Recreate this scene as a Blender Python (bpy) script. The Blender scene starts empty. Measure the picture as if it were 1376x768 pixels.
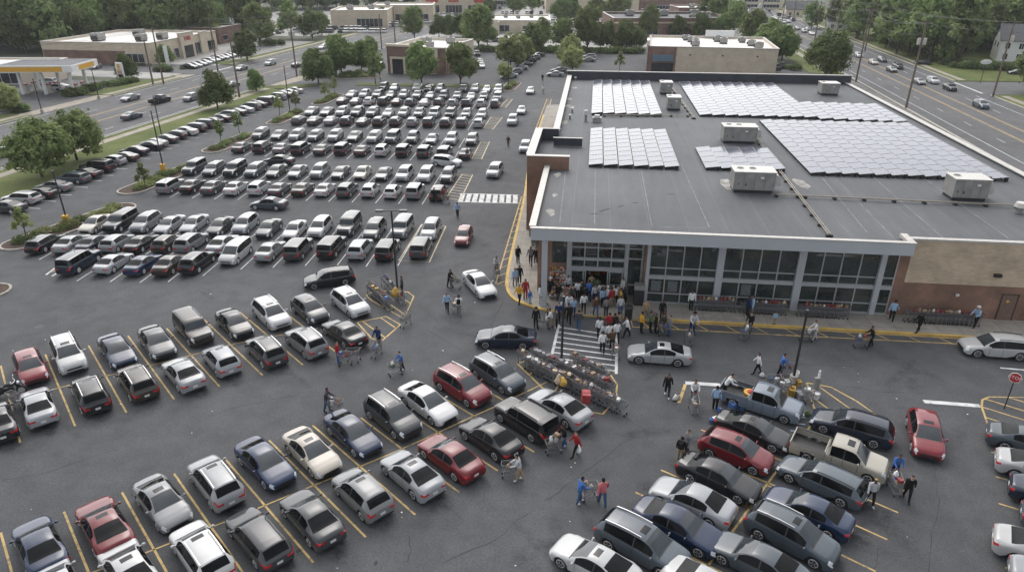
import bpy, bmesh, math, random
from mathutils import Vector, Matrix
R = math.radians
rnd = random.Random(7)
SC = bpy.context.scene
COL = SC.collection

# ------------------------------------------------------------------ camera
F_PX, H_CAM = 933.0, 26.0
PITCH = math.atan((384 + 60) / F_PX)
_cp, _sp = math.cos(PITCH), math.sin(PITCH)
def G(u, v, z=0.0):
    """survey helper: the world point at height z seen at (u, v) of the survey picture"""
    a, b = (u - 688) / F_PX, (384 - v) / F_PX
    dx, dy, dz = a, _cp + b * _sp, -_sp + b * _cp
    t = (z - H_CAM) / dz
    return Vector((dx * t, dy * t, z))
def G2(u, v, z=0.0):
    p = G(u, v, z); return (p.x, p.y)
cam_d = bpy.data.cameras.new('camera'); cam = bpy.data.objects.new('camera', cam_d); COL.objects.link(cam)
cam_d.sensor_width = 36.0; cam_d.lens = F_PX / 1376 * 36; cam_d.clip_start = 0.5; cam_d.clip_end = 4000
cam.location = (0, 0, H_CAM); cam.rotation_euler = (math.pi / 2 - PITCH, 0, 0)
SC.camera = cam

# ------------------------------------------------------------------ bookkeeping
LABELS = {}
def tag(o, label=None, cat=None, group=None, kind=None):
    if label:
        if cat and label in LABELS and not (group and LABELS[label] == group): print('DUPLABEL', label)
        if len(label.split()) > 16 or len(label.split()) < 4: print('LABELLEN', len(label.split()), label)
        LABELS[label] = group
        o['label'] = label
    if cat: o['category'] = cat
    if group: o['group'] = group
    if kind: o['kind'] = kind
    return o
def empty(name, loc=(0, 0, 0), rz=0.0, label=None, cat=None, group=None):
    o = bpy.data.objects.new(name, None); COL.objects.link(o)
    o.location = loc; o.rotation_euler = (0, 0, rz); o.empty_display_size = .3
    return tag(o, label, cat, group)
def copy_tree(o, parent=None):
    c = o.copy(); COL.objects.link(c); c.parent = parent
    for ch in list(o.children): copy_tree(ch, c)
    return c
def remove_tree(o):
    for ch in list(o.children): remove_tree(ch)
    bpy.data.objects.remove(o, do_unlink=True)

# ------------------------------------------------------------------ mesh builder
class MB:
    def __init__(s): s.v = []; s.f = []; s.m = []
    def add(s, vs, fs, mat=0):
        b = len(s.v); s.v += [tuple(p) for p in vs]
        for f in fs: s.f.append(tuple(b + i for i in f)); s.m.append(mat)
        return s
    def box(s, c, d, rz=0.0, mat=0, top=1.0):
        x, y, z = d[0] / 2, d[1] / 2, d[2] / 2; ca, sa = math.cos(rz), math.sin(rz)
        P = []
        for zz in (-z, z):
            k = top if zz > 0 else 1.0
            for px, py in ((-x, -y), (x, -y), (x, y), (-x, y)):
                px *= k; py *= k
                P.append((c[0] + px * ca - py * sa, c[1] + px * sa + py * ca, c[2] + zz))
        return s.add(P, [(3, 2, 1, 0), (4, 5, 6, 7), (0, 1, 5, 4), (1, 2, 6, 5), (2, 3, 7, 6), (3, 0, 4, 7)], mat)
    def cyl(s, p, q, r1, r2=None, n=8, mat=0, caps=True):
        r2 = r1 if r2 is None else r2
        p, q = Vector(p), Vector(q); d = (q - p).normalized()
        a = d.cross(Vector((0, 0, 1)) if abs(d.z) < .9 else Vector((1, 0, 0))).normalized(); b = d.cross(a)
        P = []
        for c, r in ((p, r1), (q, r2)):
            for i in range(n):
                t = 2 * math.pi * i / n; P.append(c + a * (r * math.cos(t)) + b * (r * math.sin(t)))
        fs = [(i, n + i, n + (i + 1) % n, (i + 1) % n) for i in range(n)]
        if caps: fs += [tuple(range(n)), tuple(range(2 * n - 1, n - 1, -1))]
        return s.add(P, fs, mat)
    def tube(s, pts, r, n=6, mat=0):
        for a, b in zip(pts, pts[1:]): s.cyl(a, b, r, r, n, mat)
        return s
    def beam(s, p, q, w, h, mat=0):
        p, q = Vector(p), Vector(q); d = (q - p).normalized()
        a = d.cross(Vector((0, 0, 1)) if abs(d.z) < .95 else Vector((1, 0, 0))).normalized(); b = a.cross(d)
        P = []
        for c in (p, q):
            for x, y in ((-1, -1), (1, -1), (1, 1), (-1, 1)): P.append(c + a * (x * w / 2) + b * (y * h / 2))
        return s.add(P, [(0, 1, 2, 3), (7, 6, 5, 4), (4, 5, 1, 0), (5, 6, 2, 1), (6, 7, 3, 2), (7, 4, 0, 3)], mat)
    def prism(s, pts, z0, z1, mat=0, topmat=None):
        n = len(pts)
        ar = sum(pts[i][0] * pts[(i + 1) % n][1] - pts[(i + 1) % n][0] * pts[i][1] for i in range(n))
        if ar < 0: pts = list(reversed(pts))
        s.add([(p[0], p[1], z1) for p in pts], [tuple(range(n))], mat if topmat is None else topmat)
        s.add([(p[0], p[1], z) for z in (z0, z1) for p in pts], [(i, (i + 1) % n, n + (i + 1) % n, n + i) for i in range(n)], mat)
        return s
    def sheet(s, pts, z, mat=0):
        n = len(pts); pts = [(p[0], p[1]) for p in pts]
        ar = sum(pts[i][0] * pts[(i + 1) % n][1] - pts[(i + 1) % n][0] * pts[i][1] for i in range(n))
        if ar < 0: pts = list(reversed(pts))
        return s.add([(p[0], p[1], z) for p in pts], [tuple(range(n))], mat)
    def ribbon(s, pts, w, z, mat=0, h=0.0):
        pts = [Vector((p[0], p[1])) for p in pts]; L = []; Rr = []
        for i, p in enumerate(pts):
            d = (pts[min(i + 1, len(pts) - 1)] - pts[max(i - 1, 0)]).normalized(); nn = Vector((-d.y, d.x))
            ww = w[i] if isinstance(w, (list, tuple)) else w
            L.append(p + nn * ww / 2); Rr.append(p - nn * ww / 2)
        n = len(pts)
        P = [(p.x, p.y, z + h) for p in Rr] + [(p.x, p.y, z + h) for p in L]
        s.add(P, [(i, i + 1, n + i + 1, n + i) for i in range(n - 1)], mat)
        if h > 0:
            P = [(p.x, p.y, zz) for zz in (z, z + h) for p in Rr]; s.add(P, [(i, i + 1, n + i + 1, n + i) for i in range(n - 1)], mat)
            P = [(p.x, p.y, zz) for zz in (z, z + h) for p in L]; s.add(P, [(i + 1, i, n + i, n + i + 1) for i in range(n - 1)], mat)
            s.add([(L[0].x, L[0].y, z), (Rr[0].x, Rr[0].y, z), (Rr[0].x, Rr[0].y, z + h), (L[0].x, L[0].y, z + h)], [(0, 1, 2, 3)], mat)
            s.add([(L[-1].x, L[-1].y, z), (Rr[-1].x, Rr[-1].y, z), (Rr[-1].x, Rr[-1].y, z + h), (L[-1].x, L[-1].y, z + h)], [(3, 2, 1, 0)], mat)
        return s
    def ball(s, c, r, n=8, m=5, mat=0):
        rx, ry, rz = r if isinstance(r, (tuple, list)) else (r, r, r); P = [(c[0], c[1], c[2] - rz)]
        for j in range(1, m):
            t = -math.pi / 2 + math.pi * j / m
            for i in range(n):
                a = 2 * math.pi * i / n; P.append((c[0] + rx * math.cos(t) * math.cos(a), c[1] + ry * math.cos(t) * math.sin(a), c[2] + rz * math.sin(t)))
        P.append((c[0], c[1], c[2] + rz)); fs = [(0, 1 + (i + 1) % n, 1 + i) for i in range(n)]
        for j in range(m - 2):
            for i in range(n):
                a, b = 1 + j * n + i, 1 + j * n + (i + 1) % n; fs.append((a, b, b + n, a + n))
        e = len(P) - 1; fs += [(e, 1 + (m - 2) * n + i, 1 + (m - 2) * n + (i + 1) % n) for i in range(n)]
        return s.add(P, fs, mat)
    def mesh(s, name, mats, smooth=None):
        me = bpy.data.meshes.new(name); me.from_pydata(s.v, [], s.f)
        for mt in (mats if isinstance(mats, (list, tuple)) else [mats]): me.materials.append(mt)
        me.polygons.foreach_set('material_index', s.m)
        if smooth is not None:
            me.polygons.foreach_set('use_smooth', [True] * len(s.f)); me.set_sharp_from_angle(angle=R(smooth))
        me.update(); return me
    def build(s, name, mats, parent=None, smooth=None, loc=None, rz=0.0):
        o = bpy.data.objects.new(name, s.mesh(name, mats, smooth)); COL.objects.link(o)
        if parent is not None: o.parent = parent
        if loc is not None: o.location = loc
        if rz: o.rotation_euler = (0, 0, rz)
        return o
def obj_from(me, name, parent=None, loc=None):
    o = bpy.data.objects.new(name, me); COL.objects.link(o); o.parent = parent
    if loc is not None: o.location = loc
    return o

# ------------------------------------------------------------------ materials
def new_mat(name):
    m = bpy.data.materials.new(name); m.use_nodes = True; nt = m.node_tree
    return m, nt, nt.nodes['Principled BSDF'], nt.nodes['Material Output']
def N(nt, t, **kw):
    n = nt.nodes.new(t)
    for k, v in kw.items():
        if k in n.inputs.keys(): n.inputs[k].default_value = v
        else: setattr(n, k, v)
    return n
def lin(c):
    return tuple((x / 12.92 if x <= .04045 else ((x + .055) / 1.055) ** 2.4) for x in c)
def col4(c): return (c[0], c[1], c[2], 1.0)
def setp(b, **kw):
    for k, v in kw.items(): b.inputs[k.replace('_', ' ')].default_value = v
def plain(name, c, rough=.6, metal=0.0, var=.12, scale=3.0, coat=0.0, spec=.5):
    m, nt, b, o = new_mat(name); tc = N(nt, 'ShaderNodeTexCoord'); nz = N(nt, 'ShaderNodeTexNoise', Scale=scale, Detail=5.0)
    nt.links.new(tc.outputs['Object'], nz.inputs['Vector'])
    rp = N(nt, 'ShaderNodeValToRGB'); e = rp.color_ramp.elements
    e[0].position = .3; e[1].position = .7
    e[0].color = col4([x * (1 - var) for x in c]); e[1].color = col4([min(1, x * (1 + var)) for x in c])
    nt.links.new(nz.outputs['Fac'], rp.inputs['Fac']); nt.links.new(rp.outputs['Color'], b.inputs['Base Color'])
    setp(b, Roughness=rough, Metallic=metal, Coat_Weight=coat, Specular_IOR_Level=spec); return m
def mixc(nt, a, bb, fac, mode='MIX'):
    mx = N(nt, 'ShaderNodeMix', data_type='RGBA', blend_type=mode)
    for sock, val in ((mx.inputs[6], a), (mx.inputs[7], bb), (mx.inputs[0], fac)):
        if hasattr(val, 'is_output'): nt.links.new(val, sock)
        else: sock.default_value = val if not isinstance(val, (tuple, list)) or len(val) == 4 else col4(val)
    return mx.outputs[2]
def ramp(nt, src, stops):
    rp = N(nt, 'ShaderNodeValToRGB'); e = rp.color_ramp.elements
    while len(e) < len(stops): e.new(.5)
    for i, (p, c) in enumerate(stops): e[i].position = p; e[i].color = col4(c if isinstance(c, (tuple, list)) else (c, c, c))
    nt.links.new(src, rp.inputs['Fac']); return rp.outputs['Color']
def noise(nt, vec, scale, detail=4.0, rough=.55):
    n = N(nt, 'ShaderNodeTexNoise', Scale=scale, Detail=detail, Roughness=rough); nt.links.new(vec, n.inputs['Vector']); return n.outputs['Fac']
def bump(nt, b, h, strength=.3, dist=.02):
    bp = N(nt, 'ShaderNodeBump', Strength=strength, Distance=dist); nt.links.new(h, bp.inputs['Height']); nt.links.new(bp.outputs['Normal'], b.inputs['Normal'])

def asphalt(name, base, spread=.25):
    m, nt, b, o = new_mat(name); tc = N(nt, 'ShaderNodeTexCoord').outputs['Object']
    big = noise(nt, tc, .06, 5, .6); mid = noise(nt, tc, .55, 6, .65); fine = noise(nt, tc, 9.0, 3, .7); gr = noise(nt, tc, 45.0, 2, .7)
    c = ramp(nt, big, [(.3, [x * (1 - spread) for x in base]), (.72, [x * (1 + spread) for x in base])])
    c = mixc(nt, c, ramp(nt, mid, [(.35, .84), (.65, 1.13)]), 1.0, 'MULTIPLY')
    c = mixc(nt, c, ramp(nt, fine, [(.3, .72), (.7, 1.3)]), 1.0, 'MULTIPLY')
    c = mixc(nt, c, ramp(nt, gr, [(.3, .7), (.72, 1.5)]), .7, 'MULTIPLY')
    st = N(nt, 'ShaderNodeTexVoronoi', Scale=.35, Randomness=1.0); nt.links.new(tc, st.inputs['Vector'])
    oil = ramp(nt, st.outputs['Distance'], [(.05, .55), (.22, 1.0)])
    c = mixc(nt, c, oil, .35, 'MULTIPLY')
    nt.links.new(c, b.inputs['Base Color']); setp(b, Roughness=.86, Specular_IOR_Level=.35)
    bump(nt, b, gr, .35, .012); return m
def brick(name, c1, c2, mortar, sx, sy, msize=.012, rough=.85, var=.35):
    m, nt, b, o = new_mat(name); tc = N(nt, 'ShaderNodeTexCoord').outputs['Object']
    sp = N(nt, 'ShaderNodeSeparateXYZ'); nt.links.new(tc, sp.inputs[0])
    ad = N(nt, 'ShaderNodeMath', operation='ADD'); nt.links.new(sp.outputs['X'], ad.inputs[0]); nt.links.new(sp.outputs['Y'], ad.inputs[1])
    cb = N(nt, 'ShaderNodeCombineXYZ'); nt.links.new(ad.outputs[0], cb.inputs['X']); nt.links.new(sp.outputs['Z'], cb.inputs['Y'])
    br = N(nt, 'ShaderNodeTexBrick', Scale=1.0); nt.links.new(cb.outputs[0], br.inputs['Vector'])
    br.inputs['Brick Width'].default_value = sx; br.inputs['Row Height'].default_value = sy; br.inputs['Mortar Size'].default_value = msize
    br.inputs['Color1'].default_value = col4(c1); br.inputs['Color2'].default_value = col4(c2); br.inputs['Mortar'].default_value = col4(mortar)
    big = noise(nt, tc, .5, 5); c = mixc(nt, br.outputs['Color'], ramp(nt, big, [(.3, 1 - var), (.7, 1 + var)]), 1.0, 'MULTIPLY')
    nt.links.new(c, b.inputs['Base Color']); setp(b, Roughness=rough); bump(nt, b, br.outputs['Fac'], .4, .01); return m
def leafy(name, cs, trans=.38):
    m, nt, b, o = new_mat(name); tc = N(nt, 'ShaderNodeTexCoord').outputs['Object']; ge = N(nt, 'ShaderNodeNewGeometry'); oi = N(nt, 'ShaderNodeObjectInfo')
    ad = N(nt, 'ShaderNodeMath', operation='MULTIPLY_ADD'); nz = noise(nt, tc, .55, 3)
    nt.links.new(ge.outputs['Random Per Island'], ad.inputs[0]); ad.inputs[1].default_value = .24; nt.links.new(nz, ad.inputs[2])
    c = ramp(nt, ad.outputs[0], [(.3, cs[0]), (.56, cs[1]), (.82, cs[2])])
    hv = N(nt, 'ShaderNodeHueSaturation'); nt.links.new(c, hv.inputs['Color'])
    mr = N(nt, 'ShaderNodeMapRange'); nt.links.new(oi.outputs['Random'], mr.inputs[0]); mr.inputs[3].default_value = .68; mr.inputs[4].default_value = 1.35
    nt.links.new(mr.outputs[0], hv.inputs['Value'])
    mh = N(nt, 'ShaderNodeMapRange'); nt.links.new(oi.outputs['Random'], mh.inputs[0]); mh.inputs[3].default_value = .494; mh.inputs[4].default_value = .514
    nt.links.new(mh.outputs[0], hv.inputs['Hue'])
    nt.links.new(hv.outputs[0], b.inputs['Base Color']); setp(b, Roughness=.75, Specular_IOR_Level=.2)
    tr = N(nt, 'ShaderNodeBsdfTranslucent'); nt.links.new(hv.outputs[0], tr.inputs['Color'])
    ms = N(nt, 'ShaderNodeMixShader'); ms.inputs[0].default_value = trans
    nt.links.new(b.outputs[0], ms.inputs[1]); nt.links.new(tr.outputs[0], ms.inputs[2]); nt.links.new(ms.outputs[0], o.inputs['Surface']); return m
def objcol(name, rough=.5, metal=0.0, coat=0.0, var=.1, scale=4.0, spec=.5):
    """surface in the object's own colour"""
    m, nt, b, o = new_mat(name); oi = N(nt, 'ShaderNodeObjectInfo'); tc = N(nt, 'ShaderNodeTexCoord').outputs['Object']
    c = mixc(nt, oi.outputs['Color'], ramp(nt, noise(nt, tc, scale, 4), [(.3, 1 - var), (.7, 1 + var)]), 1.0, 'MULTIPLY')
    nt.links.new(c, b.inputs['Base Color']); setp(b, Roughness=rough, Metallic=metal, Coat_Weight=coat, Coat_Roughness=.035, Coat_IOR=1.5, Specular_IOR_Level=spec); return m
def worn(name, c, wear=.45):
    """road paint, rubbed through to the asphalt in places"""
    m, nt, b, o = new_mat(name); tc = N(nt, 'ShaderNodeTexCoord').outputs['Object']
    w = ramp(nt, noise(nt, tc, 2.2, 8, .75), [(wear - .08, 1.0), (wear + .1, 0.0)])
    c2 = mixc(nt, c, ramp(nt, noise(nt, tc, .9, 4), [(.3, .7), (.7, 1.1)]), 1.0, 'MULTIPLY')
    cc = mixc(nt, c2, (.07, .07, .068), w); nt.links.new(cc, b.inputs['Base Color']); setp(b, Roughness=.75); return m

M = {}
M['asphalt'] = asphalt('asphalt', (.067, .0685, .072)); M['road'] = asphalt('road_asphalt', (.088, .088, .090), .18)
M['hazed_asphalt'] = asphalt('hazed_asphalt', (.26, .255, .24), .3)  # far lots: distant veil and grazing sheen lightened into the colour
M['yellow'] = worn('yellow_road_paint', (.50, .35, .13), .40); M['white_paint'] = worn('white_road_paint', (.60, .60, .59), .38)
M['cream_paint'] = worn('cream_road_paint', (.55, .46, .30), .38); M['blue_paint'] = worn('blue_road_paint', (.42, .50, .62), .36)
M['kerb_yellow'] = worn('kerb_yellow', (.55, .37, .10), .3)
M['crack'] = plain('crack_fill', (.032, .032, .033), .9)
M['ground'] = plain('rough_ground', (.055, .062, .035), .95, var=.5, scale=.05)
def grass_mat():
    m, nt, b, o = new_mat('lawn'); tc = N(nt, 'ShaderNodeTexCoord').outputs['Object']
    c = ramp(nt, noise(nt, tc, .12, 6, .65), [(.3, (.064, .086, .026)), (.55, (.108, .128, .042)), (.75, (.165, .160, .070))])
    c = mixc(nt, c, ramp(nt, noise(nt, tc, 6, 4, .7), [(.3, .6), (.7, 1.45)]), .9, 'MULTIPLY')
    nt.links.new(c, b.inputs['Base Color']); setp(b, Roughness=.95, Specular_IOR_Level=.15); bump(nt, b, noise(nt, tc, 12, 3), .6, .05); return m
M['grass'] = grass_mat()
M['mulch'] = plain('bark_mulch', (.060, .036, .026), .95, var=.5, scale=7)
def concrete_mat(name, base, joint=1.5, jdir=0.0):
    m, nt, b, o = new_mat(name); tc = N(nt, 'ShaderNodeTexCoord').outputs['Object']
    mp = N(nt, 'ShaderNodeMapping'); mp.inputs['Rotation'].default_value = (0, 0, jdir); nt.links.new(tc, mp.inputs[0])
    br = N(nt, 'ShaderNodeTexBrick', Scale=1.0, offset=0.0); nt.links.new(mp.outputs[0], br.inputs['Vector'])
    br.inputs['Brick Width'].default_value = joint; br.inputs['Row Height'].default_value = joint * 1.2; br.inputs['Mortar Size'].default_value = .018
    br.inputs['Color1'].default_value = col4(base); br.inputs['Color2'].default_value = col4([x * .9 for x in base]); br.inputs['Mortar'].default_value = col4([x * .45 for x in base])
    c = mixc(nt, br.outputs['Color'], ramp(nt, noise(nt, tc, .8, 7, .7), [(.28, .68), (.7, 1.15)]), 1.0, 'MULTIPLY')
    nt.links.new(c, b.inputs['Base Color']); setp(b, Roughness=.9); return m
M['walk'] = concrete_mat('sidewalk_concrete', (.32, .295, .255), 1.6, R(6.5)); M['path'] = concrete_mat('path_concrete', (.33, .29, .235), 1.5, R(-78))
M['kerb'] = plain('kerb_concrete', (.33, .31, .27), .9, var=.25)
M['brick'] = brick('red_brown_brick', (.25, .125, .078), (.19, .098, .064), (.17, .13, .11), .22, .075, .010)
M['brick_far'] = brick('brick_far', (.20, .112, .082), (.16, .090, .068), (.16, .12, .10), .5, .2, .02)
M['stone'] = brick('tan_split_stone', (.54, .43, .31), (.45, .355, .255), (.33, .255, .18), .40, .10, .010, var=.22)
M['tan'] = brick('tan_block', (.56, .48, .37), (.52, .44, .335), (.36, .30, .225), .9, .4, .02, var=.12)
M['cream'] = plain('cream_stucco', (.56, .49, .39), .9, var=.1)
M['fascia'] = plain('pale_blue_metal_fascia', (.46, .485, .51), .45, .35, var=.05, scale=.6)
M['frame'] = plain('aluminium_frame', (.46, .48, .49), .4, .5, var=.06)
M['cap'] = plain('parapet_cap', (.42, .40, .37), .55, .2, var=.12)
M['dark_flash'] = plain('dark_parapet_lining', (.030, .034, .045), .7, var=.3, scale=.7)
def roof_mat():
    m, nt, b, o = new_mat('roof_membrane'); tc = N(nt, 'ShaderNodeTexCoord').outputs['Object']
    mp = N(nt, 'ShaderNodeMapping'); mp.inputs['Scale'].default_value = (1, .12, 1); nt.links.new(tc, mp.inputs[0])
    c = ramp(nt, noise(nt, tc, .07, 6, .6), [(.3, (.046, .051, .059)), (.7, (.084, .087, .092))])
    c = mixc(nt, c, ramp(nt, noise(nt, mp.outputs[0], .9, 6, .7), [(.3, .82), (.7, 1.18)]), 1.0, 'MULTIPLY')
    c = mixc(nt, c, ramp(nt, noise(nt, tc, 14, 3, .7), [(.3, .8), (.7, 1.25)]), 1.0, 'MULTIPLY')
    br = N(nt, 'ShaderNodeTexBrick', Scale=1.0, offset=0.0); nt.links.new(tc, br.inputs['Vector'])
    br.inputs['Brick Width'].default_value = 3.05; br.inputs['Row Height'].default_value = 30; br.inputs['Mortar Size'].default_value = .035; br.inputs['Mortar Smooth'].default_value = .3
    c = mixc(nt, c, ramp(nt, br.outputs['Fac'], [(0, 1.0), (1, 1.5)]), .8, 'MULTIPLY')
    nt.links.new(c, b.inputs['Base Color']); setp(b, Roughness=.7, Specular_IOR_Level=.4); return m
M['roof'] = roof_mat()
M['white_roof'] = plain('white_roof', (.66, .64, .60), .8, var=.14, scale=.25)
M['seam'] = plain('pale_seam', (.19, .185, .175), .8, var=.5, scale=.8)
M['stain'] = plain('pale_roof_stain', (.25, .24, .22), .9, var=.5, scale=2)
M['hvac'] = plain('hvac_sheet_metal', (.27, .265, .25), .5, .35, var=.2, scale=1.2); M['hvac_top'] = plain('hvac_lid', (.48, .46, .42), .5, .2, var=.12)
M['dark'] = plain('dark_plastic', (.018, .018, .02), .6); M['black_metal'] = plain('black_painted_metal', (.02, .02, .022), .45)
M['conduit'] = plain('conduit', (.24, .21, .17), .5, .4)
def glass_mat(name, c, rough=.04, spec=.5):
    m, nt, b, o = new_mat(name); tc = N(nt, 'ShaderNodeTexCoord').outputs['Object']
    cc = ramp(nt, noise(nt, tc, .45, 3), [(.3, [x * .6 for x in c]), (.7, [x * 1.5 for x in c])]); nt.links.new(cc, b.inputs['Base Color'])
    setp(b, Roughness=rough, Specular_IOR_Level=spec); return m
M['glass'] = glass_mat('store_glass', (.028, .037, .034), .04, 1.0); M['car_glass'] = glass_mat('car_glass', (.006, .007, .008), .05, .12); M['screen_glass'] = glass_mat('windscreen_glass', (.026, .032, .037), .04, .55)
M['dark_win'] = glass_mat('dark_window', (.02, .022, .025), .08)
def solar_mat():
    m, nt, b, o = new_mat('solar_cells'); tc = N(nt, 'ShaderNodeTexCoord').outputs['Object']
    br = N(nt, 'ShaderNodeTexBrick', Scale=1.0, offset=0.0); nt.links.new(tc, br.inputs['Vector'])
    br.inputs['Brick Width'].default_value = .16; br.inputs['Row Height'].default_value = .16; br.inputs['Mortar Size'].default_value = .006
    br.inputs['Color1'].default_value = (.060, .068, .095, 1); br.inputs['Color2'].default_value = (.072, .080, .108, 1); br.inputs['Mortar'].default_value = (.26, .27, .30, 1)
    nt.links.new(br.outputs['Color'], b.inputs['Base Color']); setp(b, Roughness=.12, Specular_IOR_Level=.36); return m
M['solar'] = solar_mat(); M['silver'] = plain('bare_aluminium', (.55, .55, .55), .35, .8, var=.05)
M['paint'] = objcol('car_paint', .5, 0.0, 1.0, .05, 1.0, .1)
M['cloth'] = objcol('cloth', .9, 0, 0, .22, 14.0, .2); M['goods'] = objcol('goods', .6, 0, 0, .45, 9.0)
M['trim'] = plain('black_trim', (.014, .014, .015), .5); M['tyre'] = plain('tyre_rubber', (.016, .016, .017), .85); M['rim'] = plain('alloy_rim', (.58, .58, .59), .3, .5)
M['head'] = plain('headlamp', (.62, .64, .66), .1, 0, var=.25, scale=6, coat=.5); M['tail'] = plain('tail_lamp', (.42, .012, .016), .15, var=.25, scale=5, coat=.5)
M['plate'] = plain('licence_plate', (.55, .55, .52), .5, var=.2, scale=12); M['sun'] = glass_mat('sunroof_glass', (.008, .008, .010), .05, .3)
M['bark'] = plain('bark', (.075, .055, .040), .95, var=.4, scale=4); M['pole_wood'] = plain('pole_wood', (.14, .11, .085), .9, var=.3, scale=2)
M['leaf_a'] = leafy('leaves_deep', ((0.067, 0.095, 0.035), (0.125, 0.170, 0.058), (0.203, 0.252, 0.091)))
M['leaf_b'] = leafy('leaves_mid', ((0.092, 0.120, 0.044), (0.165, 0.215, 0.075), (0.259, 0.304, 0.117)))
M['leaf_c'] = leafy('leaves_light', ((0.121, 0.143, 0.054), (0.223, 0.252, 0.096), (0.335, 0.347, 0.156)))
M['leaf_f'] = leafy('leaves_forest', ((0.067, 0.096, 0.039), (0.134, 0.179, 0.066), (0.236, 0.282, 0.108)))
M['skin'] = objcol('skin', .6, 0, 0, .08, 10); M['eye'] = plain('eye', (.02, .015, .012), .3)
M['wire'] = plain('cart_wire', (.17, .17, .175), .4, .4, var=.1); M['red_plastic'] = plain('red_plastic', (.30, .02, .02), .5)
M['white_metal'] = plain('white_metal', (.68, .68, .66), .5); M['canopy_yellow'] = plain('canopy_yellow', (.62, .33, .03), .45, var=.06)
M['sign_red'] = plain('sign_red', (.38, .02, .02), .45, var=.08); M['sign_white'] = plain('sign_white', (.7, .7, .68), .5, var=.05)
M['shingle'] = plain('roof_shingle', (.10, .10, .105), .9, var=.3, scale=2.5); M['yellow_box'] = plain('yellow_base', (.55, .30, .03), .6)
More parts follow.
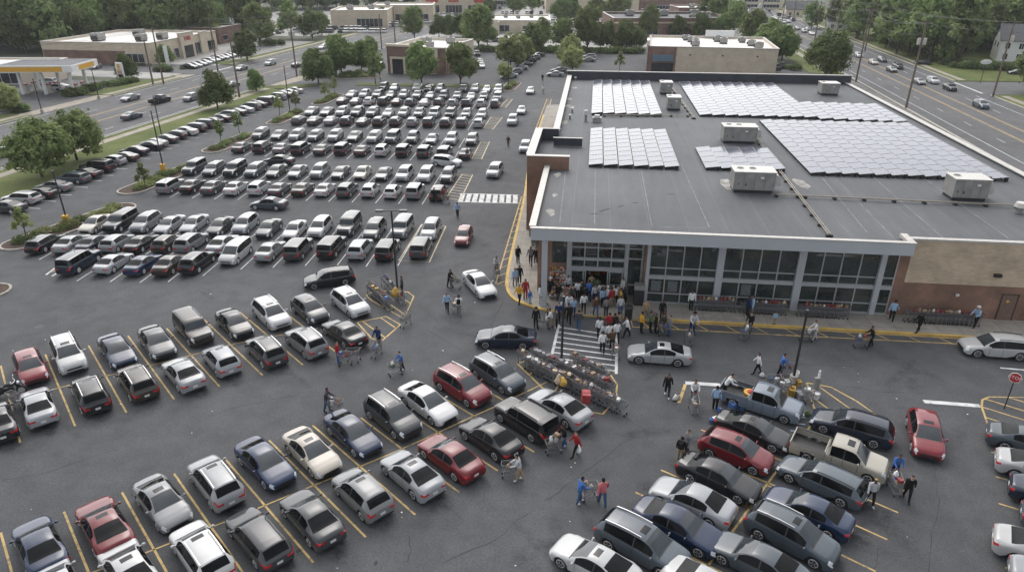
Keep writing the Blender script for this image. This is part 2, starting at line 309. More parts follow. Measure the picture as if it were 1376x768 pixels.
# ------------------------------------------------------------------ vehicles
def interp(tab, s):
    if s <= tab[0][0]: return tab[0][1]
    for (a, x), (b, y) in zip(tab, tab[1:]):
        if s <= b: return x + (y - x) * (s - a) / (b - a)
    return tab[-1][1]
CLS = {   # s runs from the nose (0) to the tail (1)
 'sedan': dict(L=4.78, W=1.85, top=[(0, .60), (.012, .68), (.04, .75), (.12, .85), (.2, .92), (.27, .98), (.33, 1.17), (.40, 1.34), (.455, 1.425), (.51, 1.46), (.57, 1.468), (.63, 1.45), (.68, 1.41), (.75, 1.29), (.83, 1.14), (.87, 1.095), (.92, 1.085), (.965, 1.06), (.985, 1.01), (1, .88)],
    belt=[(0, .50), (.05, .68), (.27, .89), (.6, .97), (.85, 1.02), (1, .80)], cowl=.27, wtop=.45, sg=(.335, .73), bp=(.55, .565), rw=(.685, .86), ax=(.18, .785), roofw=.69),
 'coupe': dict(L=4.70, W=1.85, top=[(0, .57), (.012, .65), (.05, .75), (.15, .86), (.275, .96), (.33, 1.12), (.40, 1.29), (.465, 1.385), (.52, 1.42), (.58, 1.42), (.65, 1.38), (.72, 1.29), (.80, 1.17), (.88, 1.08), (.93, 1.065), (.97, 1.04), (.985, .99), (1, .86)],
    belt=[(0, .48), (.05, .66), (.3, .88), (.6, .95), (.85, 1.0), (1, .78)], cowl=.28, wtop=.46, sg=(.345, .74), bp=(.565, .58), rw=(.67, .87), ax=(.18, .785), roofw=.67),
 'hatch': dict(L=4.38, W=1.82, top=[(0, .64), (.012, .74), (.05, .85), (.14, .96), (.245, 1.04), (.31, 1.24), (.38, 1.42), (.43, 1.51), (.49, 1.56), (.6, 1.58), (.74, 1.55), (.85, 1.49), (.91, 1.34), (.955, 1.12), (.975, 1.03), (.99, .95), (1, .80)],
    belt=[(0, .52), (.05, .72), (.25, .95), (.6, 1.03), (.9, 1.08), (.97, .93), (1, .70)], cowl=.245, wtop=.425, sg=(.31, .83), bp=(.54, .555), rw=(.865, .955), ax=(.19, .805), roofw=.70),
 'suv': dict(L=4.72, W=1.90, top=[(0, .70), (.012, .82), (.05, .94), (.14, 1.04), (.24, 1.11), (.30, 1.32), (.36, 1.50), (.41, 1.60), (.47, 1.66), (.6, 1.69), (.76, 1.665), (.88, 1.60), (.93, 1.42), (.965, 1.18), (.978, 1.10), (.99, 1.00), (1, .80)],
    belt=[(0, .58), (.05, .80), (.24, 1.01), (.6, 1.08), (.9, 1.13), (.97, 1.0), (1, .74)], cowl=.24, wtop=.405, sg=(.305, .87), bp=(.515, .53), rw=(.893, .965), ax=(.185, .80), roofw=.715, rails=True),
 'boxy': dict(L=4.85, W=1.94, top=[(0, .82), (.012, .95), (.04, 1.04), (.14, 1.11), (.265, 1.14), (.31, 1.38), (.36, 1.66), (.41, 1.75), (.6, 1.79), (.85, 1.77), (.95, 1.73), (.968, 1.5), (.985, 1.12), (.992, 1.05), (1, .82)],
    belt=[(0, .66), (.04, .92), (.265, 1.07), (.6, 1.10), (.95, 1.12), (.98, 1.0), (1, .76)], cowl=.265, wtop=.365, sg=(.315, .93), bp=(.50, .515), rw=(.953, .982), ax=(.18, .79), roofw=.82, rails=True),
 'wagon': dict(L=4.95, W=1.88, top=[(0, .60), (.012, .70), (.05, .80), (.14, .89), (.265, .97), (.32, 1.2), (.41, 1.46), (.47, 1.52), (.6, 1.55), (.8, 1.52), (.9, 1.46), (.945, 1.26), (.978, 1.0), (.99, .94), (1, .78)],
    belt=[(0, .52), (.05, .68), (.265, .90), (.6, .96), (.9, 1.0), (.97, .9), (1, .70)], cowl=.265, wtop=.41, sg=(.325, .88), bp=(.525, .54), rw=(.905, .972), ax=(.185, .79), roofw=.74, rails=True),
 'minivan': dict(L=5.05, W=1.98, top=[(0, .70), (.012, .80), (.05, .92), (.12, 1.02), (.19, 1.10), (.26, 1.38), (.345, 1.68), (.42, 1.76), (.6, 1.79), (.85, 1.75), (.94, 1.69), (.965, 1.45), (.985, 1.08), (.992, 1.0), (1, .80)],
    belt=[(0, .56), (.05, .78), (.19, .98), (.6, 1.05), (.93, 1.08), (.98, .95), (1, .72)], cowl=.19, wtop=.345, sg=(.255, .92), bp=(.47, .485), rw=(.945, .982), ax=(.185, .79), roofw=.78),
 'cab': dict(L=5.6, W=1.98, top=[(0, .86), (.01, .98), (.03, 1.08), (.12, 1.13), (.225, 1.17), (.265, 1.40), (.325, 1.72), (.37, 1.80), (.48, 1.83), (.575, 1.79), (.60, 1.5), (.612, 1.14), (.62, 1.10)],
    belt=[(0, .70), (.03, .96), (.225, 1.09), (.6, 1.10), (.62, 1.06)], cowl=.225, wtop=.33, sg=(.27, .575), bp=(.43, .445), rw=(.582, .609), ax=(.165, 2.0), roofw=.80, smax=.62),
}
WR = .355
def loft(c, cls):
    """one smooth skin for the whole shell, split by what each face is"""
    L, W2 = c['L'], c['W'] / 2; smax = c.get('smax', 1.0)
    keys = {0, .012, .03, .05, .09, smax}
    for k in ('cowl', 'wtop'): keys.add(c[k])
    keys |= set(c['sg']) | set(c['bp']) | set(c['rw']) | {c['cowl'] - .014, c['wtop'] + .035, c['wtop'] + .11}
    for a in c['ax']:
        if a < 1: keys |= {a + d / L for d in (-.40, -.37, -.26, -.1, .1, .26, .37, .40)}
    seams = [c['sg'][0] + .012, c['bp'][0] + .004, c['sg'][1] - .03]
    keys |= {s for s, _ in c['top']}
    for q in seams: keys = {s for s in keys if not (abs(s - q) < .006 and s not in c['bp'])} | {q, q + .0045}
    if smax == 1.0: keys |= {.955, .975}
    st = []
    for s in sorted(keys):
        if 0 <= s <= smax and (not st or s - st[-1] > .0035): st.append(s)
    st[-1] = smax
    RINGS = []
    for s in st:
        top = interp(c['top'], s); belt = min(interp(c['belt'], s), top - .04); h = top - belt
        wf = 1.0
        if s < .10: wf = 1 - .24 * ((.10 - s) / .10) ** 2.2
        elif s < .2: wf = 1.0
        if smax == 1.0 and s > .9: wf = 1 - .17 * ((s - .9) / .1) ** 2.2
        zb = .22
        if s < .04: zb = .22 + .10 * (.04 - s) / .04
        if smax == 1.0 and s > .95: zb = .22 + .12 * (s - .95) / .05
        arch = 0
        for a in c['ax']:
            dx = (s - a) * L
            if abs(dx) < .401: arch = max(arch, WR + math.sqrt(max(0, .402 ** 2 - dx * dx)))
        z0 = max(zb, arch - .0); cab = min(1, max(0, (h - .10) / .35))
        wr = c['roofw'] + (.86 - c['roofw']) * (1 - cab)
        z3 = max(belt - .10, z0 + .05); z2 = max(min(.52, z3 - .04), z0 + .025); belt2 = max(belt, z3 + .02)
        if belt2 > top - .02: top = belt2 + .03
        h = top - belt2
        P = [(.80 * W2 * wf, z0), (.97 * W2 * wf, z0 + .012), (1.0 * W2 * wf, z2), (.985 * W2 * wf, z3), (.955 * W2 * wf, belt2),
             (.93 * W2 * wf, belt2 + .25 * min(h, .12)), (wr * W2 * wf, top - min(.35 * h, .075)), (wr * .9 * W2 * wf, top - min(.14 * h, .034)), (wr * .45 * W2 * wf, top - .010), (0, top)]
        RINGS.append([(L / 2 - s * L, y, z) for y, z in P] + [(L / 2 - s * L, -y, z) for y, z in reversed(P[:-1])])
    n = len(RINGS[0]); parts = {}
    def put(name, P, mat=0):
        d = parts.setdefault(name, MB()); d.add(P, [tuple(range(len(P)))], mat)
    for i in range(len(st) - 1):
        ms = (st[i] + st[i + 1]) / 2
        for j in range(n - 1):
            k = j if j < 9 else 17 - j
            side = 1 if j < 9 else -1
            P = [RINGS[i][j], RINGS[i + 1][j], RINGS[i + 1][j + 1], RINGS[i][j + 1]]
            nm, mt = 'body', 0
            if k >= 7 and c['cowl'] < ms < c['wtop']: nm = 'windshield'
            elif k >= 7 and c['rw'][0] < ms < c['rw'][1]: nm = 'rear_window'
            elif k >= 6 and c['cowl'] - .014 < ms < c['cowl']: mt = 1
            elif k == 5 and c['sg'][0] < ms < c['sg'][1]:
                if c['bp'][0] < ms < c['bp'][1]: mt = 1
                else: nm = 'side_window' + ('L' if side > 0 else 'R')
            elif k == 8 and c['wtop'] + .035 < ms < c['wtop'] + .11: nm = 'sunroof'
            elif k in (2, 3) and ms < .05 and ms > .0: nm = 'headlight' + ('L' if side > 0 else 'R') if k == 3 else 'body'
            elif k in (4, 5) and .012 < ms < .05: nm = 'headlight' + ('L' if side > 0 else 'R')
            elif k in (3, 4) and smax == 1.0 and ms > .945: nm = 'taillight' + ('L' if side > 0 else 'R')
            elif k == 0 or (k == 4 and c['sg'][0] - .02 < ms < c['sg'][1] + .01): mt = 1
            elif k in (1, 2, 3) and any(abs(ms - q - .00225) < .0015 for q in seams): mt = 1
            put(nm, P, mt)
    if smax == 1.0:
        zt = min(interp(c['belt'], .99), interp(c['top'], 1.0) - .02)
        for s, q in ((1, 'L'), (-1, 'R')): parts['taillight' + q].box((-L / 2 + .015, s * W2 * .62, zt - .02), (.05, W2 * .32, .115))
    b = parts['body']
    b.add(RINGS[0], [tuple(range(n))][::-1], 0); b.add(RINGS[-1], [tuple(range(n - 1, -1, -1))], 0)
    b.box((L / 2 - smax * L / 2, 0, .42), (smax * L * .94, W2 * 1.42, .36), 0, 1)
    return parts
def merged(mbs):
    """weld the grid so that it shades smoothly"""
    bm = bmesh.new()
    me = bpy.data.meshes.new('t'); me.from_pydata(mbs.v, [], mbs.f); me.polygons.foreach_set('material_index', mbs.m); bm.from_mesh(me); bpy.data.meshes.remove(me)
    bmesh.ops.remove_doubles(bm, verts=bm.verts, dist=.002); return bm
def mb_mesh(mbs, name, mats, smooth=35):
    bm = merged(mbs); me = bpy.data.meshes.new(name); bm.to_mesh(me); bm.free()
    for m_ in mats: me.materials.append(m_)
    me.polygons.foreach_set('use_smooth', [True] * len(me.polygons)); me.set_sharp_from_angle(angle=R(smooth)); return me
def wheel_meshes():
    t = MB(); t.cyl((0, -.10, 0), (0, .10, 0), WR, WR, 18)
    r = MB(); r.cyl((0, .096, 0), (0, .110, 0), .255, .245, 16)
    h = MB()
    for k in range(5):
        a = 2 * math.pi * k / 5; h.beam((.05 * math.cos(a), .112, .05 * math.sin(a)), (.23 * math.cos(a), .114, .23 * math.sin(a)), .055, .02)
    r.add(h.v, h.f, 0); r.cyl((0, .109, 0), (0, .1105, 0), .21, .21, 14, 1)
    return t.mesh('wheel', M['tyre'], 40), r.mesh('rim', [M['rim'], M['trim']], 40)
WHEEL, RIM = wheel_meshes()
def front_kit(c):
    L, W2 = c['L'], c['W'] / 2; zt = c['top'][0][1]
    g = MB(); g.box((L / 2 - .005, 0, zt - .13), (.03, W2 * 1.05, .12)); g.box((L / 2 - .006, 0, .36), (.03, W2 * 1.2, .09)); return g
def rear_kit(c):
    L, W2 = c['L'], c['W'] / 2
    g = MB(); g.box((-L / 2 + .012, 0, .36), (.04, W2 * 1.45, .10)); return g
def mirror_mb(c, s):
    W2 = c['W'] / 2; x = c['L'] / 2 - (c['cowl'] + .06) * c['L']; z = interp(c['belt'], c['cowl']) + .10
    m_ = MB(); m_.ball((x, s * (W2 + .10), z), (.07, .10, .075), 8, 5); m_.beam((x, s * W2 * .93, z - .03), (x, s * (W2 + .04), z), .05, .05); return m_
def rail_mb(c, s):
    m_ = MB(); W2 = c['W'] / 2; y = s * W2 * c['roofw'] * .9; a = c['wtop'] + .06
    pts = [(c['L'] / 2 - q * c['L'], y, interp(c['top'], q) + .035) for q in (a, a + .15, a + .3, min(.88, a + .42))]
    for p, q in zip(pts, pts[1:]): m_.beam(p, q, .04, .035)
    for p in (pts[0], pts[-1]): m_.beam(p, (p[0], p[1], p[2] - .07), .04, .04)
    return m_
def bed_mb(c):
    L, W2 = c['L'], c['W'] / 2; x0, x1 = L / 2 - .623 * L, -L / 2 + .06; cx = (x0 + x1) / 2; ln = x0 - x1; b = MB()
    ax = L / 2 - .795 * L
    for s in (1, -1):
        y = s * (W2 - .05)
        for xa, xb, zl in ((x0, ax + .42, .32), (ax + .42, ax - .42, .80), (ax - .42, x1, .36)):
            b.box(((xa + xb) / 2, y, (zl + 1.10) / 2), (xa - xb, .10, 1.10 - zl))
        b.box((cx, s * (W2 - .10), 1.115), (ln, .14, .03), 0, 1)
    b.box((x0 - .03, 0, .85), (.06, W2 * 1.8, .5)); b.box((cx, 0, .62), (ln, W2 * 1.8, .05), 0, 1); b.box((x1 + .1, 0, .45), (.1, W2 * 1.7, .2), 0, 1)
    b.box((cx, 0, .42), (ln * .96, W2 * 1.3, .3), 0, 1)
    return b
def tailgate_mb(c):
    L, W2 = c['L'], c['W'] / 2; b = MB(); b.box((-L / 2 + .035, 0, .84), (.06, W2 * 1.82, .52)); return b
def boxtail(c, s):
    b = MB(); b.box((-c['L'] / 2 + .02, s * (c['W'] / 2 - .06), .9), (.05, .10, .32)); return b
def wheels_at(c):
    L, W2 = c['L'], c['W'] / 2; axs = list(c['ax'])
    if c.get('smax'): axs[1] = .795
    return [(L / 2 - a * L, s * (W2 - .125), s) for a in axs for s in (1, -1)]
PROTO = {}
def make_full(k):
    c = CLS['cab' if k == 'pickup' else k]; P = loft(c, k); r = bpy.data.objects.new('car', None); COL.objects.link(r)
    def part(nm, mbs, mats, par=r, sm=35): return obj_from(mb_mesh(mbs, nm, mats, sm), nm, par)
    has_sun = k in ('suv', 'coupe', 'hatch', 'pickup')
    if not has_sun: P['body'].add(P['sunroof'].v, P['sunroof'].f, 0)
    part('body', P['body'], [M['paint'], M['trim']])
    if has_sun: part('sunroof', P['sunroof'], [M['sun']])
    part('windshield', P['windshield'], [M['screen_glass']]); part('rear_window', P['rear_window'], [M['car_glass']])
    for s in 'LR':
        part('side_window', P['side_window' + s], [M['car_glass']]); part('headlight', P['headlight' + s], [M['head']])
        if k != 'pickup': part('taillight', P['taillight' + s], [M['tail']])
    part('grille', front_kit(c), [M['trim']]); zt = c['top'][0][1]
    pl = MB(); pl.box((-c['L'] / 2 - .004, 0, .62), (.03, .32, .15)); part('license_plate', pl, [M['plate']])
    if k == 'pickup':
        part('cargo_bed', bed_mb(c), [M['paint'], M['trim']]); part('tailgate', tailgate_mb(c), [M['paint']])
        for s in (1, -1): part('taillight', boxtail(c, s), [M['tail']])
    else: part('rear_bumper', rear_kit(c), [M['trim']])
    for s in (1, -1): part('mirror', mirror_mb(c, s), [M['paint'] if k != 'boxy' else M['trim']])
    if c.get('rails'):
        for s in (1, -1): part('roof_rail', rail_mb(c, s), [M['trim'] if k != 'suv' else M['silver']])
    for x, y, s in wheels_at(c):
        w = obj_from(WHEEL, 'wheel', r, (x, y, WR)); w.rotation_euler = (0, 0, 0 if s > 0 else math.pi); obj_from(RIM, 'rim', w)
    return r
def join(P, names):
    o = MB()
    for nm in names:
        if nm in P: o.add(P[nm].v, P[nm].f, 0)
    return o
def make_mid(k):
    c = CLS['cab' if k == 'pickup' else k]; P = loft(c, k); r = bpy.data.objects.new('car', None); COL.objects.link(r)
    b = P['body']; q = P['sunroof']; b.add(q.v, q.f, 0); g = front_kit(c); b.add(g.v, g.f, 1); g = rear_kit(c); b.add(g.v, g.f, 1)
    if k == 'pickup':
        for g in (bed_mb(c), tailgate_mb(c)): b.add(g.v, g.f, 0)
    for s in (1, -1): g = mirror_mb(c, s); b.add(g.v, g.f, 0)
    obj_from(mb_mesh(b, 'body', [M['paint'], M['trim']]), 'body', r)
    obj_from(mb_mesh(join(P, ['windshield']), 'windshield', [M['screen_glass']]), 'windshield', r)
    obj_from(mb_mesh(join(P, ['side_windowL', 'side_windowR', 'rear_window']), 'window', [M['car_glass']]), 'window', r)
    for s in 'LR':
        obj_from(mb_mesh(P['headlight' + s], 'headlight', [M['head']]), 'headlight', r)
        if k != 'pickup': obj_from(mb_mesh(P['taillight' + s], 'taillight', [M['tail']]), 'taillight', r)
    for x, y, s in wheels_at(c):
        w = obj_from(WHEEL_MID, 'wheel', r, (x, y, WR)); w.rotation_euler = (0, 0, 0 if s > 0 else math.pi)
    return r
wm = MB(); wm.cyl((0, -.10, 0), (0, .10, 0), WR, WR, 12); wm.cyl((0, .10, 0), (0, .108, 0), .245, .235, 10, 1); WHEEL_MID = wm.mesh('wheel', [M['tyre'], M['rim']], 40)
def far_mb(k):
    c = CLS['cab' if k == 'pickup' else k]; P = loft(c, k); o = MB(); b = P['body']
    for v, f, m_ in [(b.v, b.f, b.m)]:
        base = len(o.v); o.v += v
        for ff, mm in zip(f, m_): o.f.append(tuple(base + i for i in ff)); o.m.append(mm)
    for nm, mt in (('windshield', 2), ('rear_window', 2), ('side_windowL', 2), ('side_windowR', 2), ('headlightL', 3), ('headlightR', 3), ('taillightL', 4), ('taillightR', 4), ('sunroof', 0)):
        if nm in P: o.add(P[nm].v, P[nm].f, mt)
    if k == 'pickup':
        for g in (bed_mb(c), tailgate_mb(c)): o.add(g.v, g.f, 0)
    for x, y, s in wheels_at(c): o.cyl((x, y - .1, WR), (x, y + .1, WR), WR, WR, 8, 1)
    return o
FARMATS = [M['paint'], M['trim'], M['screen_glass'], M['head'], M['tail']]
def make_far(k):
    o = obj_from(mb_mesh(far_mb(k), 'car', FARMATS), 'car'); return o
KINDS = {'s': ('sedan', 'sedan'), 'o': ('coupe', 'low sedan'), 'h': ('hatch', 'hatchback'), 'v': ('suv', 'SUV'), 'x': ('boxy', 'boxy SUV'), 'w': ('wagon', 'wagon'), 'm': ('minivan', 'minivan'), 'p': ('pickup', 'pickup truck')}
PAINT = {'K': ('black', (.010, .010, .012)), 'W': ('white', (.39, .39, .39)), 'S': ('silver', (.25, .26, .27)), 'G': ('dark grey', (.042, .044, .048)), 'B': ('blue', (.006, .018, .054)), 'R': ('red', (.150, .011, .016)),
         'N': ('dark brown', (.035, .027, .022)), 'C': ('champagne', (.36, .33, .28)), 'D': ('dark blue', (.008, .014, .028)), 'T': ('grey-blue', (.058, .073, .088)), 'L': ('light grey', (.16, .165, .17)), 'Q': ('pale blue-grey', (.15, .18, .22))}
CARS = []    # (x, y, heading in degrees, kind letter, paint letter, row name, order)
def row(name, spec, head, z=.75, end='store'):
    for i, (u, v, code) in enumerate(spec):
        p = G(u, v, z); h = head + rnd.uniform(-1.8, 1.8) + (180 if 'r' in code[2:] else 0)
        CARS.append(dict(x=p.x, y=p.y, h=h, k=code[0], c=code[1], row=name, fix=None))
def single(u, v, code, head, label, z=.7, name=None):
    p = G(u, v, z); CARS.append(dict(x=p.x, y=p.y, h=head, k=code[0], c=code[1], row=None, fix=label))
# the angled yellow-striped blocks, near left
row('the farther line of the left block', [(40, 490, 'hR'), (91, 474, 'vW'), (156, 467, 'sB'), (210, 456, 'sG'), (259, 439, 'xN'), (314, 431, 'sK'), (364, 419, 'vW'), (416, 413, 'hG'), (470, 404, 'vW')], -49)
row('the nearer line of the left block', [(-4, 562, 'sK'), (50, 541, 'sS'), (121, 525, 'vK'), (184, 509, 'vN'), (246, 498, 'sS'), (297, 480, 'hS'), (357, 468, 'vG'), (411, 456, 'vL'), (462, 443, 'sK')], 131)
row('the farther line of the bottom left block', [(52, 728, 'sBr'), (139, 701, 'oRr'), (217, 670, 'oL'), (289, 643, 'vSr'), (355, 617, 'sB'), (418, 602, 'oC'), (473, 577, 'sB'), (527, 555, 'vG'), (574, 537, 'sW'), (621, 516, 'vR'), (668, 499, 'vT')], -46)
row('the nearer line of the bottom left block', [(75, 787, 'sW'), (172, 760, 'oW'), (270, 738, 'vW'), (346, 716, 'wG'), (418, 690, 'sG'), (486, 658, 'hL'), (553, 632, 'oS'), (605, 609, 'sR'), (659, 584, 'sK'), (707, 560, 'xK'), (752, 543, 'sS')], 134)
# the block between the crosswalk and the right edge
row('the left line of the lower right block', [(800, 752, 'oWr'), (863, 727, 'vT'), (911, 702, 'sB'), (931, 668, 'sSr'), (966, 636, 'sK'), (990, 602, 'hR'), (1013, 573, 'oK')], -37)
single(1022, 536, 'pQ', -33, 'pale blue-grey pickup truck with an open bed holding a basket')
row('the right line of the lower right block', [(956, 790, 'sW'), (1020, 750, 'sTr'), (1065, 715, 'vT'), (1087, 682, 'sBr'), (1105, 640, 'wTr')], -41)
single(1128, 606, 'pC', -34, 'beige pickup truck with an empty dark cargo bed', .9)
single(1145, 570, 'wD', 149, 'dark blue wagon parked beside the beige pickup truck')
row('the short line at the right edge', [(1388, 592, 'sT'), (1402, 628, 'sW'), (1424, 666, 'sD'), (1438, 702, 'hT'), (1413, 742, 'sW'), (1434, 784, 'sS')], -31)
# on the move or standing in the lanes
single(644, 379, 'sW', -65, 'white sedan driving down the lane beside the striped kerb')
single(680, 451, 'sD', 176, 'dark blue sedan crossing in front of the store crosswalk')
single(886, 472, 'oS', 171.5, 'silver sedan with open sunroof in front of the glass shopfront')
single(1338, 464, 'wW', 170, 'white wagon driving along the brick store wall')
single(1244, 580, 'hR', -112, 'dark red hatchback coming down the right lane')
single(623, 315, 'hR', -95, 'red hatchback with pale roof driving towards the crosswalk lane')
single(442, 372, 'wK', 200, 'black wagon standing across the lane behind the left block')
single(361, 272, 'sT', 173, 'grey-blue sedan crossing the lane between two blocks')
single(374, 215, 'sG', 172, 'dark grey sedan crossing the lane behind the second block', .6)
single(600, 216, 'vW', -19, 'white SUV turning out of the lane beside striped bays', .7)
single(665, 228, 'vS', -100, 'silver SUV coming down the lane beside the entrance tower')
single(706, 196, 'vS', -97, 'silver SUV waiting under the brick entrance tower')
single(689, 160, 'vS', -96, 'silver SUV nearer of two following along the building side', .8)
single(701, 146, 'sS', -96, 'silver sedan farther of two following along the building side', .8)
single(713, 120, 'sS', -96, 'silver sedan rolling past the back corner of the store', .8)
# the white-striped blocks, row by row away from the camera
row('the back line of the first block', [(128, 298, 'sC'), (162, 296, 'xK'), (196, 297, 'vL'), (228, 299, 'sS'), (261, 298, 'sS'), (296, 301, 'sG'), (330, 299, 'vS'), (361, 304, 'sG'), (396, 306, 'sW'), (430, 303, 'vW'), (469, 301, 'xG'), (503, 306, 'vG'), (540, 304, 'xL'), (579, 306, 'vS')], -95)
row('the middle line of the first block', [(61, 323, 'wK'), (96, 323, 'sS'), (126, 323, 'sD'), (157, 323, 'hS'), (190, 323, 'sK'), (224, 323, 'hN'), (257, 323, 'vL'), (299, 324, 'sS')], 85)
row('the front line of the first block', [(106, 349, 'xD'), (152, 349, 'sS'), (192, 351, 'sB'), (229, 351, 'sN'), (265, 349, 'vK'), (317, 337, 'mWr'), (363, 333, 'sS'), (401, 332, 'xG'), (446, 329, 'xK'), (484, 331, 'vS'), (521, 332, 'xK'), (566, 329, 'xG')], 85)
def auto(name, p0, p1, codes, head, z=.75, skip=()):
    a, b = G(*p0, z), G(*p1, z); n = len(codes)
    for i, c in enumerate(codes):
        if c == '..': continue
        q = a.lerp(b, i / (n - 1)); CARS.append(dict(x=q.x + rnd.uniform(-.08, .08), y=q.y + rnd.uniform(-.22, .22), h=head + (180 if 'r' in c[2:] else 0) + rnd.uniform(-1.2, 1.2), k=c[0], c=c[1], row=name, fix=None))
auto('the back line of the second block', (260, 224), (603, 233.5), 'xG wG xK vT sG sL vL sG sC sG vS vW vG sK xG'.split()[:13], -95)
auto('the front line of the second block', (230, 247), (589, 256), 'xL sK sG sW vW sG sN sW vG hW hW xL vN xK'.split()[:13], 85)
auto('the back line of the third block', (349, 179), (634, 186), 'vG sG vL vG vL sK vL xG vG sL vS vG'.split() , -95)
auto('the front line of the third block', (325, 196), (626, 203.5), 'sG vK sL xK sG xK sN vW xK xG xK sK'.split(), 85)
auto('the back line of the fourth block', (419, 148), (648, 152), 'sL sG vL vK vG sW vL vG xS xK vG vL'.split(), -95)
auto('the front line of the fourth block', (401, 160), (643, 163.5), 'hG sG sL vK sG vK vK hL xK vK xG vS'.split(), 85)
auto('the back line of the fifth block', (473, 125), (669, 128.5), 'sL vS vG sK vL vG sS xK vG sS vK xL'.split(), -95)
auto('the front line of the fifth block', (460, 134), (666, 138), 'sG sL hW xK sN vG sW xK vL xK vS vG'.split(), 85)
auto('the line on the grass median', (515, 116), (670, 118.5), 'xK sS .. vS sK vL .. xG vS sW vS'.split(), -95)
le = [(8, 276, 'sG'), (28, 264, 'wW'), (52, 257, 'sK'), (72, 248, 'sL'), (97, 237, 'wT'), (112, 231, 'sK'), (130, 223, 'xK'), (150, 214, 'hS'), (166, 209, 'sN'), (180, 201, 'sD'), (200, 194, 'sK')]
a_, b_ = G(206, 190, .8), G(394, 120, .8)
row('the line along the left lawn', le, 171)
nn = 19
for i in range(nn):
    q = a_.lerp(b_, i / (nn - 1)); code = 'sL sG hK sW vK xG sD sK vW sK sS vG sK xG sG vL sG sW sS'.split()[i]
    CARS.append(dict(x=q.x, y=q.y, h=171 + rnd.uniform(-1, 1), k=code[0], c=code[1], row='the line along the left lawn', fix=None))
def lane(name, pts, head, z=.6):
    for u, v, code in pts:
        p = G(u, v, z); CARS.append(dict(x=p.x, y=p.y, h=head + (180 if 'r' in code[2:] else 0), k=code[0], c=code[1], row=name, fix=None))
lane('the traffic on the left road', [(14, 202, 'hS'), (80, 194, 'sS'), (175, 131, 'sLr'), (177, 155, 'sT'), (215, 134, 'pK'), (257, 131, 'vLr'), (324, 91, 'sLr'), (312, 113, 'sL'), (363, 84.5, 'vSr'), (399, 87, 'sK'), (434, 63, 'sSr'), (440, 59, 'vWr')], 78)
lane('the traffic on the right road', [(1111, 52, 'sS'), (1138, 62, 'sS'), (1154, 73, 'hW'), (1174, 82, 'sC'), (1186, 79, 'vG'), (1199, 92, 'sG'), (1207, 88, 'xK'), (1236, 108, 'sL'), (1254, 107, 'vW'), (1277, 116, 'xK'), (1319, 139, 'vT'), (1091, 44, 'sW'), (1081, 41, 'vL'), (1086, 38, 'sS'), (1072, 37, 'sG'), (1061, 34, 'sK'), (1053, 29, 'vW'), (1060, 28, 'sL'), (1043, 26, 'vG'), (1036, 22, 'sW'), (1042, 24, 'sK')], -99, .8)
lane('the traffic on the right road', [(1026, 34, 'sWr'), (1022, 27, 'sKr')], -99, .8)
auto('the line behind the storefront trees', (684, 101), (722, 73), 'sS vL sS sK vK vL sK'.split(), -150)
lane('the cars under the reddish trees', [(746, 99, 'sS'), (751, 94, 'sL'), (790, 80, 'sS'), (792, 76, 'vW')], 175)
auto('the strip store line', (255, 88), (320, 70), 'sK sS sL sS vW sS vK sL sS sS vS sK'.split(), -12)
lane('the cars at the filling station', [(73, 118, 'vW'), (63, 110, 'mW'), (80, 116, 'sS')], 175)
lane('the cars beside the restaurant', [(510, 84, 'mS'), (639, 67, 'sS'), (641, 72, 'xK'), (645, 82, 'sK'), (647, 88, 'sL'), (128, 89, 'sS')], -85)
lane('the side street beyond the right road', [(1367, 97, 'sK'), (1240, 84, 'sK')], 170)

def dist_px(c): return 1 / math.hypot(c['x'], c['y'], H_CAM)
CARS.sort(key=lambda c: -dist_px(c))
ORD = ['only', 'first', 'second', 'third', 'fourth', 'fifth', 'sixth', 'seventh', 'eighth', 'ninth', 'tenth', 'eleventh', 'twelfth']
from collections import defaultdict
byrow = defaultdict(list)
for c in CARS:
    if c['row']: byrow[c['row']].append(c)
ENDS = {'left': 'from the camera'}
for rn, cs in byrow.items():
    side = ('traffic' in rn or 'lawn' in rn or 'storefront' in rn or 'strip store' in rn or 'right edge' in rn)
    cs.sort(key=(lambda c: c['y']) if side else (lambda c: -c['x'] if 'lower right' not in rn else c['y']))
    endn = 'nearest the camera' if side or 'lower right' in rn else 'nearest the store'
    looks = defaultdict(list)
    for c in cs: looks[(c['c'], c['k'])].append(c)
    for (pc, kc), q in looks.items():
        nm = PAINT[pc][0] + ' ' + KINDS[kc][1]
        for i, c in enumerate(q):
            if len(q) == 1: c['fix'] = 'the only %s in %s' % (nm, rn)
            else:
                o = ORD[i + 1] if i else ''
                c['fix'] = ('%s %s from the %s end, %s' % (ORD[i + 1], nm, 'near' if 'nearest the camera' == endn else 'store', rn))
def car_group(c):
    return ('cars in ' + c['row']) if c['row'] else 'cars driving through the lot'
NCARS = 0
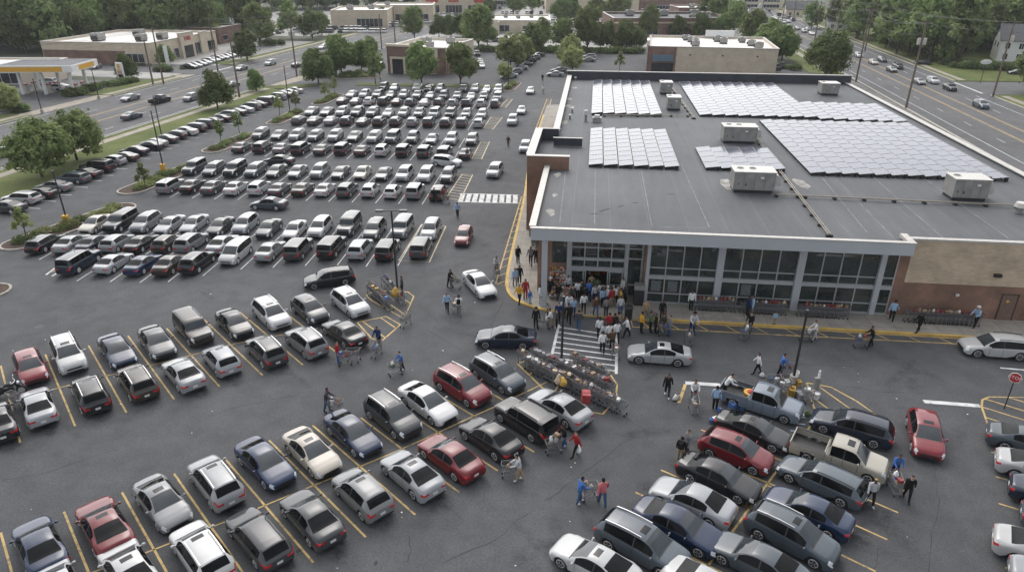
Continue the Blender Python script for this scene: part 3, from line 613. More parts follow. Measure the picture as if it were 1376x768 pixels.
for idx, c in enumerate(CARS):
    kind = KINDS[c['k']][0]; d = math.hypot(c['x'], c['y'], H_CAM)
    lod = 0 if d < 64 else (1 if d < 112 else 2)
    key = (kind, lod)
    if key not in PROTO: PROTO[key] = (make_full, make_mid, make_far)[lod](kind)
    o = copy_tree(PROTO[key]); nm = {'minivan': 'minivan', 'pickup': 'pickup_truck'}.get(kind, 'car')
    o.name = nm; o.location = (c['x'], c['y'], .02); o.rotation_euler = (0, 0, R(c['h'])); k = rnd.uniform(.90, .94) if lod == 0 else rnd.uniform(.86, .91); o.scale = (k * rnd.uniform(.97, 1.03), k * rnd.uniform(.98, 1.02), k * rnd.uniform(.96, 1.03))
    f = rnd.uniform(.85, 1.15); base = PAINT[c['c']][1]; colr = tuple(min(1, x * f * rnd.uniform(.99, 1.01)) for x in base) + (1,)
    def paint(q):
        q.color = colr
        for ch in q.children: paint(ch)
    paint(o)
    tag(o, c['fix'], 'car' if nm == 'car' else nm.replace('_', ' '), car_group(c)); NCARS += 1
for o in PROTO.values(): remove_tree(o)
print('cars', NCARS)
# ------------------------------------------------------------------ ground, roads, markings
def structure(name, mb, mats, smooth=None):
    return tag(mb.build(name, mats, None, smooth), kind='structure')
g = MB(); S_ = 1900; g.sheet([(-S_, -300), (S_, -300), (S_, S_), (-S_, S_)], 0); structure('ground', g, M['ground'])
class Axis:
    """a straight road: s along it, t across it"""
    def __init__(s, P, deg, side): s.P = P; a = R(deg); s.d = (math.cos(a), math.sin(a)); s.n = (-s.d[1] * side, s.d[0] * side)
    def p(s, a, t): return (s.P[0] + s.d[0] * a + s.n[0] * t, s.P[1] + s.d[1] * a + s.n[1] * t)
    def strip(s, mb, s0, s1, t0, t1, z, mat=0): return mb.sheet([s.p(s0, t0), s.p(s1, t0), s.p(s1, t1), s.p(s0, t1)], z, mat)
LR_ = Axis((-58.7, 136.4), 78, 1); RR_ = Axis((72.7, 106.2), 81, -1)
lot = MB(); lot.sheet([(-74, -60), (-66, 36), (-60.5, 66), (-48.6, 150), (-52.0, 158), (-49.5, 178), (-38, 232), (34, 224), (60, 219), (78.5, 158), (69.8, 104), (60, 20), (60, -60)], .004)
structure('parking_lot', lot, M['asphalt'])
far = MB(); far.sheet([(-42, 236), (33, 228), (100, 232), (112, 380), (116, 470), (-25, 470)], .004); far.sheet([(-66, 262), (-52, 330), (-40, 380), (-120, 385), (-118, 262)], .004)
far.sheet([LR_.p(24.6, 29), LR_.p(60, 29), LR_.p(104, 29), LR_.p(104, 62), LR_.p(24.6, 62)], .004)
structure('far_parking_lots', far, M['hazed_asphalt'])
gl = MB(); gl.sheet([LR_.p(-60, 31), LR_.p(-8, 31), LR_.p(20, 33), LR_.p(18, 75), LR_.p(-60, 75)], .004)
gl.sheet([LR_.p(2, 24), LR_.p(2, 31), LR_.p(-14, 31), LR_.p(-14, 24)], .004); structure('filling_station_forecourt', gl, M['road'])
rd = MB(); LR_.strip(rd, -190, 330, 0, 24, .008); rd.sheet([LR_.p(33, 23), LR_.p(47, 23), LR_.p(47, 140), LR_.p(33, 140)], .0075); structure('left_road', rd, M['road'])
rr = MB(); RR_.strip(rr, -170, 420, -2.6, 19, .008); rr.sheet([RR_.p(44, 18), RR_.p(60, 18), RR_.p(66, 80), RR_.p(52, 80)], .0075); structure('right_road', rr, M['road'])
mk = MB()   # white and yellow road lines
for ax, ts, lim in ((LR_, ((.9, 0), (23.2, 0), (9.6, 1), (10.0, 1), (13.9, 1), (14.3, 1)), (-190, 330)), (RR_, ((.0, 0), (16.0, 0), (6.0, 1), (6.35, 1), (9.5, 1), (9.85, 1)), (-170, 420))):
    for t, m_ in ts:
        segs = [(lim[0], lim[1])]
        if ax is RR_ and t == 16.0: segs = [(-170, 42), (62, 420)]
        if ax is LR_ and t == 23.2: segs = [(-190, -14), (3, 32), (48, 330)]
        if ax is LR_ and t == .9: segs = [(-190, 22), (44, 330)]
        for a, b in segs: ax.strip(mk, a, b, t - .07, t + .07, .0125, m_)
for t in (3.9, 6.8, 17.2, 20.2):
    for i in range(-22, 34): LR_.strip(mk, i * 12.0, i * 12.0 + 3, t - .06, t + .06, .0125, 0)
for t in (3.1, 12.8):
    for i in range(-18, 42): RR_.strip(mk, i * 12.0, i * 12.0 + 3, t - .06, t + .06, .0125, 0)
RR_.strip(mk, 45, 59, 18.2, 18.7, .0125, 0); LR_.strip(mk, 34, 46, 23.3, 23.9, .0125, 0)
structure('road_lines', mk, [M['white_paint'], M['yellow']])
# lawns, kerbs and pavements along the roads
lw = MB()
lw.prism([LR_.p(-190, -.4), LR_.p(20, -.4), (-53.4, 156.5), (-48.9, 150), (-59.4, 72), (-61.6, 62), (-66.5, 36), (-76, -50)], .0, .10)
lw.prism([(-52.9, 154), (-51.5, 158), (-43.6, 158.6), (-43.2, 156.4), (-48.6, 153)], 0, .11)
lw.prism([LR_.p(-62, 24.6), LR_.p(-16, 24.6), LR_.p(-16, 30), LR_.p(-62, 31)], 0, .10); lw.prism([LR_.p(4, 24.6), LR_.p(31, 24.6), LR_.p(30, 27), LR_.p(18, 33), LR_.p(4, 31)], 0, .10)
lw.prism([LR_.p(49, 24.6), LR_.p(330, 24.6), LR_.p(330, 29), LR_.p(104, 29), LR_.p(60, 29.5), LR_.p(50, 33)], 0, .10)
lw.prism([RR_.p(-170, 19.5), RR_.p(43, 19.5), RR_.p(50, 60), RR_.p(-170, 60)], 0, .10); lw.prism([RR_.p(61, 19.5), RR_.p(420, 19.5), RR_.p(420, 45), RR_.p(65, 60)], 0, .10)
lw.prism([RR_.p(68, -2.9), RR_.p(320, -2.9), RR_.p(320, -9), RR_.p(68, -11)], 0, .10)
lw.prism([(-34.5, 157.6), (-2, 154.6), (-2.2, 157.4), (-34.5, 160.2)], 0, .11)     # grass median behind the lot
structure('lawn', lw, M['grass'])
pw = MB(); LR_.strip(pw, -190, 18, -3.1, -1.5, .106); LR_.strip(pw, -62, -16, 25.6, 27.2, .106); LR_.strip(pw, 4, 30, 25.6, 27.2, .106); LR_.strip(pw, 50, 330, 25.6, 27.2, .106)
pw.sheet([LR_.p(-16, 24.6), LR_.p(4, 24.6), LR_.p(4, 28), LR_.p(-16, 28)], .012); pw.sheet([LR_.p(27, 24.4), LR_.p(32, 24.4), LR_.p(30, 30)], .112)
RR_.strip(pw, -170, 42, 20.6, 22.0, .106); RR_.strip(pw, 62, 420, 20.6, 22.0, .106); RR_.strip(pw, 70, 300, -6.5, -5.0, .106)
pw.sheet([LR_.p(22, -.4), LR_.p(30, -.5), LR_.p(46, -.5), LR_.p(46, -3), LR_.p(30, -4.4), LR_.p(22, -3.2)], .012)
structure('pavement', pw, M['path'])
kb = MB()
kb.ribbon([LR_.p(-190, -.2), LR_.p(20, -.2), (-53.2, 156.8)], .3, 0, 0, .13); kb.ribbon([LR_.p(-62, 24.4), LR_.p(-16, 24.4)], .3, 0, 0, .13); kb.ribbon([LR_.p(49, 24.4), LR_.p(330, 24.4)], .3, 0, 0, .13); kb.ribbon([LR_.p(4, 24.4), LR_.p(31, 24.4)], .3, 0, 0, .13)
kb.ribbon([(-66.5, 36), (-61.6, 62), (-59.4, 72), (-48.9, 150), (-48.6, 153)], .25, 0, 0, .14)
kb.ribbon([RR_.p(-170, -2.8), RR_.p(320, -2.8)], .45, 0, 0, .16); kb.ribbon([RR_.p(-170, 19.2), RR_.p(43, 19.2)], .4, 0, 0, .14); kb.ribbon([RR_.p(61, 19.2), RR_.p(420, 19.2)], .4, 0, 0, .14)
structure('road_kerb', kb, M['kerb'])
vg = MB(); vg.sheet([RR_.p(-170, -3.1), RR_.p(58, -3.1), RR_.p(58, -17), RR_.p(-170, -24)], .007); structure('gravel_verge', vg, plain('verge', (.15, .145, .135), .95, var=.35, scale=.6))

# painted bays -------------------------------------------------------
ym = MB()
def line(px, w=.11, mat=0, mb=None): (mb or ym).ribbon([G(u, v) for u, v in px], w, .010, mat); 
for a, b in [((1, 491), (27, 594)), ((61, 476), (101, 572)), ((119, 464), (170, 554)), ((172, 451), (234, 536)), ((224, 441), (295, 519)), ((274, 429), (353, 504)), ((322, 419), (407, 490)), ((368, 408), (453, 474))]: line([a, b])
line([(20, 536), (137, 506), (205, 490), (257, 477), (314, 462), (371, 451), (427, 441)], .09)
for a, b in [((1, 715), (16, 768)), ((86, 687), (119, 768)), ((164, 661), (224, 768)), ((234, 636), (326, 768)), ((301, 614), (421, 755)), ((361.5, 591), (491.5, 721)), ((420, 571), (558, 691)), ((485, 561), (617, 661)), ((540, 549), (669, 632)), ((594, 533), (718, 607)), ((641, 517), (760, 586))]: line([a, b])
line([(60, 792), (196, 742), (309, 698), (374, 671), (448, 641), (509, 616), (569, 590), (616, 568), (665, 546), (735, 513)], .09)
line([(944, 770), (1014, 672), (1096, 563)], .12)
for u, v in [(776, 727), (817, 694), (854, 661), (888, 631), (924, 605), (942, 577)]:
    p = G(u, v); a = R(-36); ym.ribbon([p, (p.x + 6.3 * math.cos(a), p.y + 6.3 * math.sin(a))], .10, .010)
for u, v in [(1010, 687), (1032, 652), (1052, 622), (1075, 592)]:
    p = G(u, v); a = R(-40); ym.ribbon([p, (p.x + 6.0 * math.cos(a), p.y + 6.0 * math.sin(a))], .10, .010)
for u, v in [(1332, 607), (1338, 640), (1342, 676), (1346, 717), (1351, 762)]:
    p = G(u, v); a = R(-30); ym.ribbon([p, (p.x + 5.6 * math.cos(a), p.y + 5.6 * math.sin(a))], .10, .010)
def hatch(poly, step, dirpt, w=.11, m_=0, outline=True, pix=True):
    P = [Vector(G2(*q)) if pix else Vector(q) for q in poly]
    if outline: ym.ribbon(P + [P[0]], .13, .0105, m_)
    a, b = (Vector(G2(*q)) if pix else Vector(q) for q in dirpt); d = (b - a).normalized(); n = Vector((-d.y, d.x))
    lo = min(q.dot(n) for q in P); hi = max(q.dot(n) for q in P); k = lo + step * .6
    while k < hi - .2:
        xs = []
        for q, r_ in zip(P, P[1:] + P[:1]):
            s0, s1 = q.dot(n) - k, r_.dot(n) - k
            if s0 * s1 < 0: xs.append((q + (r_ - q) * (s0 / (s0 - s1))).dot(d))
        xs.sort()
        for i in range(0, len(xs) - 1, 2):
            e0, e1 = n * k + d * xs[i], n * k + d * xs[i + 1]; ym.ribbon([e0, e1], w, .010, m_)
        k += step
# striped end bays
hatch([(1319, 546), (1320, 537), (1329, 533), (1400, 534), (1405, 590), (1332, 584)], 1.15, ((1324, 540), (1376, 556)))
hatch([(1084, 514), (1117, 520), (1150, 538), (1176, 556), (1130, 566), (1094, 548)], 1.3, ((1100, 520), (1135, 545)))
hatch([(695, 488), (720, 481), (790, 492), (818, 500), (829, 516), (828, 535), (810, 556), (793, 553), (730, 522)], 2.2, ((800, 530), (790, 552)))
hatch([(492, 397), (504, 390), (548, 392), (556, 398), (543, 428), (500, 404)], 1.4, ((515, 404), (545, 425)))
hatch([(480, 433), (519, 425), (538, 436), (514, 457), (500, 455)], 1.4, ((480, 433), (510, 455)))
hatch([(588, 302), (599, 304), (577, 352), (536, 350), (566, 302)], 50, ((580, 300), (560, 340)), m_=1)
hatch([(735, 133), (741, 133), (727, 184), (716, 184)], .9, ((728, 150), (738, 150)), .10)
for blk in [[(621, 234), (635, 235), (618, 270), (598, 268)], [(646, 191), (658, 190), (647, 214), (634, 213)], [(660, 157), (675, 158), (662, 174), (650, 172)], [(682, 133), (689, 133), (679, 145), (672, 144)]]: hatch(blk, 1.0, ((blk[0][0], blk[0][1] + 6), (blk[1][0], blk[1][1] + 7)), m_=1)
# fire lane stripes round the store
hatch([(701, 264), (709, 264), (690, 330), (681, 372), (679, 384), (666, 381)], 1.25, ((690, 300), (700, 297)), .10)
hatch([(848, 430), (900, 433), (1032, 440), (1100, 444), (1294, 455), (1400, 461), (1400, 470), (1292, 462), (1032, 449), (900, 442), (850, 439)], 1.75, ((1058, 442), (1076, 451)), .10)
ym.ribbon([G(66, 366), G(150, 340)], .1, .010, 1)
ym.ribbon([G(1111, 550), G(1130, 560)], .1, .0102, 2)
wm_ = MB()
# white bay lines of the far blocks, from the spine outwards
def baylines(p0, p1, n, ln, zc=.0, ang=-95):
    a, b = Vector(G2(*p0)), Vector(G2(*p1))
    for i in range(n + 1):
        q = a.lerp(b, i / n); c, s = math.cos(R(ang)), math.sin(R(ang)); wm_.ribbon([q, (q.x + c * ln, q.y + s * ln)], .10, .010)
def rowlines(name, ang, half=2.75, drop=2.35):
    cs = sorted([c for c in CARS if c['row'] == name], key=lambda c: c['x']); c0, s0 = math.cos(R(ang)), math.sin(R(ang))
    for a, b in zip(cs, cs[1:]):
        if b['x'] - a['x'] > 4.5: continue
        x, y = (a['x'] + b['x']) / 2, (a['y'] + b['y']) / 2; wm_.ribbon([(x - c0 * half, y - s0 * half), (x + c0 * half, y + s0 * half)], .10, .010)
for rn in list(byrow):
    if rn.split()[-2] in ('first', 'second', 'third', 'fourth', 'fifth'): rowlines(rn, -95, 3.0)
rowlines('the line on the grass median', -95)
cs = sorted(byrow['the line along the left lawn'], key=lambda c: c['y'])
for a, b in zip(cs, cs[1:]):
    x, y = (a['x'] + b['x']) / 2, (a['y'] + b['y']) / 2; c0, s0 = math.cos(R(-9)), math.sin(R(-9)); wm_.ribbon([(x - c0 * 2.4, y - s0 * 2.4), (x + c0 * 3.2, y + s0 * 3.2)], .11, .010)
# crosswalks and stop bars
def cross(c00, c10, c11, c01, n, w, along=True, edges=True, stripe=.42):
    a, b, c, d = (Vector(G2(*q)) for q in (c00, c10, c11, c01))
    if edges: wm_.ribbon([a, b], w, .0105); wm_.ribbon([d, c], w, .0105)
    for i in range(n):
        t = (i + .5) / n; wm_.ribbon([a.lerp(b, t), d.lerp(c, t)], stripe, .010)
cross((618, 260), (697, 262), (697, 273), (614, 271), 9, .18, stripe=.55)
cross((751, 436), (738, 492), (828, 502), (829, 448), 8, .20, stripe=.155)
wm_.ribbon([G(1241, 539), G(1317, 545)], .38, .010); wm_.ribbon([G(921, 514), G(968, 517)], .38, .010); wm_.ribbon([G(1344, 494), G(1378, 497)], .16, .010)
ym.ribbon([G(921, 516), G(912, 541)], .2, .0098)
wm_.ribbon([G(62, 369), G(78, 357), G(84, 362), G(70, 371)], .2, .010)
for px in ([(1063, 548), (1086, 560), (1097, 566)], [(1060, 556), (1087, 562)], [(1050, 566), (1082, 570)], [(1062, 578), (1078, 580)]): wm_.ribbon([G(*q) for q in px], .12, .0104, 1)
structure('yellow_bay_lines', ym, [M['yellow'], M['cream_paint'], M['blue_paint']])
structure('white_bay_lines', wm_, [M['white_paint'], M['blue_paint']])
# cracks, sealed joints and litter
ck = MB()
def crack(px, w=.05, jit=.12):
    P = []
    for (a, b) in zip(px, px[1:]):
        A, B = Vector(G2(*a)), Vector(G2(*b)); n = max(2, int((B - A).length / .7))
        for i in range(n): P.append(A.lerp(B, i / n) + Vector((rnd.uniform(-jit, jit), rnd.uniform(-jit, jit))))
    P.append(Vector(G2(*px[-1]))); ck.ribbon(P, [w * rnd.uniform(.4, 1.3) for _ in P], .009)
for px in ([(864, 577), (820, 610), (787, 632), (733, 672)], [(1254, 617), (1260, 650), (1261, 683), (1254, 715), (1248, 768)], [(594, 674), (620, 697)], [(551, 721), (552, 740), (548, 755)], [(563, 408), (590, 435), (614, 447), (650, 455)], [(660, 436), (678, 400)], [(1210, 502), (1228, 512), (1241, 522)], [(1140, 520), (1180, 526), (1240, 528)], [(868, 500), (905, 502), (925, 504)], [(540, 425), (600, 458), (620, 470)], [(0, 645), (70, 632), (160, 603)], [(20, 452), (70, 445), (130, 415)], [(60, 400), (100, 412), (160, 404)], [(600, 755), (660, 728), (710, 690)], [(1175, 768), (1178, 745), (1180, 735)], [(280, 560), (330, 545), (400, 530)], [(640, 300), (660, 250), (680, 200)], [(150, 310), (190, 280), (270, 265)], [(840, 560), (880, 585)], [(1000, 480), (1060, 488), (1150, 492)]): crack(px)
structure('asphalt_cracks', ck, M['crack'])
lt = MB()
for i in range(60):
    u, v = rnd.uniform(0, 1376), rnd.uniform(390, 768); p = G(u, v)
    if p.y > 47 and p.x > 0: continue
    r_ = rnd.uniform(.02, .05); lt.box((p.x, p.y, .015), (r_ * 2, r_ * rnd.uniform(.8, 2), .012), rnd.uniform(0, 3), rnd.choice((0, 0, 1)))
tag(lt.build('litter', [M['sign_white'], M['cream']]), kind='stuff')
ol = MB()
for u, v in [(453, 738), (458, 730), (520, 703), (400, 740), (445, 728), (53, 580), (505, 756), (205, 440)]:
    p = G(u, v)
    ol.sheet([(p.x + rnd.uniform(.06, .17) * math.cos(k), p.y + rnd.uniform(.06, .17) * math.sin(k)) for k in (0, .9, 1.8, 2.7, 3.6, 4.5, 5.4)], .0088)
structure('oil_spots', ol, M['crack'])
mh = MB(); p = G(52, 439); mh.cyl((p.x, p.y, 0), (p.x, p.y, .012), .34, .34, 20); structure('manhole_cover', mh, M['road'])

# soft oil stains soaked into the asphalt (strength fades to the rim)
def stain_mat():
    m, nt, b, o = new_mat('oil_stain'); at = N(nt, 'ShaderNodeAttribute', attribute_name='soak'); tc = N(nt, 'ShaderNodeTexCoord').outputs['Object']
    mu = N(nt, 'ShaderNodeMath', operation='MULTIPLY'); nt.links.new(at.outputs['Fac'], mu.inputs[0]); nt.links.new(ramp(nt, noise(nt, tc, 2.0, 5, .65), [(.35, .0), (.7, .85)]), mu.inputs[1])
    b.inputs['Base Color'].default_value = (.018, .018, .019, 1); setp(b, Roughness=.7); nt.links.new(mu.outputs[0], b.inputs['Alpha']); return m
sv = []; sf = []; sa = []; q = random.Random(77)
def stain(x, y, rx, ry, a, k):
    b = len(sv); sv.append((x, y, .0068)); sa.append(k)
    for ring, f in ((.5, .75), (1.0, 0.0)):
        for i in range(12):
            t = i * math.pi / 6; px, py = rx * ring * math.cos(t), ry * ring * math.sin(t); sv.append((x + px * math.cos(a) - py * math.sin(a), y + px * math.sin(a) + py * math.cos(a), .0068)); sa.append(k * f)
    for i in range(12): j = (i + 1) % 12; sf.append((b, b + 1 + i, b + 1 + j)); sf.append((b + 1 + i, b + 13 + i, b + 13 + j, b + 1 + j))
for c in CARS:
    if c['row'] and ('left block' in c['row'] or 'bottom' in c['row'] or 'lower right' in c['row'] or 'first block' in c['row']):
        for d in (-1, 1): stain(c['x'] + math.cos(R(c['h'])) * d * 2.3 + q.uniform(-.3, .3), c['y'] + math.sin(R(c['h'])) * d * 2.3 + q.uniform(-.3, .3), q.uniform(.7, 1.3), q.uniform(.5, .9), R(c['h']), q.uniform(.35, .95))
for u0, v0, u1, v1 in [(20, 600, 640, 440), (700, 768, 900, 540), (1100, 768, 1320, 560), (560, 400, 690, 300), (850, 500, 1300, 500), (60, 420, 560, 360)]:
    for i in range(9): t = q.random(); p = G(u0 + (u1 - u0) * t + q.uniform(-15, 15), v0 + (v1 - v0) * t + q.uniform(-10, 10)); stain(p.x, p.y, q.uniform(.5, 3.2), q.uniform(.3, .8), q.uniform(0, 3), q.uniform(.15, .5))
me = bpy.data.meshes.new('oil_stains'); me.from_pydata(sv, [], sf); at = me.attributes.new('soak', 'FLOAT', 'POINT'); at.data.foreach_set('value', sa); me.materials.append(stain_mat()); tag(obj_from(me, 'oil_stains'), kind='structure')
# ------------------------------------------------------------------ the store
SO = Vector((1.5, 50.4)); SA = R(-6.5); SU = Vector((math.cos(SA), math.sin(SA))); SV = Vector((-SU.y, SU.x))
def SW(u, v, z=0.0): q = SO + SU * u + SV * v; return Vector((q.x, q.y, z))
def SL(px, z):
    q = Vector(G2(px[0], px[1], z)) - SO; return q.dot(SU), q.dot(SV)
store = empty('store', (SO.x, SO.y, 0), SA, 'large flat roofed brick store with solar panels and a glass front', 'store')
RZ = 6.62
w = MB()
w.box((37.3, 2.15, 1.5), (17.4, .3, 3.0)); w.box((28.65, 2.13, 3.15), (.9, .34, 6.3)); w.box((.45, 38.6, 3.28), (.3, 71, 6.56)); w.box((46.05, 38.0, 3.28), (.3, 72, 6.56)); w.box((23.2, 74.0, 3.28), (45.5, .3, 6.56))
w.box((1.55, 3.3, 3.0), (2.3, .3, 6.0)); w.box((9.15, 2.62, 3.0), (.3, 1.2, 6.0))
w.build('wall', M['brick'], store)
w = MB(); w.box((37.55, 2.08, 4.74), (17.0, .30, 3.50)); w.build('stone_cladding', M['stone'], store)
w = MB(); w.box((37.3, 2.06, 6.58), (18.0, .42, .16)); w.build('coping', M['cap'], store)
# brick entrance tower at the left side
tw = MB(); tw.box((.1, 17.72, 4.0), (4.2, .4, 7.9)); tw.box((-1.75, 23.8, 4.0), (.4, 11.8, 7.9)); tw.box((-.75, 29.75, 4.0), (2.4, .3, 7.9)); tw.build('tower_wall', M['brick'], store)
tc = MB(); tc.box((.1, 17.75, 7.99), (4.3, .62, .08)); tc.box((-1.72, 23.9, 7.995), (.85, 11.7, .08)); tc.box((-.6, 29.75, 7.985), (2.6, .4, .06)); tc.build('tower_cap', M['cap'], store)
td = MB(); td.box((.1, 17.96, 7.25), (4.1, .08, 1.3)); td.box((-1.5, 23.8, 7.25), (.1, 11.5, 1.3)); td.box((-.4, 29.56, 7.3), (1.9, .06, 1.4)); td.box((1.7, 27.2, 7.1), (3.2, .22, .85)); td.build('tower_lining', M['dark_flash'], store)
tcc = MB(); tcc.box((1.7, 27.2, 7.56), (3.3, .3, .07)); tcc.build('ledge_cap', M['cap'], store)
rf = MB(); rf.sheet([(.2, .15), (28.1, .15), (28.1, 1.9), (46.2, 1.9), (46.2, 74.1), (-.1, 74.1), (-.1, 29.5), (-1.7, 29.5), (-1.7, 17.6), (.2, 17.6)], RZ); rf.build('roof', M['roof'], store)
# fascia, soffit and parapets
fa = MB(); fa.box((14.1, .06, 6.47), (28.3, .24, .94)); fa.box((28.14, 1.0, 6.45), (.2, 1.7, .9)); fa.build('fascia', M['fascia'], store)
fc = MB(); fc.box((14.1, .10, 6.985), (28.4, .40, .07)); fc.build('fascia_cap', M['cap'], store)
fs = MB(); fs.box((14.1, 1.68, 6.05), (27.9, 2.9, .08)); fs.build('soffit', M['fascia'], store)
pp = MB(); pp.box((.02, 9.0, 6.55), (.42, 17.2, .86)); pp.build('parapet', M['brick'], store)
pc = MB(); pc.box((.05, 9.0, 7.02), (.55, 17.4, .09)); pc.box((.1, 52.0, 7.32), (.75, 44.2, .09)); pc.box((23.2, 74.1, 8.02), (47.2, .5, .1)); pc.box((46.1, 38, 6.84), (.7, 72.2, .08)); pc.build('parapet_cap', M['cap'], store)
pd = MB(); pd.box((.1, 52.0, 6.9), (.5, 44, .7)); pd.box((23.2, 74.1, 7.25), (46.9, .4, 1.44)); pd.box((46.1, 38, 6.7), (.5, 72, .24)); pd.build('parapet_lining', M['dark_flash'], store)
cl = MB(); cl.box((1.05, .55, 3.0), (.46, .46, 6.0)); cl.box((1.05, .55, .12), (.6, .6, .24)); cl.build('column', M['fascia'], store)
bl = MB(); bl.box((28.1, 1.2, 6.86), (.5, 1.6, .26)); bl.build('fascia_return', M['cap'], store)
# glass front: four bays
bays = [(9.42, 14.72, 4), (15.2, 20.85, 4), (21.35, 26.95, 4), (27.3, 28.25, 1)]
for a, b, n in bays:
    wg = MB(); wg.box(((a + b) / 2, 2.05, 3.05), (b - a, .06, 5.9)); win = wg.build('window', M['glass'], store)
    fr = MB(); c = (a + b) / 2; ww = b - a
    for z0, z1, d in ((.0, .22, .16), (.95, 1.03, .10), (2.28, 2.62, .16), (3.22, 3.30, .10), (5.85, 6.0, .14)): fr.box((c, 1.99 - d / 2 + .05, (z0 + z1) / 2), (ww, d, z1 - z0))
    for i in range(n + 1): fr.box((a + ww * i / n, 1.985, 3.0), (.085, .12, 5.98))
    fr.build('frame', M['frame'], win)
pl = MB()
for a, b in ((9.2, 9.42), (14.72, 15.2), (20.85, 21.35), (26.95, 27.3)): pl = MB(); pl.box(((a + b) / 2, 1.9, 3.0), (b - a + .06, .34, 6.0)); pl.build('mullion_post', M['fascia'], store)
ps = MB()
for u in (10.1, 11.4, 17.3, 23.4, 10.9): pass
for u, z in ((10.1, 1.62), (11.42, 1.62), (17.25, 1.62)): ps.box((u, 2.005, z), (.78, .012, .95))
ps.build('window_poster', plain('poster_paper', (.10, .115, .12), .6, var=.6, scale=9), store)
# entrance storefront with the doors standing open
V0 = 3.12
eg = MB()
for a, b, z0, z1 in ((3.1, 7.55, 2.6, 5.9), (3.12, 4.3, 0, 2.3), (6.2, 7.5, 0, 2.3), (7.8, 8.95, 0, 5.9), (1.5, 2.75, 2.8, 5.9)): eg.box(((a + b) / 2, V0 + .05, (z0 + z1) / 2), (b - a, .05, z1 - z0))
ent = eg.build('entrance_glazing', M['glass'], store)
ef = MB()
def bar(a, b, z0, z1, d=.14): ef.box(((a + b) / 2, V0 - d / 2 + .03, (z0 + z1) / 2), (b - a, d, z1 - z0))
for u in (3.1, 4.2, 5.3, 6.4, 7.5): bar(u - .05, u + .05, 2.62, 5.9, .1)
for z0, z1 in ((2.25, 2.6), (3.17, 3.42), (4.28, 4.38), (5.75, 5.95)): bar(3.1, 7.5, z0, z1)
bar(2.74, 3.12, 0, 5.95, .3); bar(7.5, 7.8, 0, 5.95, .3); bar(8.85, 9.05, 0, 5.95, .2)
for z in (3.4, 4.3, 1.05): bar(7.8, 8.9, z, z + .1, .1)
for u in (3.14, 4.15, 4.32, 6.18, 6.35, 7.4): bar(u - .05, u + .05, 0, 2.3, .1)
for a, b in ((3.14, 4.3), (6.2, 7.5)): bar(a, b, .95, 1.03, .1); bar(a, b, 2.15, 2.28, .1); bar(a, b, 0, .15, .1)
ef.build('frame', M['frame'], ent)
rm = MB(); rm.box((6.0, 9.0, 2.3), (6.0, .1, 4.6)); rm.box((2.9, 6.2, 2.3), (.1, 5.8, 4.6)); rm.box((9.2, 6.2, 2.3), (.1, 5.6, 4.6)); rm.box((6.0, 6.1, 4.6), (6.2, 5.8, .1)); rm.box((6.0, 6.1, .05), (6.2, 5.8, .08)); rm.build('vestibule', M['dark'], store)  # room surfaces near black: the unlit inside is put into their colour
dr = MB(); dr.box((37.1, 1.985, 1.2), (1.05, .06, 2.15)); door = dr.build('door', plain('brown_door', (.15, .095, .075), .6), store)
dn = MB(); dn.box((37.1, 1.975, 2.33), (1.3, .09, .10)); dn.box((36.5, 1.975, 1.2), (.05, .08, 2.3)); dn.box((37.7, 1.975, 1.2), (.05, .08, 2.3)); dn.build('door_frame', M['bark'], door)
ds = MB(); ds.cyl((37.0, 1.94, 1.75), (37.0, 1.952, 1.75), .12, .12, 12); ds.build('door_sign', M['yellow_box'], door)
lt_ = MB(); lt_.box((35.6, 1.80, 3.95), (.5, .28, .24)); lt_.build('wall_light', M['black_metal'], store)
cm = MB(); cm.cyl((33.2, 1.98, 2.1), (33.2, 1.7, 2.2), .07, .05, 8); cm.box((33.2, 1.93, 2.1), (.2, .1, .2)); cm.build('security_camera', M['white_metal'], store)
# seams, patches, stains on the roof
sm = MB()
for px in ([(800, 228), (799, 302)], [(861, 224), (876, 305)], [(915, 220), (953, 305)], [(1100, 233), (1165, 312)], [(1170, 235), (1270, 322)], [(1235, 235), (1355, 320)], [(760, 230), (752, 300)], [(752, 301), (800, 303)], [(876, 305), (950, 306)], [(1115, 232), (1200, 318)]):
    P = [SL(q, RZ) for q in px]; sm.ribbon(P, .06, RZ + .006)
sm.build('roof_seam', M['seam'], store)
st_ = MB()
for u, v, r_ in [(749, 235, .5), (745, 262, .35), (740, 285, .6), (772, 118, .8), (766, 133, .7), (765, 143, .9), (759, 165, .7), (752, 190, .6), (980, 250, 1.2), (1075, 245, 1.0), (1300, 255, 1.0)]:
    x, y = SL((u, v), RZ); k = [rnd.uniform(.6, 1.3) for _ in range(9)]; st_.sheet([(x + r_ * k[i] * .7 * math.cos(i * .698), y + r_ * k[i] * 1.6 * math.sin(i * .698)) for i in range(9)], RZ + .004)
st_.build('roof_stain', M['stain'], store)
pt = MB()
for px in ([(793, 288), (803, 287)], [(806, 284), (819, 280)], [(831, 278), (838, 276)], [(850, 273), (858, 272)], [(896, 261), (906, 261)]):
    P = [SL(q, RZ) for q in px]; pt.ribbon(P, .14, RZ + .008)
pt.build('roof_patch', M['crack'], store)

# pavement round the store
sk = MB()
kp = [(735, 142), (722, 180), (709, 228), (706, 262), (690, 330), (681, 372), (681, 390), (690, 403), (712, 412), (740, 419), (790, 425), (900, 431), (1100, 442), (1294, 453), (1376, 458)]
KP = [Vector(G2(*q)) for q in kp]; KP.append((KP[-1] + (KP[-1] - KP[-2]) * 3)); 
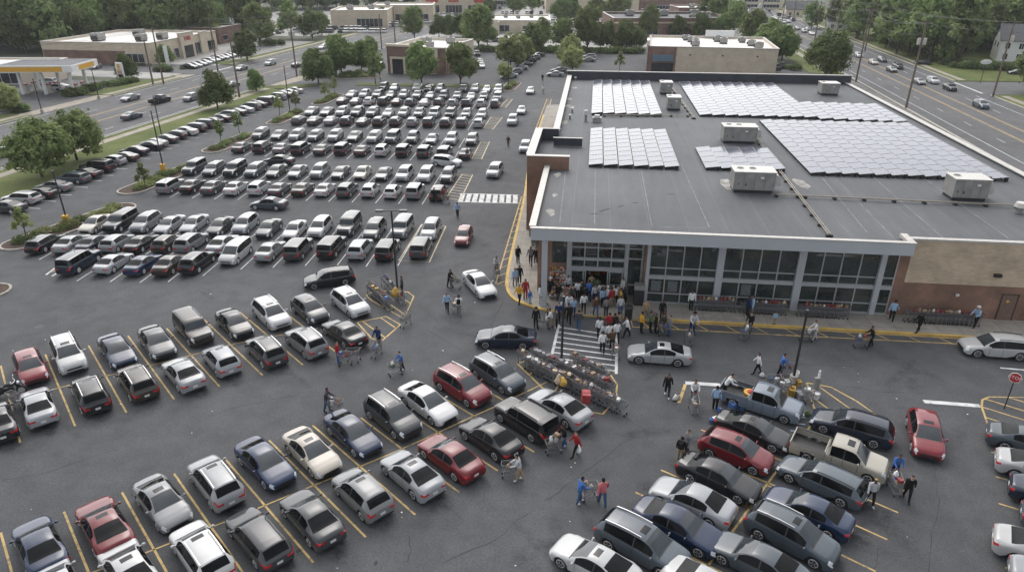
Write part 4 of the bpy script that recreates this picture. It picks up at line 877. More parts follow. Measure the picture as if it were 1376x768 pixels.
# smooth the kerb bend
def chaikin(P, n=2):
    for _ in range(n):
        Q = [P[0]]
        for a, b in zip(P, P[1:]): Q += [a.lerp(b, .25), a.lerp(b, .75)]
        P = Q + [P[-1]]
    return P
KC = chaikin(KP)
inner = [SW(60, 2.2).xy, SW(9.1, 2.2).xy, SW(9.0, 3.3).xy, SW(.5, 3.3).xy, SW(.5, 86).xy]
sk.prism([tuple(q) for q in KC] + [tuple(q) for q in inner], 0, .13)
structure('store_pavement', sk, M['walk'])
ke = MB(); ke.ribbon(KC[3:], .26, .0, 0, .136); structure('painted_kerb', ke, M['kerb_yellow'])
rp_ = MB(); rp_.prism([tuple(SW(u, v).xy) for u, v in ((4.2, -.9), (8.6, -1.1), (8.4, .3), (4.4, .3))], .01, .137); structure('kerb_ramp', rp_, M['kerb'])

# ---- roof equipment: each unit is a thing of its own
SOLID = []
def on_roof(name, u, v, label, cat, group=None, rz=0.0, z=RZ): p = SW(u, v, z + .004); return empty(name, p, SA + rz, label, cat, group)
def hvac(u0, u1, v, h, label, hood=1, dpt=2.0, fans=2):
    L = u1 - u0; r = on_roof('rooftop_unit', (u0 + u1) / 2, v + dpt / 2, label, 'air conditioner', 'air conditioning units on the store roof')
    b = MB(); b.box((0, 0, .14), (L * .94, dpt * .9, .28)); b.build('skid', M['dark'], r)
    b = MB(); b.box((0, 0, .28 + h / 2), (L, dpt, h))
    for i in range(1, 4): b.box((-L / 2 + L * i / 4, -dpt / 2 - .008, .28 + h / 2), (.035, .02, h * .96), 0, 1)
    b.box((-L * .2, -dpt / 2 - .012, .28 + h * .3), (.10, .03, .22), 0, 2); b.box((L * .18, -dpt / 2 - .012, .28 + h * .72), (.3, .012, .16), 0, 3); b.box((-L * .38, -dpt / 2 - .012, .28 + h * .35), (.06, .03, .2), 0, 2)
    b.build('cabinet', [M['hvac'], M['conduit'], M['dark'], M['sign_white']], r)
    b = MB(); b.box((0, 0, .28 + h + .04), (L + .12, dpt + .12, .08)); lid = b.build('lid', M['hvac_top'], r)
    for i in range(fans):
        f = MB(); x = -L * .32 + i * (L * .3 if fans > 1 else 0); f.cyl((x, .2, .28 + h + .075), (x, .2, .28 + h + .12), .36, .34, 18); f.cyl((x, .2, .28 + h + .121), (x, .2, .28 + h + .125), .29, .29, 16, 1); f.build('fan', [M['hvac_top'], M['dark']], lid)
    if hood:
        f = MB(); x = L / 2 * hood; P = [(x, -dpt * .3, .5), (x, dpt * .3, .5), (x, dpt * .3, .28 + h * .85), (x, -dpt * .3, .28 + h * .85), (x + .7 * hood, -dpt * .3, .62), (x + .7 * hood, dpt * .3, .62), (x + .35 * hood, dpt * .3, .28 + h * .8), (x + .35 * hood, -dpt * .3, .28 + h * .8)]
        f.add(P, [(0, 4, 7, 3), (1, 2, 6, 5), (3, 7, 6, 2), (4, 5, 6, 7), (0, 1, 5, 4)]); f.build('air_hood', M['hvac_top'], r)
    return r
hvac(19.2, 22.9, 30.6, 1.55, 'grey rooftop air conditioner behind the short row of five solar strips')
hvac(17.2, 20.8, 12.0, 1.6, 'large rooftop air conditioner nearest the glass shopfront edge')
hvac(35.8, 38.7, 11.8, 1.6, 'rooftop air conditioner by the right edge above the stone wall', 1, 2.0, 1)
hvac(14.5, 16.3, 61.0, 1.45, 'farther of two small cube air conditioners between the rear solar arrays', 0, 2.2, 1)
hvac(14.5, 16.3, 48.6, 1.45, 'nearer of two small cube air conditioners between the rear solar arrays', 0, 2.2, 1)
hvac(38.9, 41.5, 63.0, 1.45, 'rooftop air conditioner alone near the back right parapet corner', 0, 2.2, 1)
# solar strips
def strip(u, v0, v1, w_, label, group):
    L = v1 - v0; r = on_roof('solar_panel_strip', u, (v0 + v1) / 2, label, 'solar panel', group); t = R(7)
    def rot(x, z): return (x * math.cos(t) - z * math.sin(t), .32 + x * math.sin(t) + z * math.cos(t))
    def tb(mb, xc, yc, zc, dx, dy, dz, mat=0):
        P = []
        for zz in (-dz / 2, dz / 2):
            for xx, yy in ((-dx / 2, -dy / 2), (dx / 2, -dy / 2), (dx / 2, dy / 2), (-dx / 2, dy / 2)):
                X, Z = rot(xc + xx, zc + zz); P.append((X, yc + yy, Z))
        mb.add(P, [(3, 2, 1, 0), (4, 5, 6, 7), (0, 1, 5, 4), (1, 2, 6, 5), (2, 3, 7, 6), (3, 0, 4, 7)], mat)
    b = MB(); tb(b, 0, 0, 0, w_, L, .035); b.build('panel', M['solar'], r)
    f = MB()
    for x in (-w_ / 2, w_ / 2): tb(f, x, 0, .012, .04, L, .05)
    n = max(2, round(L / 1.95))
    for i in range(n + 1): tb(f, 0, -L / 2 + L * i / n, .012, w_, .028, .046)
    f.build('frame', M['hvac'], r)
    s = MB()
    for i in range(0, n + 1): y = -L / 2 + .1 + (L - .2) * i / n; s.box((w_ * .40, y, .19), (.22, .35, .38)); s.box((-w_ * .40, y, .08), (.22, .35, .16))
    s.beam((w_ * .40, -L / 2 + .1, .03), (w_ * .40, L / 2 - .1, .03), .08, .05); s.beam((-w_ * .40, -L / 2 + .1, .03), (-w_ * .40, L / 2 - .1, .03), .08, .05); s.build('ballast_mount', M['dark'], r)
ORDN = ['first', 'second', 'third', 'fourth', 'fifth', 'sixth', 'seventh', 'eighth', 'ninth', 'tenth', 'eleventh', 'twelfth', 'thirteenth']
def array(u0, u1, n, rng, nm):
    p = (u1 - u0) / n
    for i in range(n):
        v0, v1 = rng(i) if callable(rng) else rng
        strip(u0 + p * (i + .5), v0, v1, p - .14, '%s solar strip from the left in %s' % (ORDN[i], nm), 'solar strips of ' + nm)
array(4.1, 13.5, 6, (44.5, 71.8), 'the back left array')
array(4.1, 13.2, 6, (18.9, 35.5), 'the front left array')
array(18.4, 33.6, 9, (45.0, 71.6), 'the back right array')
array(33.6, 44.2, 6, lambda i: (44.2 - .15 * i, 55.6 - .1 * i), 'the short step of the back right array')
array(25.6, 43.8, 12, (18.4, 42.6), 'the large front right array')
array(15.7, 23.5, 5, (19.1, 27.4), 'the small middle array')
# conduits on blocks
def conduit(pa, pb, label):
    (a, b), (c, d) = SL(pa, RZ), SL(pb, RZ); r = on_roof('conduit', a, b, label, 'conduit'); D = Vector((c - a, d - b)); L = D.length; D.normalize()
    m_ = MB(); nn = Vector((-D.y, D.x))
    for k in (-.09, .09): m_.cyl((nn.x * k, nn.y * k, .22), (nn.x * k + D.x * L, nn.y * k + D.y * L, .22), .045, .045, 6)
    m_.build('pipe', M['conduit'], r); bl = MB(); n = int(L / 2.2)
    for i in range(n + 1): q = D * (L * i / n); bl.box((q.x, q.y, .09), (.5, .25, .18), math.atan2(D.y, D.x) + math.pi / 2)
    bl.build('support_block', M['dark'], r)
conduit((1043, 226), (1114, 318), 'paired conduit running from the solar array towards the front fascia')
conduit((1043, 264), (1366, 279), 'paired conduit running across the roof between two air conditioners')
conduit((902, 118), (932, 160), 'short conduit trailing from the two cube air conditioners')
conduit((1006, 170), (1041, 226), 'conduit between the middle air conditioner and the small solar array')
conduit((812, 157), (924, 157), 'thin conduit crossing between the two left solar arrays')
def vent(px, label, h=.7, rr_=.18):
    u, v = SL(px, RZ); r = on_roof('roof_vent', u, v, label, 'roof vent', 'vents on the store roof'); b = MB(); b.cyl((0, 0, 0), (0, 0, h * .6), rr_ * .7, rr_ * .7, 10); b.build('pipe', M['hvac'], r)
    b = MB(); b.cyl((0, 0, h * .6), (0, 0, h), rr_ * 1.3, rr_, 12); b.build('hood', M['hvac_top'], r)
vent((1369, 286), 'white capped roof vent at the right end of the conduit', .9, .4); vent((787, 163), 'tall vent stack left of the roof box unit', 1.4, .25); vent((769, 151), 'dark roof vent near the left parapet, farther one', .6)
vent((766, 160), 'dark roof vent near the left parapet, nearer one', .6); vent((773, 108), 'roof vent by the back left parapet corner', .6); vent((1254, 190), 'small roof vent beside the large solar array', .4)
bx = on_roof('roof_box', *SL((802, 164), RZ), 'small pale box unit between the two left solar arrays', 'roof unit'); b = MB(); b.box((0, 0, .3), (1.1, .9, .6)); b.build('housing', M['hvac'], bx); b = MB(); b.box((0, 0, .75), (.8, .65, .3), 0, 0, .8); b.build('cap', M['hvac_top'], bx)

# ---- things by the entrance
def at_store(name, u, v, label, cat, group=None, rz=0, z=.13): return empty(name, SW(u, v, z), SA + rz, label, cat, group)
FLOWERS = [M['red_plastic'], M['yellow_box'], M['cream'], plain('petal_pink', (.5, .16, .17), .7), M['leaf_b'], M['sign_white']]
def flower_stand(u, v, wd, tiers, label, step=.42, dep=.34):
    r = at_store('flower_stand', u, v, label, 'flower stand', 'flower stands by the entrance'); s = MB(); f = MB()
    for i in range(tiers):
        y = i * dep; z = .3 + i * step; s.box((0, y, z - .03), (wd, dep, .05))
        for _ in range(int(wd * 26)):
            q = rnd.uniform(.05, .10); f.ball((rnd.uniform(-wd / 2, wd / 2), y + rnd.uniform(-dep / 2, dep / 2), z + rnd.uniform(.06, .32)), q, 5, 4, rnd.choice((0, 0, 1, 2, 2, 3, 4, 5)))
    for x in (-wd / 2, wd / 2): s.beam((x, 0, 0), (x, (tiers - 1) * dep + .1, .3 + (tiers - 1) * step), .05, .05); s.box((x, (tiers - 1) * dep, (.3 + tiers * step) / 2), (.05, .05, .3 + tiers * step))
    s.build('rack', M['frame'], r); o = f.build('flowers', FLOWERS, r); o['kind'] = 'stuff'
flower_stand(2.05, 1.7, 1.3, 5, 'tall stand packed with red and cream flowers left of entrance')
flower_stand(3.0, .9, 1.1, 3, 'lower flower stand in front of the tall flower stand', .3)
flower_stand(7.0, 2.4, 1.0, 2, 'small flower stand right of the open entrance doors', .4, .3)
vb = at_store('drinks_cabinet', 8.75, 1.55, 'grey and black cabinet standing against the entrance post', 'cabinet'); b = MB(); b.box((0, 0, .7), (.8, .7, 1.4)); b.build('body', M['dark'], vb); b = MB(); b.box((0, -.02, 1.6), (.82, .72, .4)); b.build('top_panel', M['hvac'], vb)
rk = at_store('display_rack', 5.5, 6.2, 'dark rack of red goods just inside the open doorway', 'display'); b = MB()
for z in (.4, .9, 1.4, 1.9): b.box((0, 0, z), (2.4, .5, .05))
for x in (-1.2, 1.2): b.box((x, 0, 1.0), (.06, .5, 2.0))
b.build('shelving', M['black_metal'], rk)
for z in (.4, .9, 1.4, 1.9):
    b = MB()
    for i in range(9): b.box((-1.05 + i * .26, -.05, z + .16), (.18, .3, .26), 0, rnd.choice((0, 0, 1, 2)))
    b.build('goods', [M['sign_red'], M['cream'], M['yellow_box']], rk)
tb_ = at_store('litter_bin', 7.85, -1.05, 'dark litter bin at the kerb beside the crosswalk', 'litter bin'); b = MB(); b.cyl((0, 0, 0), (0, 0, .95), .3, .32, 14); b.build('body', M['black_metal'], tb_); b = MB(); b.cyl((0, 0, .95), (0, 0, 1.1), .34, .26, 14); b.build('lid', M['dark'], tb_)
# ------------------------------------------------------------------ other buildings
def building(name, loc, deg, w, d, h, wall, roof, label, cat='building', par=.5, lower=None, lh=0, win=(), hv=(), cap='cap', group=None):
    """local frame: x along the front, y away from it"""
    r = empty(name, (loc[0], loc[1], 0), R(deg), label, cat, group)
    b = MB(); t = .35
    for c, s in (((w / 2, t / 2), (w, t)), ((w / 2, d - t / 2), (w, t)), ((t / 2, d / 2), (t, d - 2 * t)), ((w - t / 2, d / 2), (t, d - 2 * t))): b.box((c[0], c[1], (h + par) / 2), (s[0], s[1], h + par))
    b.build('wall', M[wall], r)
    if lower:
        b = MB()
        for c, s in (((w / 2, -.03), (w + .2, .12)), ((-.03, d / 2), (.12, d)), ((w + .03, d / 2), (.12, d))): b.box((c[0], c[1], lh / 2), (s[0], s[1], lh))
        b.build('lower_wall', M[lower], r)
    b = MB(); b.sheet([(t, t), (w - t, t), (w - t, d - t), (t, d - t)], h); rf_ = b.build('roof', M[roof], r)
    b = MB()
    for c, s in (((w / 2, .1), (w + .3, .55)), ((w / 2, d - .1), (w + .3, .55)), ((.1, d / 2), (.55, d - 1)), ((w - .1, d / 2), (.55, d - 1))): b.box((c[0], c[1], h + par + .06), (s[0], s[1], .12))
    b.build('coping', M[cap], r)
    for side, a, b_, z0, z1 in win:
        m_ = MB(); f = MB(); n = max(1, int((b_ - a) / 1.6))
        def bx(mb, x0, x1, y0, y1, za, zb):
            if side == 'f': mb.box(((x0 + x1) / 2, -(y0 + y1) / 2, (za + zb) / 2), (x1 - x0, y1 - y0, zb - za))
            elif side == 'r': mb.box((w + (y0 + y1) / 2, (x0 + x1) / 2, (za + zb) / 2), (y1 - y0, x1 - x0, zb - za))
            else: mb.box((-(y0 + y1) / 2, (x0 + x1) / 2, (za + zb) / 2), (y1 - y0, x1 - x0, zb - za))
        bx(m_, a, b_, .0, .12, z0, z1); wo = m_.build('window', M['dark_win'], r)
        for i in range(n + 1): q = a + (b_ - a) * i / n; bx(f, q - .06, q + .06, .1, .17, z0, z1)
        bx(f, a, b_, .1, .18, z1 - .1, z1 + .06); bx(f, a, b_, .1, .18, z0 - .04, z0 + .08); f.build('frame', M['frame'], wo)
    for i, (x, y, s) in enumerate(hv):
        m_ = MB(); m_.box((x, y, h + .15), (s * .9, s * .7, .3), 0, 1); m_.box((x, y, h + .3 + s * .3), (s, s * .8, s * .6)); m_.box((x - s * .5, y, h + .3 + s * .2), (s * .3, s * .5, s * .3), 0, 1); m_.cyl((x, y, h + .3 + s * .6), (x, y, h + .36 + s * .6), s * .28, s * .28, 12, 1)
        m_.build('roof_unit', [M['hvac'], M['dark']], rf_)
    return r
def text(body, size, mat, parent, loc, rot, depth=.04, name='lettering', sx=1.0):
    cu = bpy.data.curves.new('t', 'FONT'); cu.body = body; cu.size = size; cu.extrude = depth; cu.align_x = 'CENTER'; cu.align_y = 'CENTER'
    t = bpy.data.objects.new('t', cu); COL.objects.link(t); bpy.context.view_layer.update()
    me = bpy.data.meshes.new_from_object(t.evaluated_get(bpy.context.evaluated_depsgraph_get())); bpy.data.objects.remove(t); bpy.data.curves.remove(cu)
    me.materials.clear(); me.materials.append(mat); o = obj_from(me, name, parent, loc); o.rotation_euler = rot; o.scale = (sx, 1, 1); return o
# brick strip store beyond the left road: front faces the road (+x side), long brick side faces the camera
ss = building('strip_store', (-94, 189), 82, 33, 31, 4.9, 'tan', 'white_roof', 'tan and brick strip store with red sign beyond the left road', 'shop', .5, None, 0,
    win=[('f', 2.5, 8.5, .4, 3.0), ('f', 20.0, 23.5, .3, 3.4), ('f', 27.5, 31.5, .4, 3.2), ('l', 2.0, 7.0, .6, 2.8), ('f', 10.5, 12.5, .4, 3.0)], hv=[(9, 8, 2.6), (14, 5, 2.6), (8, 20, 3), (20, 16, 2.8)])
b = MB(); b.box((-.06, 19, 1.7), (.14, 23.5, 3.4)); b.build('brick_panel', M['brick_far'], ss)
b = MB(); b.box((16.5, -.35, 3.2), (6.6, .8, 6.6)); b.box((25.3, -.2, 2.9), (3.4, .5, 6.0)); tw_ = b.build('entrance_tower', M['tan'], ss)
b = MB(); b.box((16.5, -.42, 6.55), (6.9, 1.0, .22)); b.box((25.3, -.25, 5.95), (3.6, .7, .2)); b.build('tower_cap', M['cap'], ss)
b = MB(); b.box((16.5, -.78, 1.6), (4.2, .12, 3.2)); b.build('window', M['dark_win'], ss)
text('TABS', 1.5, M['sign_red'], ss, (16.5, -.80, 5.0), (R(90), 0, 0), .06, 'sign_lettering')
# filling station: kiosk and canopy
ks = building('filling_station_shop', (-128, 158.5), 0, 24, 11, 4.0, 'cream', 'white_roof', 'low beige filling station shop behind the yellow canopy', 'shop', .3, None, 0, win=[('f', 5, 11, .6, 2.4), ('f', 13, 19, .3, 2.6)], hv=[(8, 6, 1.8)])
cn = empty('fuel_canopy', (-96.5, 149.5, 0), R(2), 'flat filling station canopy with a bright yellow band', 'canopy')
b = MB(); b.box((0, 0, 4.95), (15.6, 10.0, .1)); b.box((0, 0, 5.75), (15.4, 9.8, .1)); b.build('roof', M['roof'], cn)
b = MB()
for x, y, sx, sy in ((0, -5.0, 15.8, .2), (0, 5.0, 15.8, .2), (-7.8, 0, .2, 9.8), (7.8, 0, .2, 9.8)): b.box((x, y, 5.35), (sx, sy, 1.3))
b.build('fascia', M['sign_white'], cn); b = MB(); b.box((-.8, -5.115, 5.3), (13.4, .04, .95)); b.box((7.915, .5, 5.3), (.04, 6.0, .95)); b.build('yellow_band', M['canopy_yellow'], cn)
for x in (-4.6, 0, 5.6):
    for y in (-2.6, 3.0): b = MB(); b.box((x, y, 2.45), (.5, .5, 4.9)); b.build('pillar', M['white_metal'], cn)
for x, l in ((-4.6, 'left fuel pump pair under the yellow canopy'), (0, 'middle fuel pump pair under the yellow canopy'), (5.6, 'right fuel pump pair under the yellow canopy')):
    for y, side in ((-1.2, 'front'), (1.6, 'rear')):
        p = Vector((-96.5, 149.5)) + Matrix.Rotation(R(2), 2) @ Vector((x, y)); fp = empty('fuel_pump', (p.x, p.y, .01), R(2), l.replace('pump pair', 'pump of the %s island' % side), 'fuel pump', 'fuel pumps under the canopy')
        b = MB(); b.box((0, 0, .08), (1.1, 2.0, .16)); b.build('island', M['kerb'], fp); b = MB(); b.box((0, 0, .9), (.55, .9, 1.5)); b.build('body', M['hvac_top'], fp); b = MB(); b.box((0, 0, 1.75), (.58, .95, .25)); b.build('header', M['sign_red'], fp)
        b = MB(); b.tube([(.3, .2, 1.2), (.4, .25, .6), (.32, .3, .9)], .03, 5); b.build('hose', M['dark'], fp)
py_ = empty('price_sign', (*G2(165, 111), .0), R(-25), 'white and yellow price sign standing in the filling station hedge', 'sign')
b = MB(); b.box((-1.0, 0, 2.0), (.18, .3, 4.0)); b.box((1.0, 0, 2.0), (.18, .3, 4.0)); b.build('post', M['white_metal'], py_); b = MB(); b.box((0, 0, 3.1), (1.9, .36, 2.5)); pb = b.build('panel', M['sign_white'], py_)
b = MB(); b.ball((0, -.2, 3.7), (.5, .04, .42), 12, 6); b.box((0, -.195, 3.2), (.9, .03, .25)); b.box((0, -.195, 2.75), (1.3, .03, .3)); b.build('emblem', M['canopy_yellow'], pb); b = MB(); b.box((0, -.2, 2.35), (1.5, .03, .2)); b.box((0, -.2, 2.08), (1.5, .03, .16)); b.build('price_strip', M['sign_red'], pb)
# restaurant with the two big trees
rs = building('restaurant', (-30.0, 175.9), -16, 15, 20, 5.7, 'cream', 'white_roof', 'small brick and cream restaurant behind two round street trees', 'restaurant', .5, None, 0, win=[('f', 7.2, 9.0, .4, 2.4), ('f', 10.6, 12.6, .3, 2.3)], hv=[(5, 13, 1.9), (11, 14, 1.9), (9, 5, 1.7), (5, 3.5, 1.4)])
b = MB(); b.box((2.75, -.3, 3.2), (5.5, .8, 6.4)); b.box((13.9, -.05, 3.0), (1.9, .35, 6.0)); b.box((9.2, -.05, 1.5), (7.4, .25, 3.0)); b.box((15.03, 2, 1.5), (.2, 4, 3.0)); b.build('brick_front', M['brick_far'], rs)
b = MB(); b.box((2.75, -.35, 6.55), (6.0, 1.2, .5)); b.box((9.2, -.1, 4.5), (7.4, .2, 2.2)); b.build('cornice', M['cream'], rs)
b = MB(); b.box((2.75, -.74, 1.75), (3.0, .12, 3.5)); do_ = b.build('window', M['dark_win'], rs); b = MB(); b.box((2.75, -.78, 3.7), (4.0, .25, .5)); b.box((1.05, -.78, 1.75), (.5, .25, 3.5)); b.box((4.45, -.78, 1.75), (.5, .25, 3.5)); b.build('surround', M['cream'], do_)
# tan box store behind
tb = building('box_store', (33.3, 176.8), -10.5, 30, 26, 5.6, 'tan', 'white_roof', 'long tan box store with white roof behind the main store', 'shop', .45, None, 0, hv=[(9.5, 20, 1.7), (10.5, 16, 1.7), (11.5, 12, 1.7), (11.2, 6, 1.9), (17.5, 18, 2), (18.5, 13.5, 1.9), (23.5, 17, 1.6), (25, 10, 1.8), (26, 4.5, 2)])
b = MB(); b.box((3.2, -.08, 3.05), (6.6, .3, 6.1)); b.box((-.1, 13, 3.1), (.4, 25.8, 6.4)); b.build('brick_corner', M['brick_far'], tb); b = MB(); b.box((3.4, -.32, 3.5), (4.9, .5, 1.5), 0, 0); b.build('awning', plain('blue_awning', (.10, .16, .21), .6), tb)
b = MB(); b.box((3.4, -.26, 1.2), (5.2, .1, 2.2)); b.build('window', M['dark_win'], tb); b = MB(); b.box((-.35, 9, 4.2), (.6, 6, 5.2)); b.box((18.5, 25.6, 6.9), (7.5, .5, 1.6)); b.build('sign_parapet', M['white_metal'], tb)
b = MB()
for x in (9.8, 17.4, 25.4): b.box((x, -.1, 4.3), (.35, .25, .3))
b.build('wall_light', M['dark'], tb)
bb = building('brick_store', (36, 262), 1, 42, 30, 5.2, 'brick_far', 'roof', 'flat red brick store behind the tan box store', 'shop', .7, None, 0, win=[('f', 20.5, 25, .4, 2.4), ('f', 29.5, 34, .4, 2.4), ('f', 12, 16, .4, 2.4)], hv=[(9, 20, 3), (22, 20, 3), (34, 22, 3), (36, 14, 2.5), (30, 8, 2)])
b = MB(); b.box((21, -.05, 4.4), (42.3, .2, .5)); b.build('band', M['tan'], bb)
building('low_white_store', (-13, 272), -2, 27, 26, 4.0, 'tan', 'white_roof', 'low white roofed store past the parking lot trees', 'shop', .4, None, 0, win=[('f', 3, 12, .5, 2.8), ('f', 17, 21, .5, 2.6)], hv=[(5, 16, 1.5), (10, 18, 1.5), (15, 14, 1.5), (20, 18, 1.5)])
building('long_beige_store', (17, 372), -1, 46, 40, 5.6, 'tan', 'white_roof', 'long beige store far behind the brick store', 'shop', .6, None, 0, win=[('f', 4, 10, .4, 3.4)], hv=[(10, 20, 3), (24, 24, 3), (36, 18, 3)])
building('beige_depot', (66, 388), 0, 44, 30, 4.6, 'brick_far', 'white_roof', 'far brick depot with white roof between the roads', 'shop', .5, None, 0, win=[('f', 4, 30, .4, 2.5)], hv=[(10, 14, 2.4), (24, 14, 2.4)])
building('far_warehouse', (-14, 424), 0, 40, 24, 5.0, 'tan', 'white_roof', 'low tan warehouse at the very top centre of the lots', 'building', .4, None, 0, win=[('f', 4, 16, .5, 2.6), ('f', 22, 36, .5, 2.6)], hv=[(10, 12, 2.5), (28, 12, 2.5)])
building('far_brick_shop', (74, 330), 2, 24, 18, 4.6, 'brick_far', 'white_roof', 'small brick shop behind trees near the right road traffic', 'shop', .4, None, 0, win=[('f', 3, 10, .5, 2.6), ('f', 13, 21, .5, 2.6)], hv=[(8, 9, 2.2), (17, 9, 2.2)])
building('far_office', (122, 400), -12, 22, 14, 6.0, 'cream', 'roof', 'pale two storey block past the far end of the right road', 'building', .4, None, 0, win=[('f', 2, 9, .8, 2.4), ('f', 12, 20, .8, 2.4), ('f', 2, 9, 3.6, 5.2), ('f', 12, 20, 3.6, 5.2)])
building('tan_shop', (*G2(446, 38), 0), 3, 22, 26, 6.0, 'tan', 'white_roof', 'tan shop with dark entrance across the left road', 'shop', .5, None, 0, win=[('f', 10, 20, .4, 3.5)], hv=[(6, 12, 2.4), (14, 16, 2.4)])
building('shop_row', (*G2(500, 31), 0), 3, 26, 20, 6.4, 'tan', 'white_roof', 'row of far shops right of the tan shop', 'shop', .5, None, 0, win=[('f', 2, 8, .4, 3.5), ('f', 10, 16, .4, 3.5), ('f', 18, 24, .4, 3.5)], hv=[(6, 10, 2)])
fr_ = building('red_sign_shop', (*G2(566, 19), 0), 2, 34, 20, 7.0, 'tan', 'white_roof', 'distant tan shop row with red signs above dark windows', 'shop', .6, None, 0, win=[('f', 2, 9, .4, 4), ('f', 12, 20, .4, 4), ('f', 23, 31, .4, 4)], hv=[(8, 10, 2.5), (20, 10, 2.5)])
b = MB(); b.box((5.5, -.2, 5.8), (6, .2, 1.0)); b.box((16, -.2, 5.8), (5, .2, .9)); b.box((28.5, -.2, 5.9), (5, .25, 1.6)); b.build('sign_panel', M['sign_red'], fr_)
building('brick_office', (*G2(296, 60), 0), 80, 14, 16, 4.6, 'brick_far', 'white_roof', 'small brick building among trees behind the strip store', 'building', .4, None, 0, win=[('f', 2, 5, 1, 2.6), ('f', 8, 12, 1, 2.6)])
building('white_shed', (*G2(310, 36), 0), 60, 12, 12, 4.2, 'white_metal', 'white_roof', 'white shed showing between the trees far left', 'building', .3)
building('low_drive_in', (*G2(612, 46), 0), 2, 16, 12, 3.6, 'cream', 'white_roof', 'low pale building half hidden by trees behind the restaurant', 'building', .4, None, 0, win=[('f', 2, 13, .6, 2.6)])
# houses by the right road
def house(loc, deg, w, d, h, label, wall='white_metal'):
    r = empty('house', (loc[0], loc[1], 0), R(deg), label, 'house', 'houses beyond the right road'); b = MB(); b.prism([(0, 0), (w, 0), (w, d), (0, d)], 0, h)
    rh = d * .36; b.add([(0, 0, h), (0, d, h), (0, d / 2, h + rh), (w, 0, h), (w, d, h), (w, d / 2, h + rh)], [(0, 2, 1), (3, 4, 5)]); b.build('wall', M[wall], r)
    f = MB(); o = .4; P = [(-o, -o, h - .18), (w + o, -o, h - .18), (w + o, d / 2, h + rh + .12), (-o, d / 2, h + rh + .12), (-o, d + o, h - .18), (w + o, d + o, h - .18)]
    f.add(P, [(0, 1, 2, 3), (3, 2, 5, 4)]); f.add([(p[0], p[1], p[2] - .14) for p in P], [(3, 2, 1, 0), (4, 5, 2, 3)]); f.add([P[0], P[1], (P[1][0], P[1][1], P[1][2] - .14), (P[0][0], P[0][1], P[0][2] - .14)], [(3, 2, 1, 0)]); rf_ = f.build('roof', M['shingle'], r)
    c = MB(); c.box((w * .62, d * .55, h + rh + .1), (.8, .7, 2.0)); c.build('chimney', M['white_metal'], rf_)
    for x in [w * k for k in (.14, .38, .62, .86)]:
        for z in (1.4, 4.1):
            if z + 1.2 > h: continue
            q = MB(); q.box((x, -.03, z), (1.0, .08, 1.4)); wo = q.build('window', M['dark_win'], r); q = MB(); q.box((x, -.06, z + .75), (1.2, .12, .1)); q.box((x, -.06, z - .75), (1.2, .12, .1)); q.box((x, -.07, z), (.07, .06, 1.4)); q.build('frame', M['sign_white'], wo)
    for y in (d * .3, d * .7): q = MB(); q.box((-.03, y, 4.1 if h > 4.6 else 1.5), (.08, .9, 1.3)); q.build('window', M['dark_win'], r)
    return r
hs = house((131, 196), -24, 13, 10, 5.6, 'white two storey house with grey shingle roof among trees')
b = MB(); b.box((14.5, 4.5, 2.2), (4.0, 7.0, 4.4)); b.build('side_wing', M['white_metal'], hs)
house((121, 283), -15, 12, 9, 3.4, 'white bungalow behind the poles along the right road'); house((127, 345), -10, 14, 9, 3.6, 'distant white house at the far end of the right road', 'cream')
house((112.5, 322), 80, 10, 8, 3.0, 'low pale building beside the queue of traffic')

# ------------------------------------------------------------------ trees and shrubs
def crown_mesh(seed, Rr, H, z0, n, leaf, mat, lobes=9, squash=1.0, name='crown'):
    q = random.Random(seed); L = []
    for i in range(lobes):
        a = 2 * math.pi * i / lobes + q.uniform(-.5, .5); t = q.uniform(.12, .95); rad = Rr * (1 - abs(t - .42) ** 1.4 * 1.15) * q.uniform(.45, .7)
        L.append((rad * math.cos(a), rad * math.sin(a), z0 + H * t * .86 + H * .05, Rr * q.uniform(.34, .52) * (1.15 - .45 * t)))
    L.append((0, 0, z0 + H * .45, Rr * .62)); L.append((q.uniform(-.15, .15) * Rr, q.uniform(-.15, .15) * Rr, z0 + H * .86, Rr * .33))
    tot = sum(l[3] ** 2 for l in L); V = []; Fc = []
    for x, y, z, r_ in L:
        ncl = max(6, int(n / 16 * r_ * r_ / tot))
        for _ in range(ncl):
            d = Vector((q.gauss(0, 1), q.gauss(0, 1), q.gauss(.15, 1) * squash)).normalized(); c = Vector((x, y, z)) + d * (r_ * q.uniform(.72, 1.08)); cs = r_ * q.uniform(.12, .26)
            for _ in range(16):
                p = c + Vector((q.gauss(0, cs), q.gauss(0, cs), q.gauss(0, cs * .75)))
                if p.z < z0 * .7: p.z = z0 * .7 + q.uniform(0, .3)
                nn = (d * 1.3 + Vector((q.gauss(0, .5), q.gauss(0, .5), q.gauss(.35, .45)))).normalized()
                a = nn.cross(Vector((q.gauss(0, 1), q.gauss(0, 1), q.gauss(0, 1)))).normalized(); b = nn.cross(a); s = leaf * q.uniform(.6, 1.3); w = s * q.uniform(.5, .8); k = len(V)
                V += [p - a * s * .5, p + b * w * .5, p + a * s * .5, p - b * w * .5]; Fc.append((k, k + 1, k + 2, k + 3))
    me = bpy.data.meshes.new(name); me.from_pydata([tuple(v) for v in V], [], Fc); me.materials.append(mat); return me
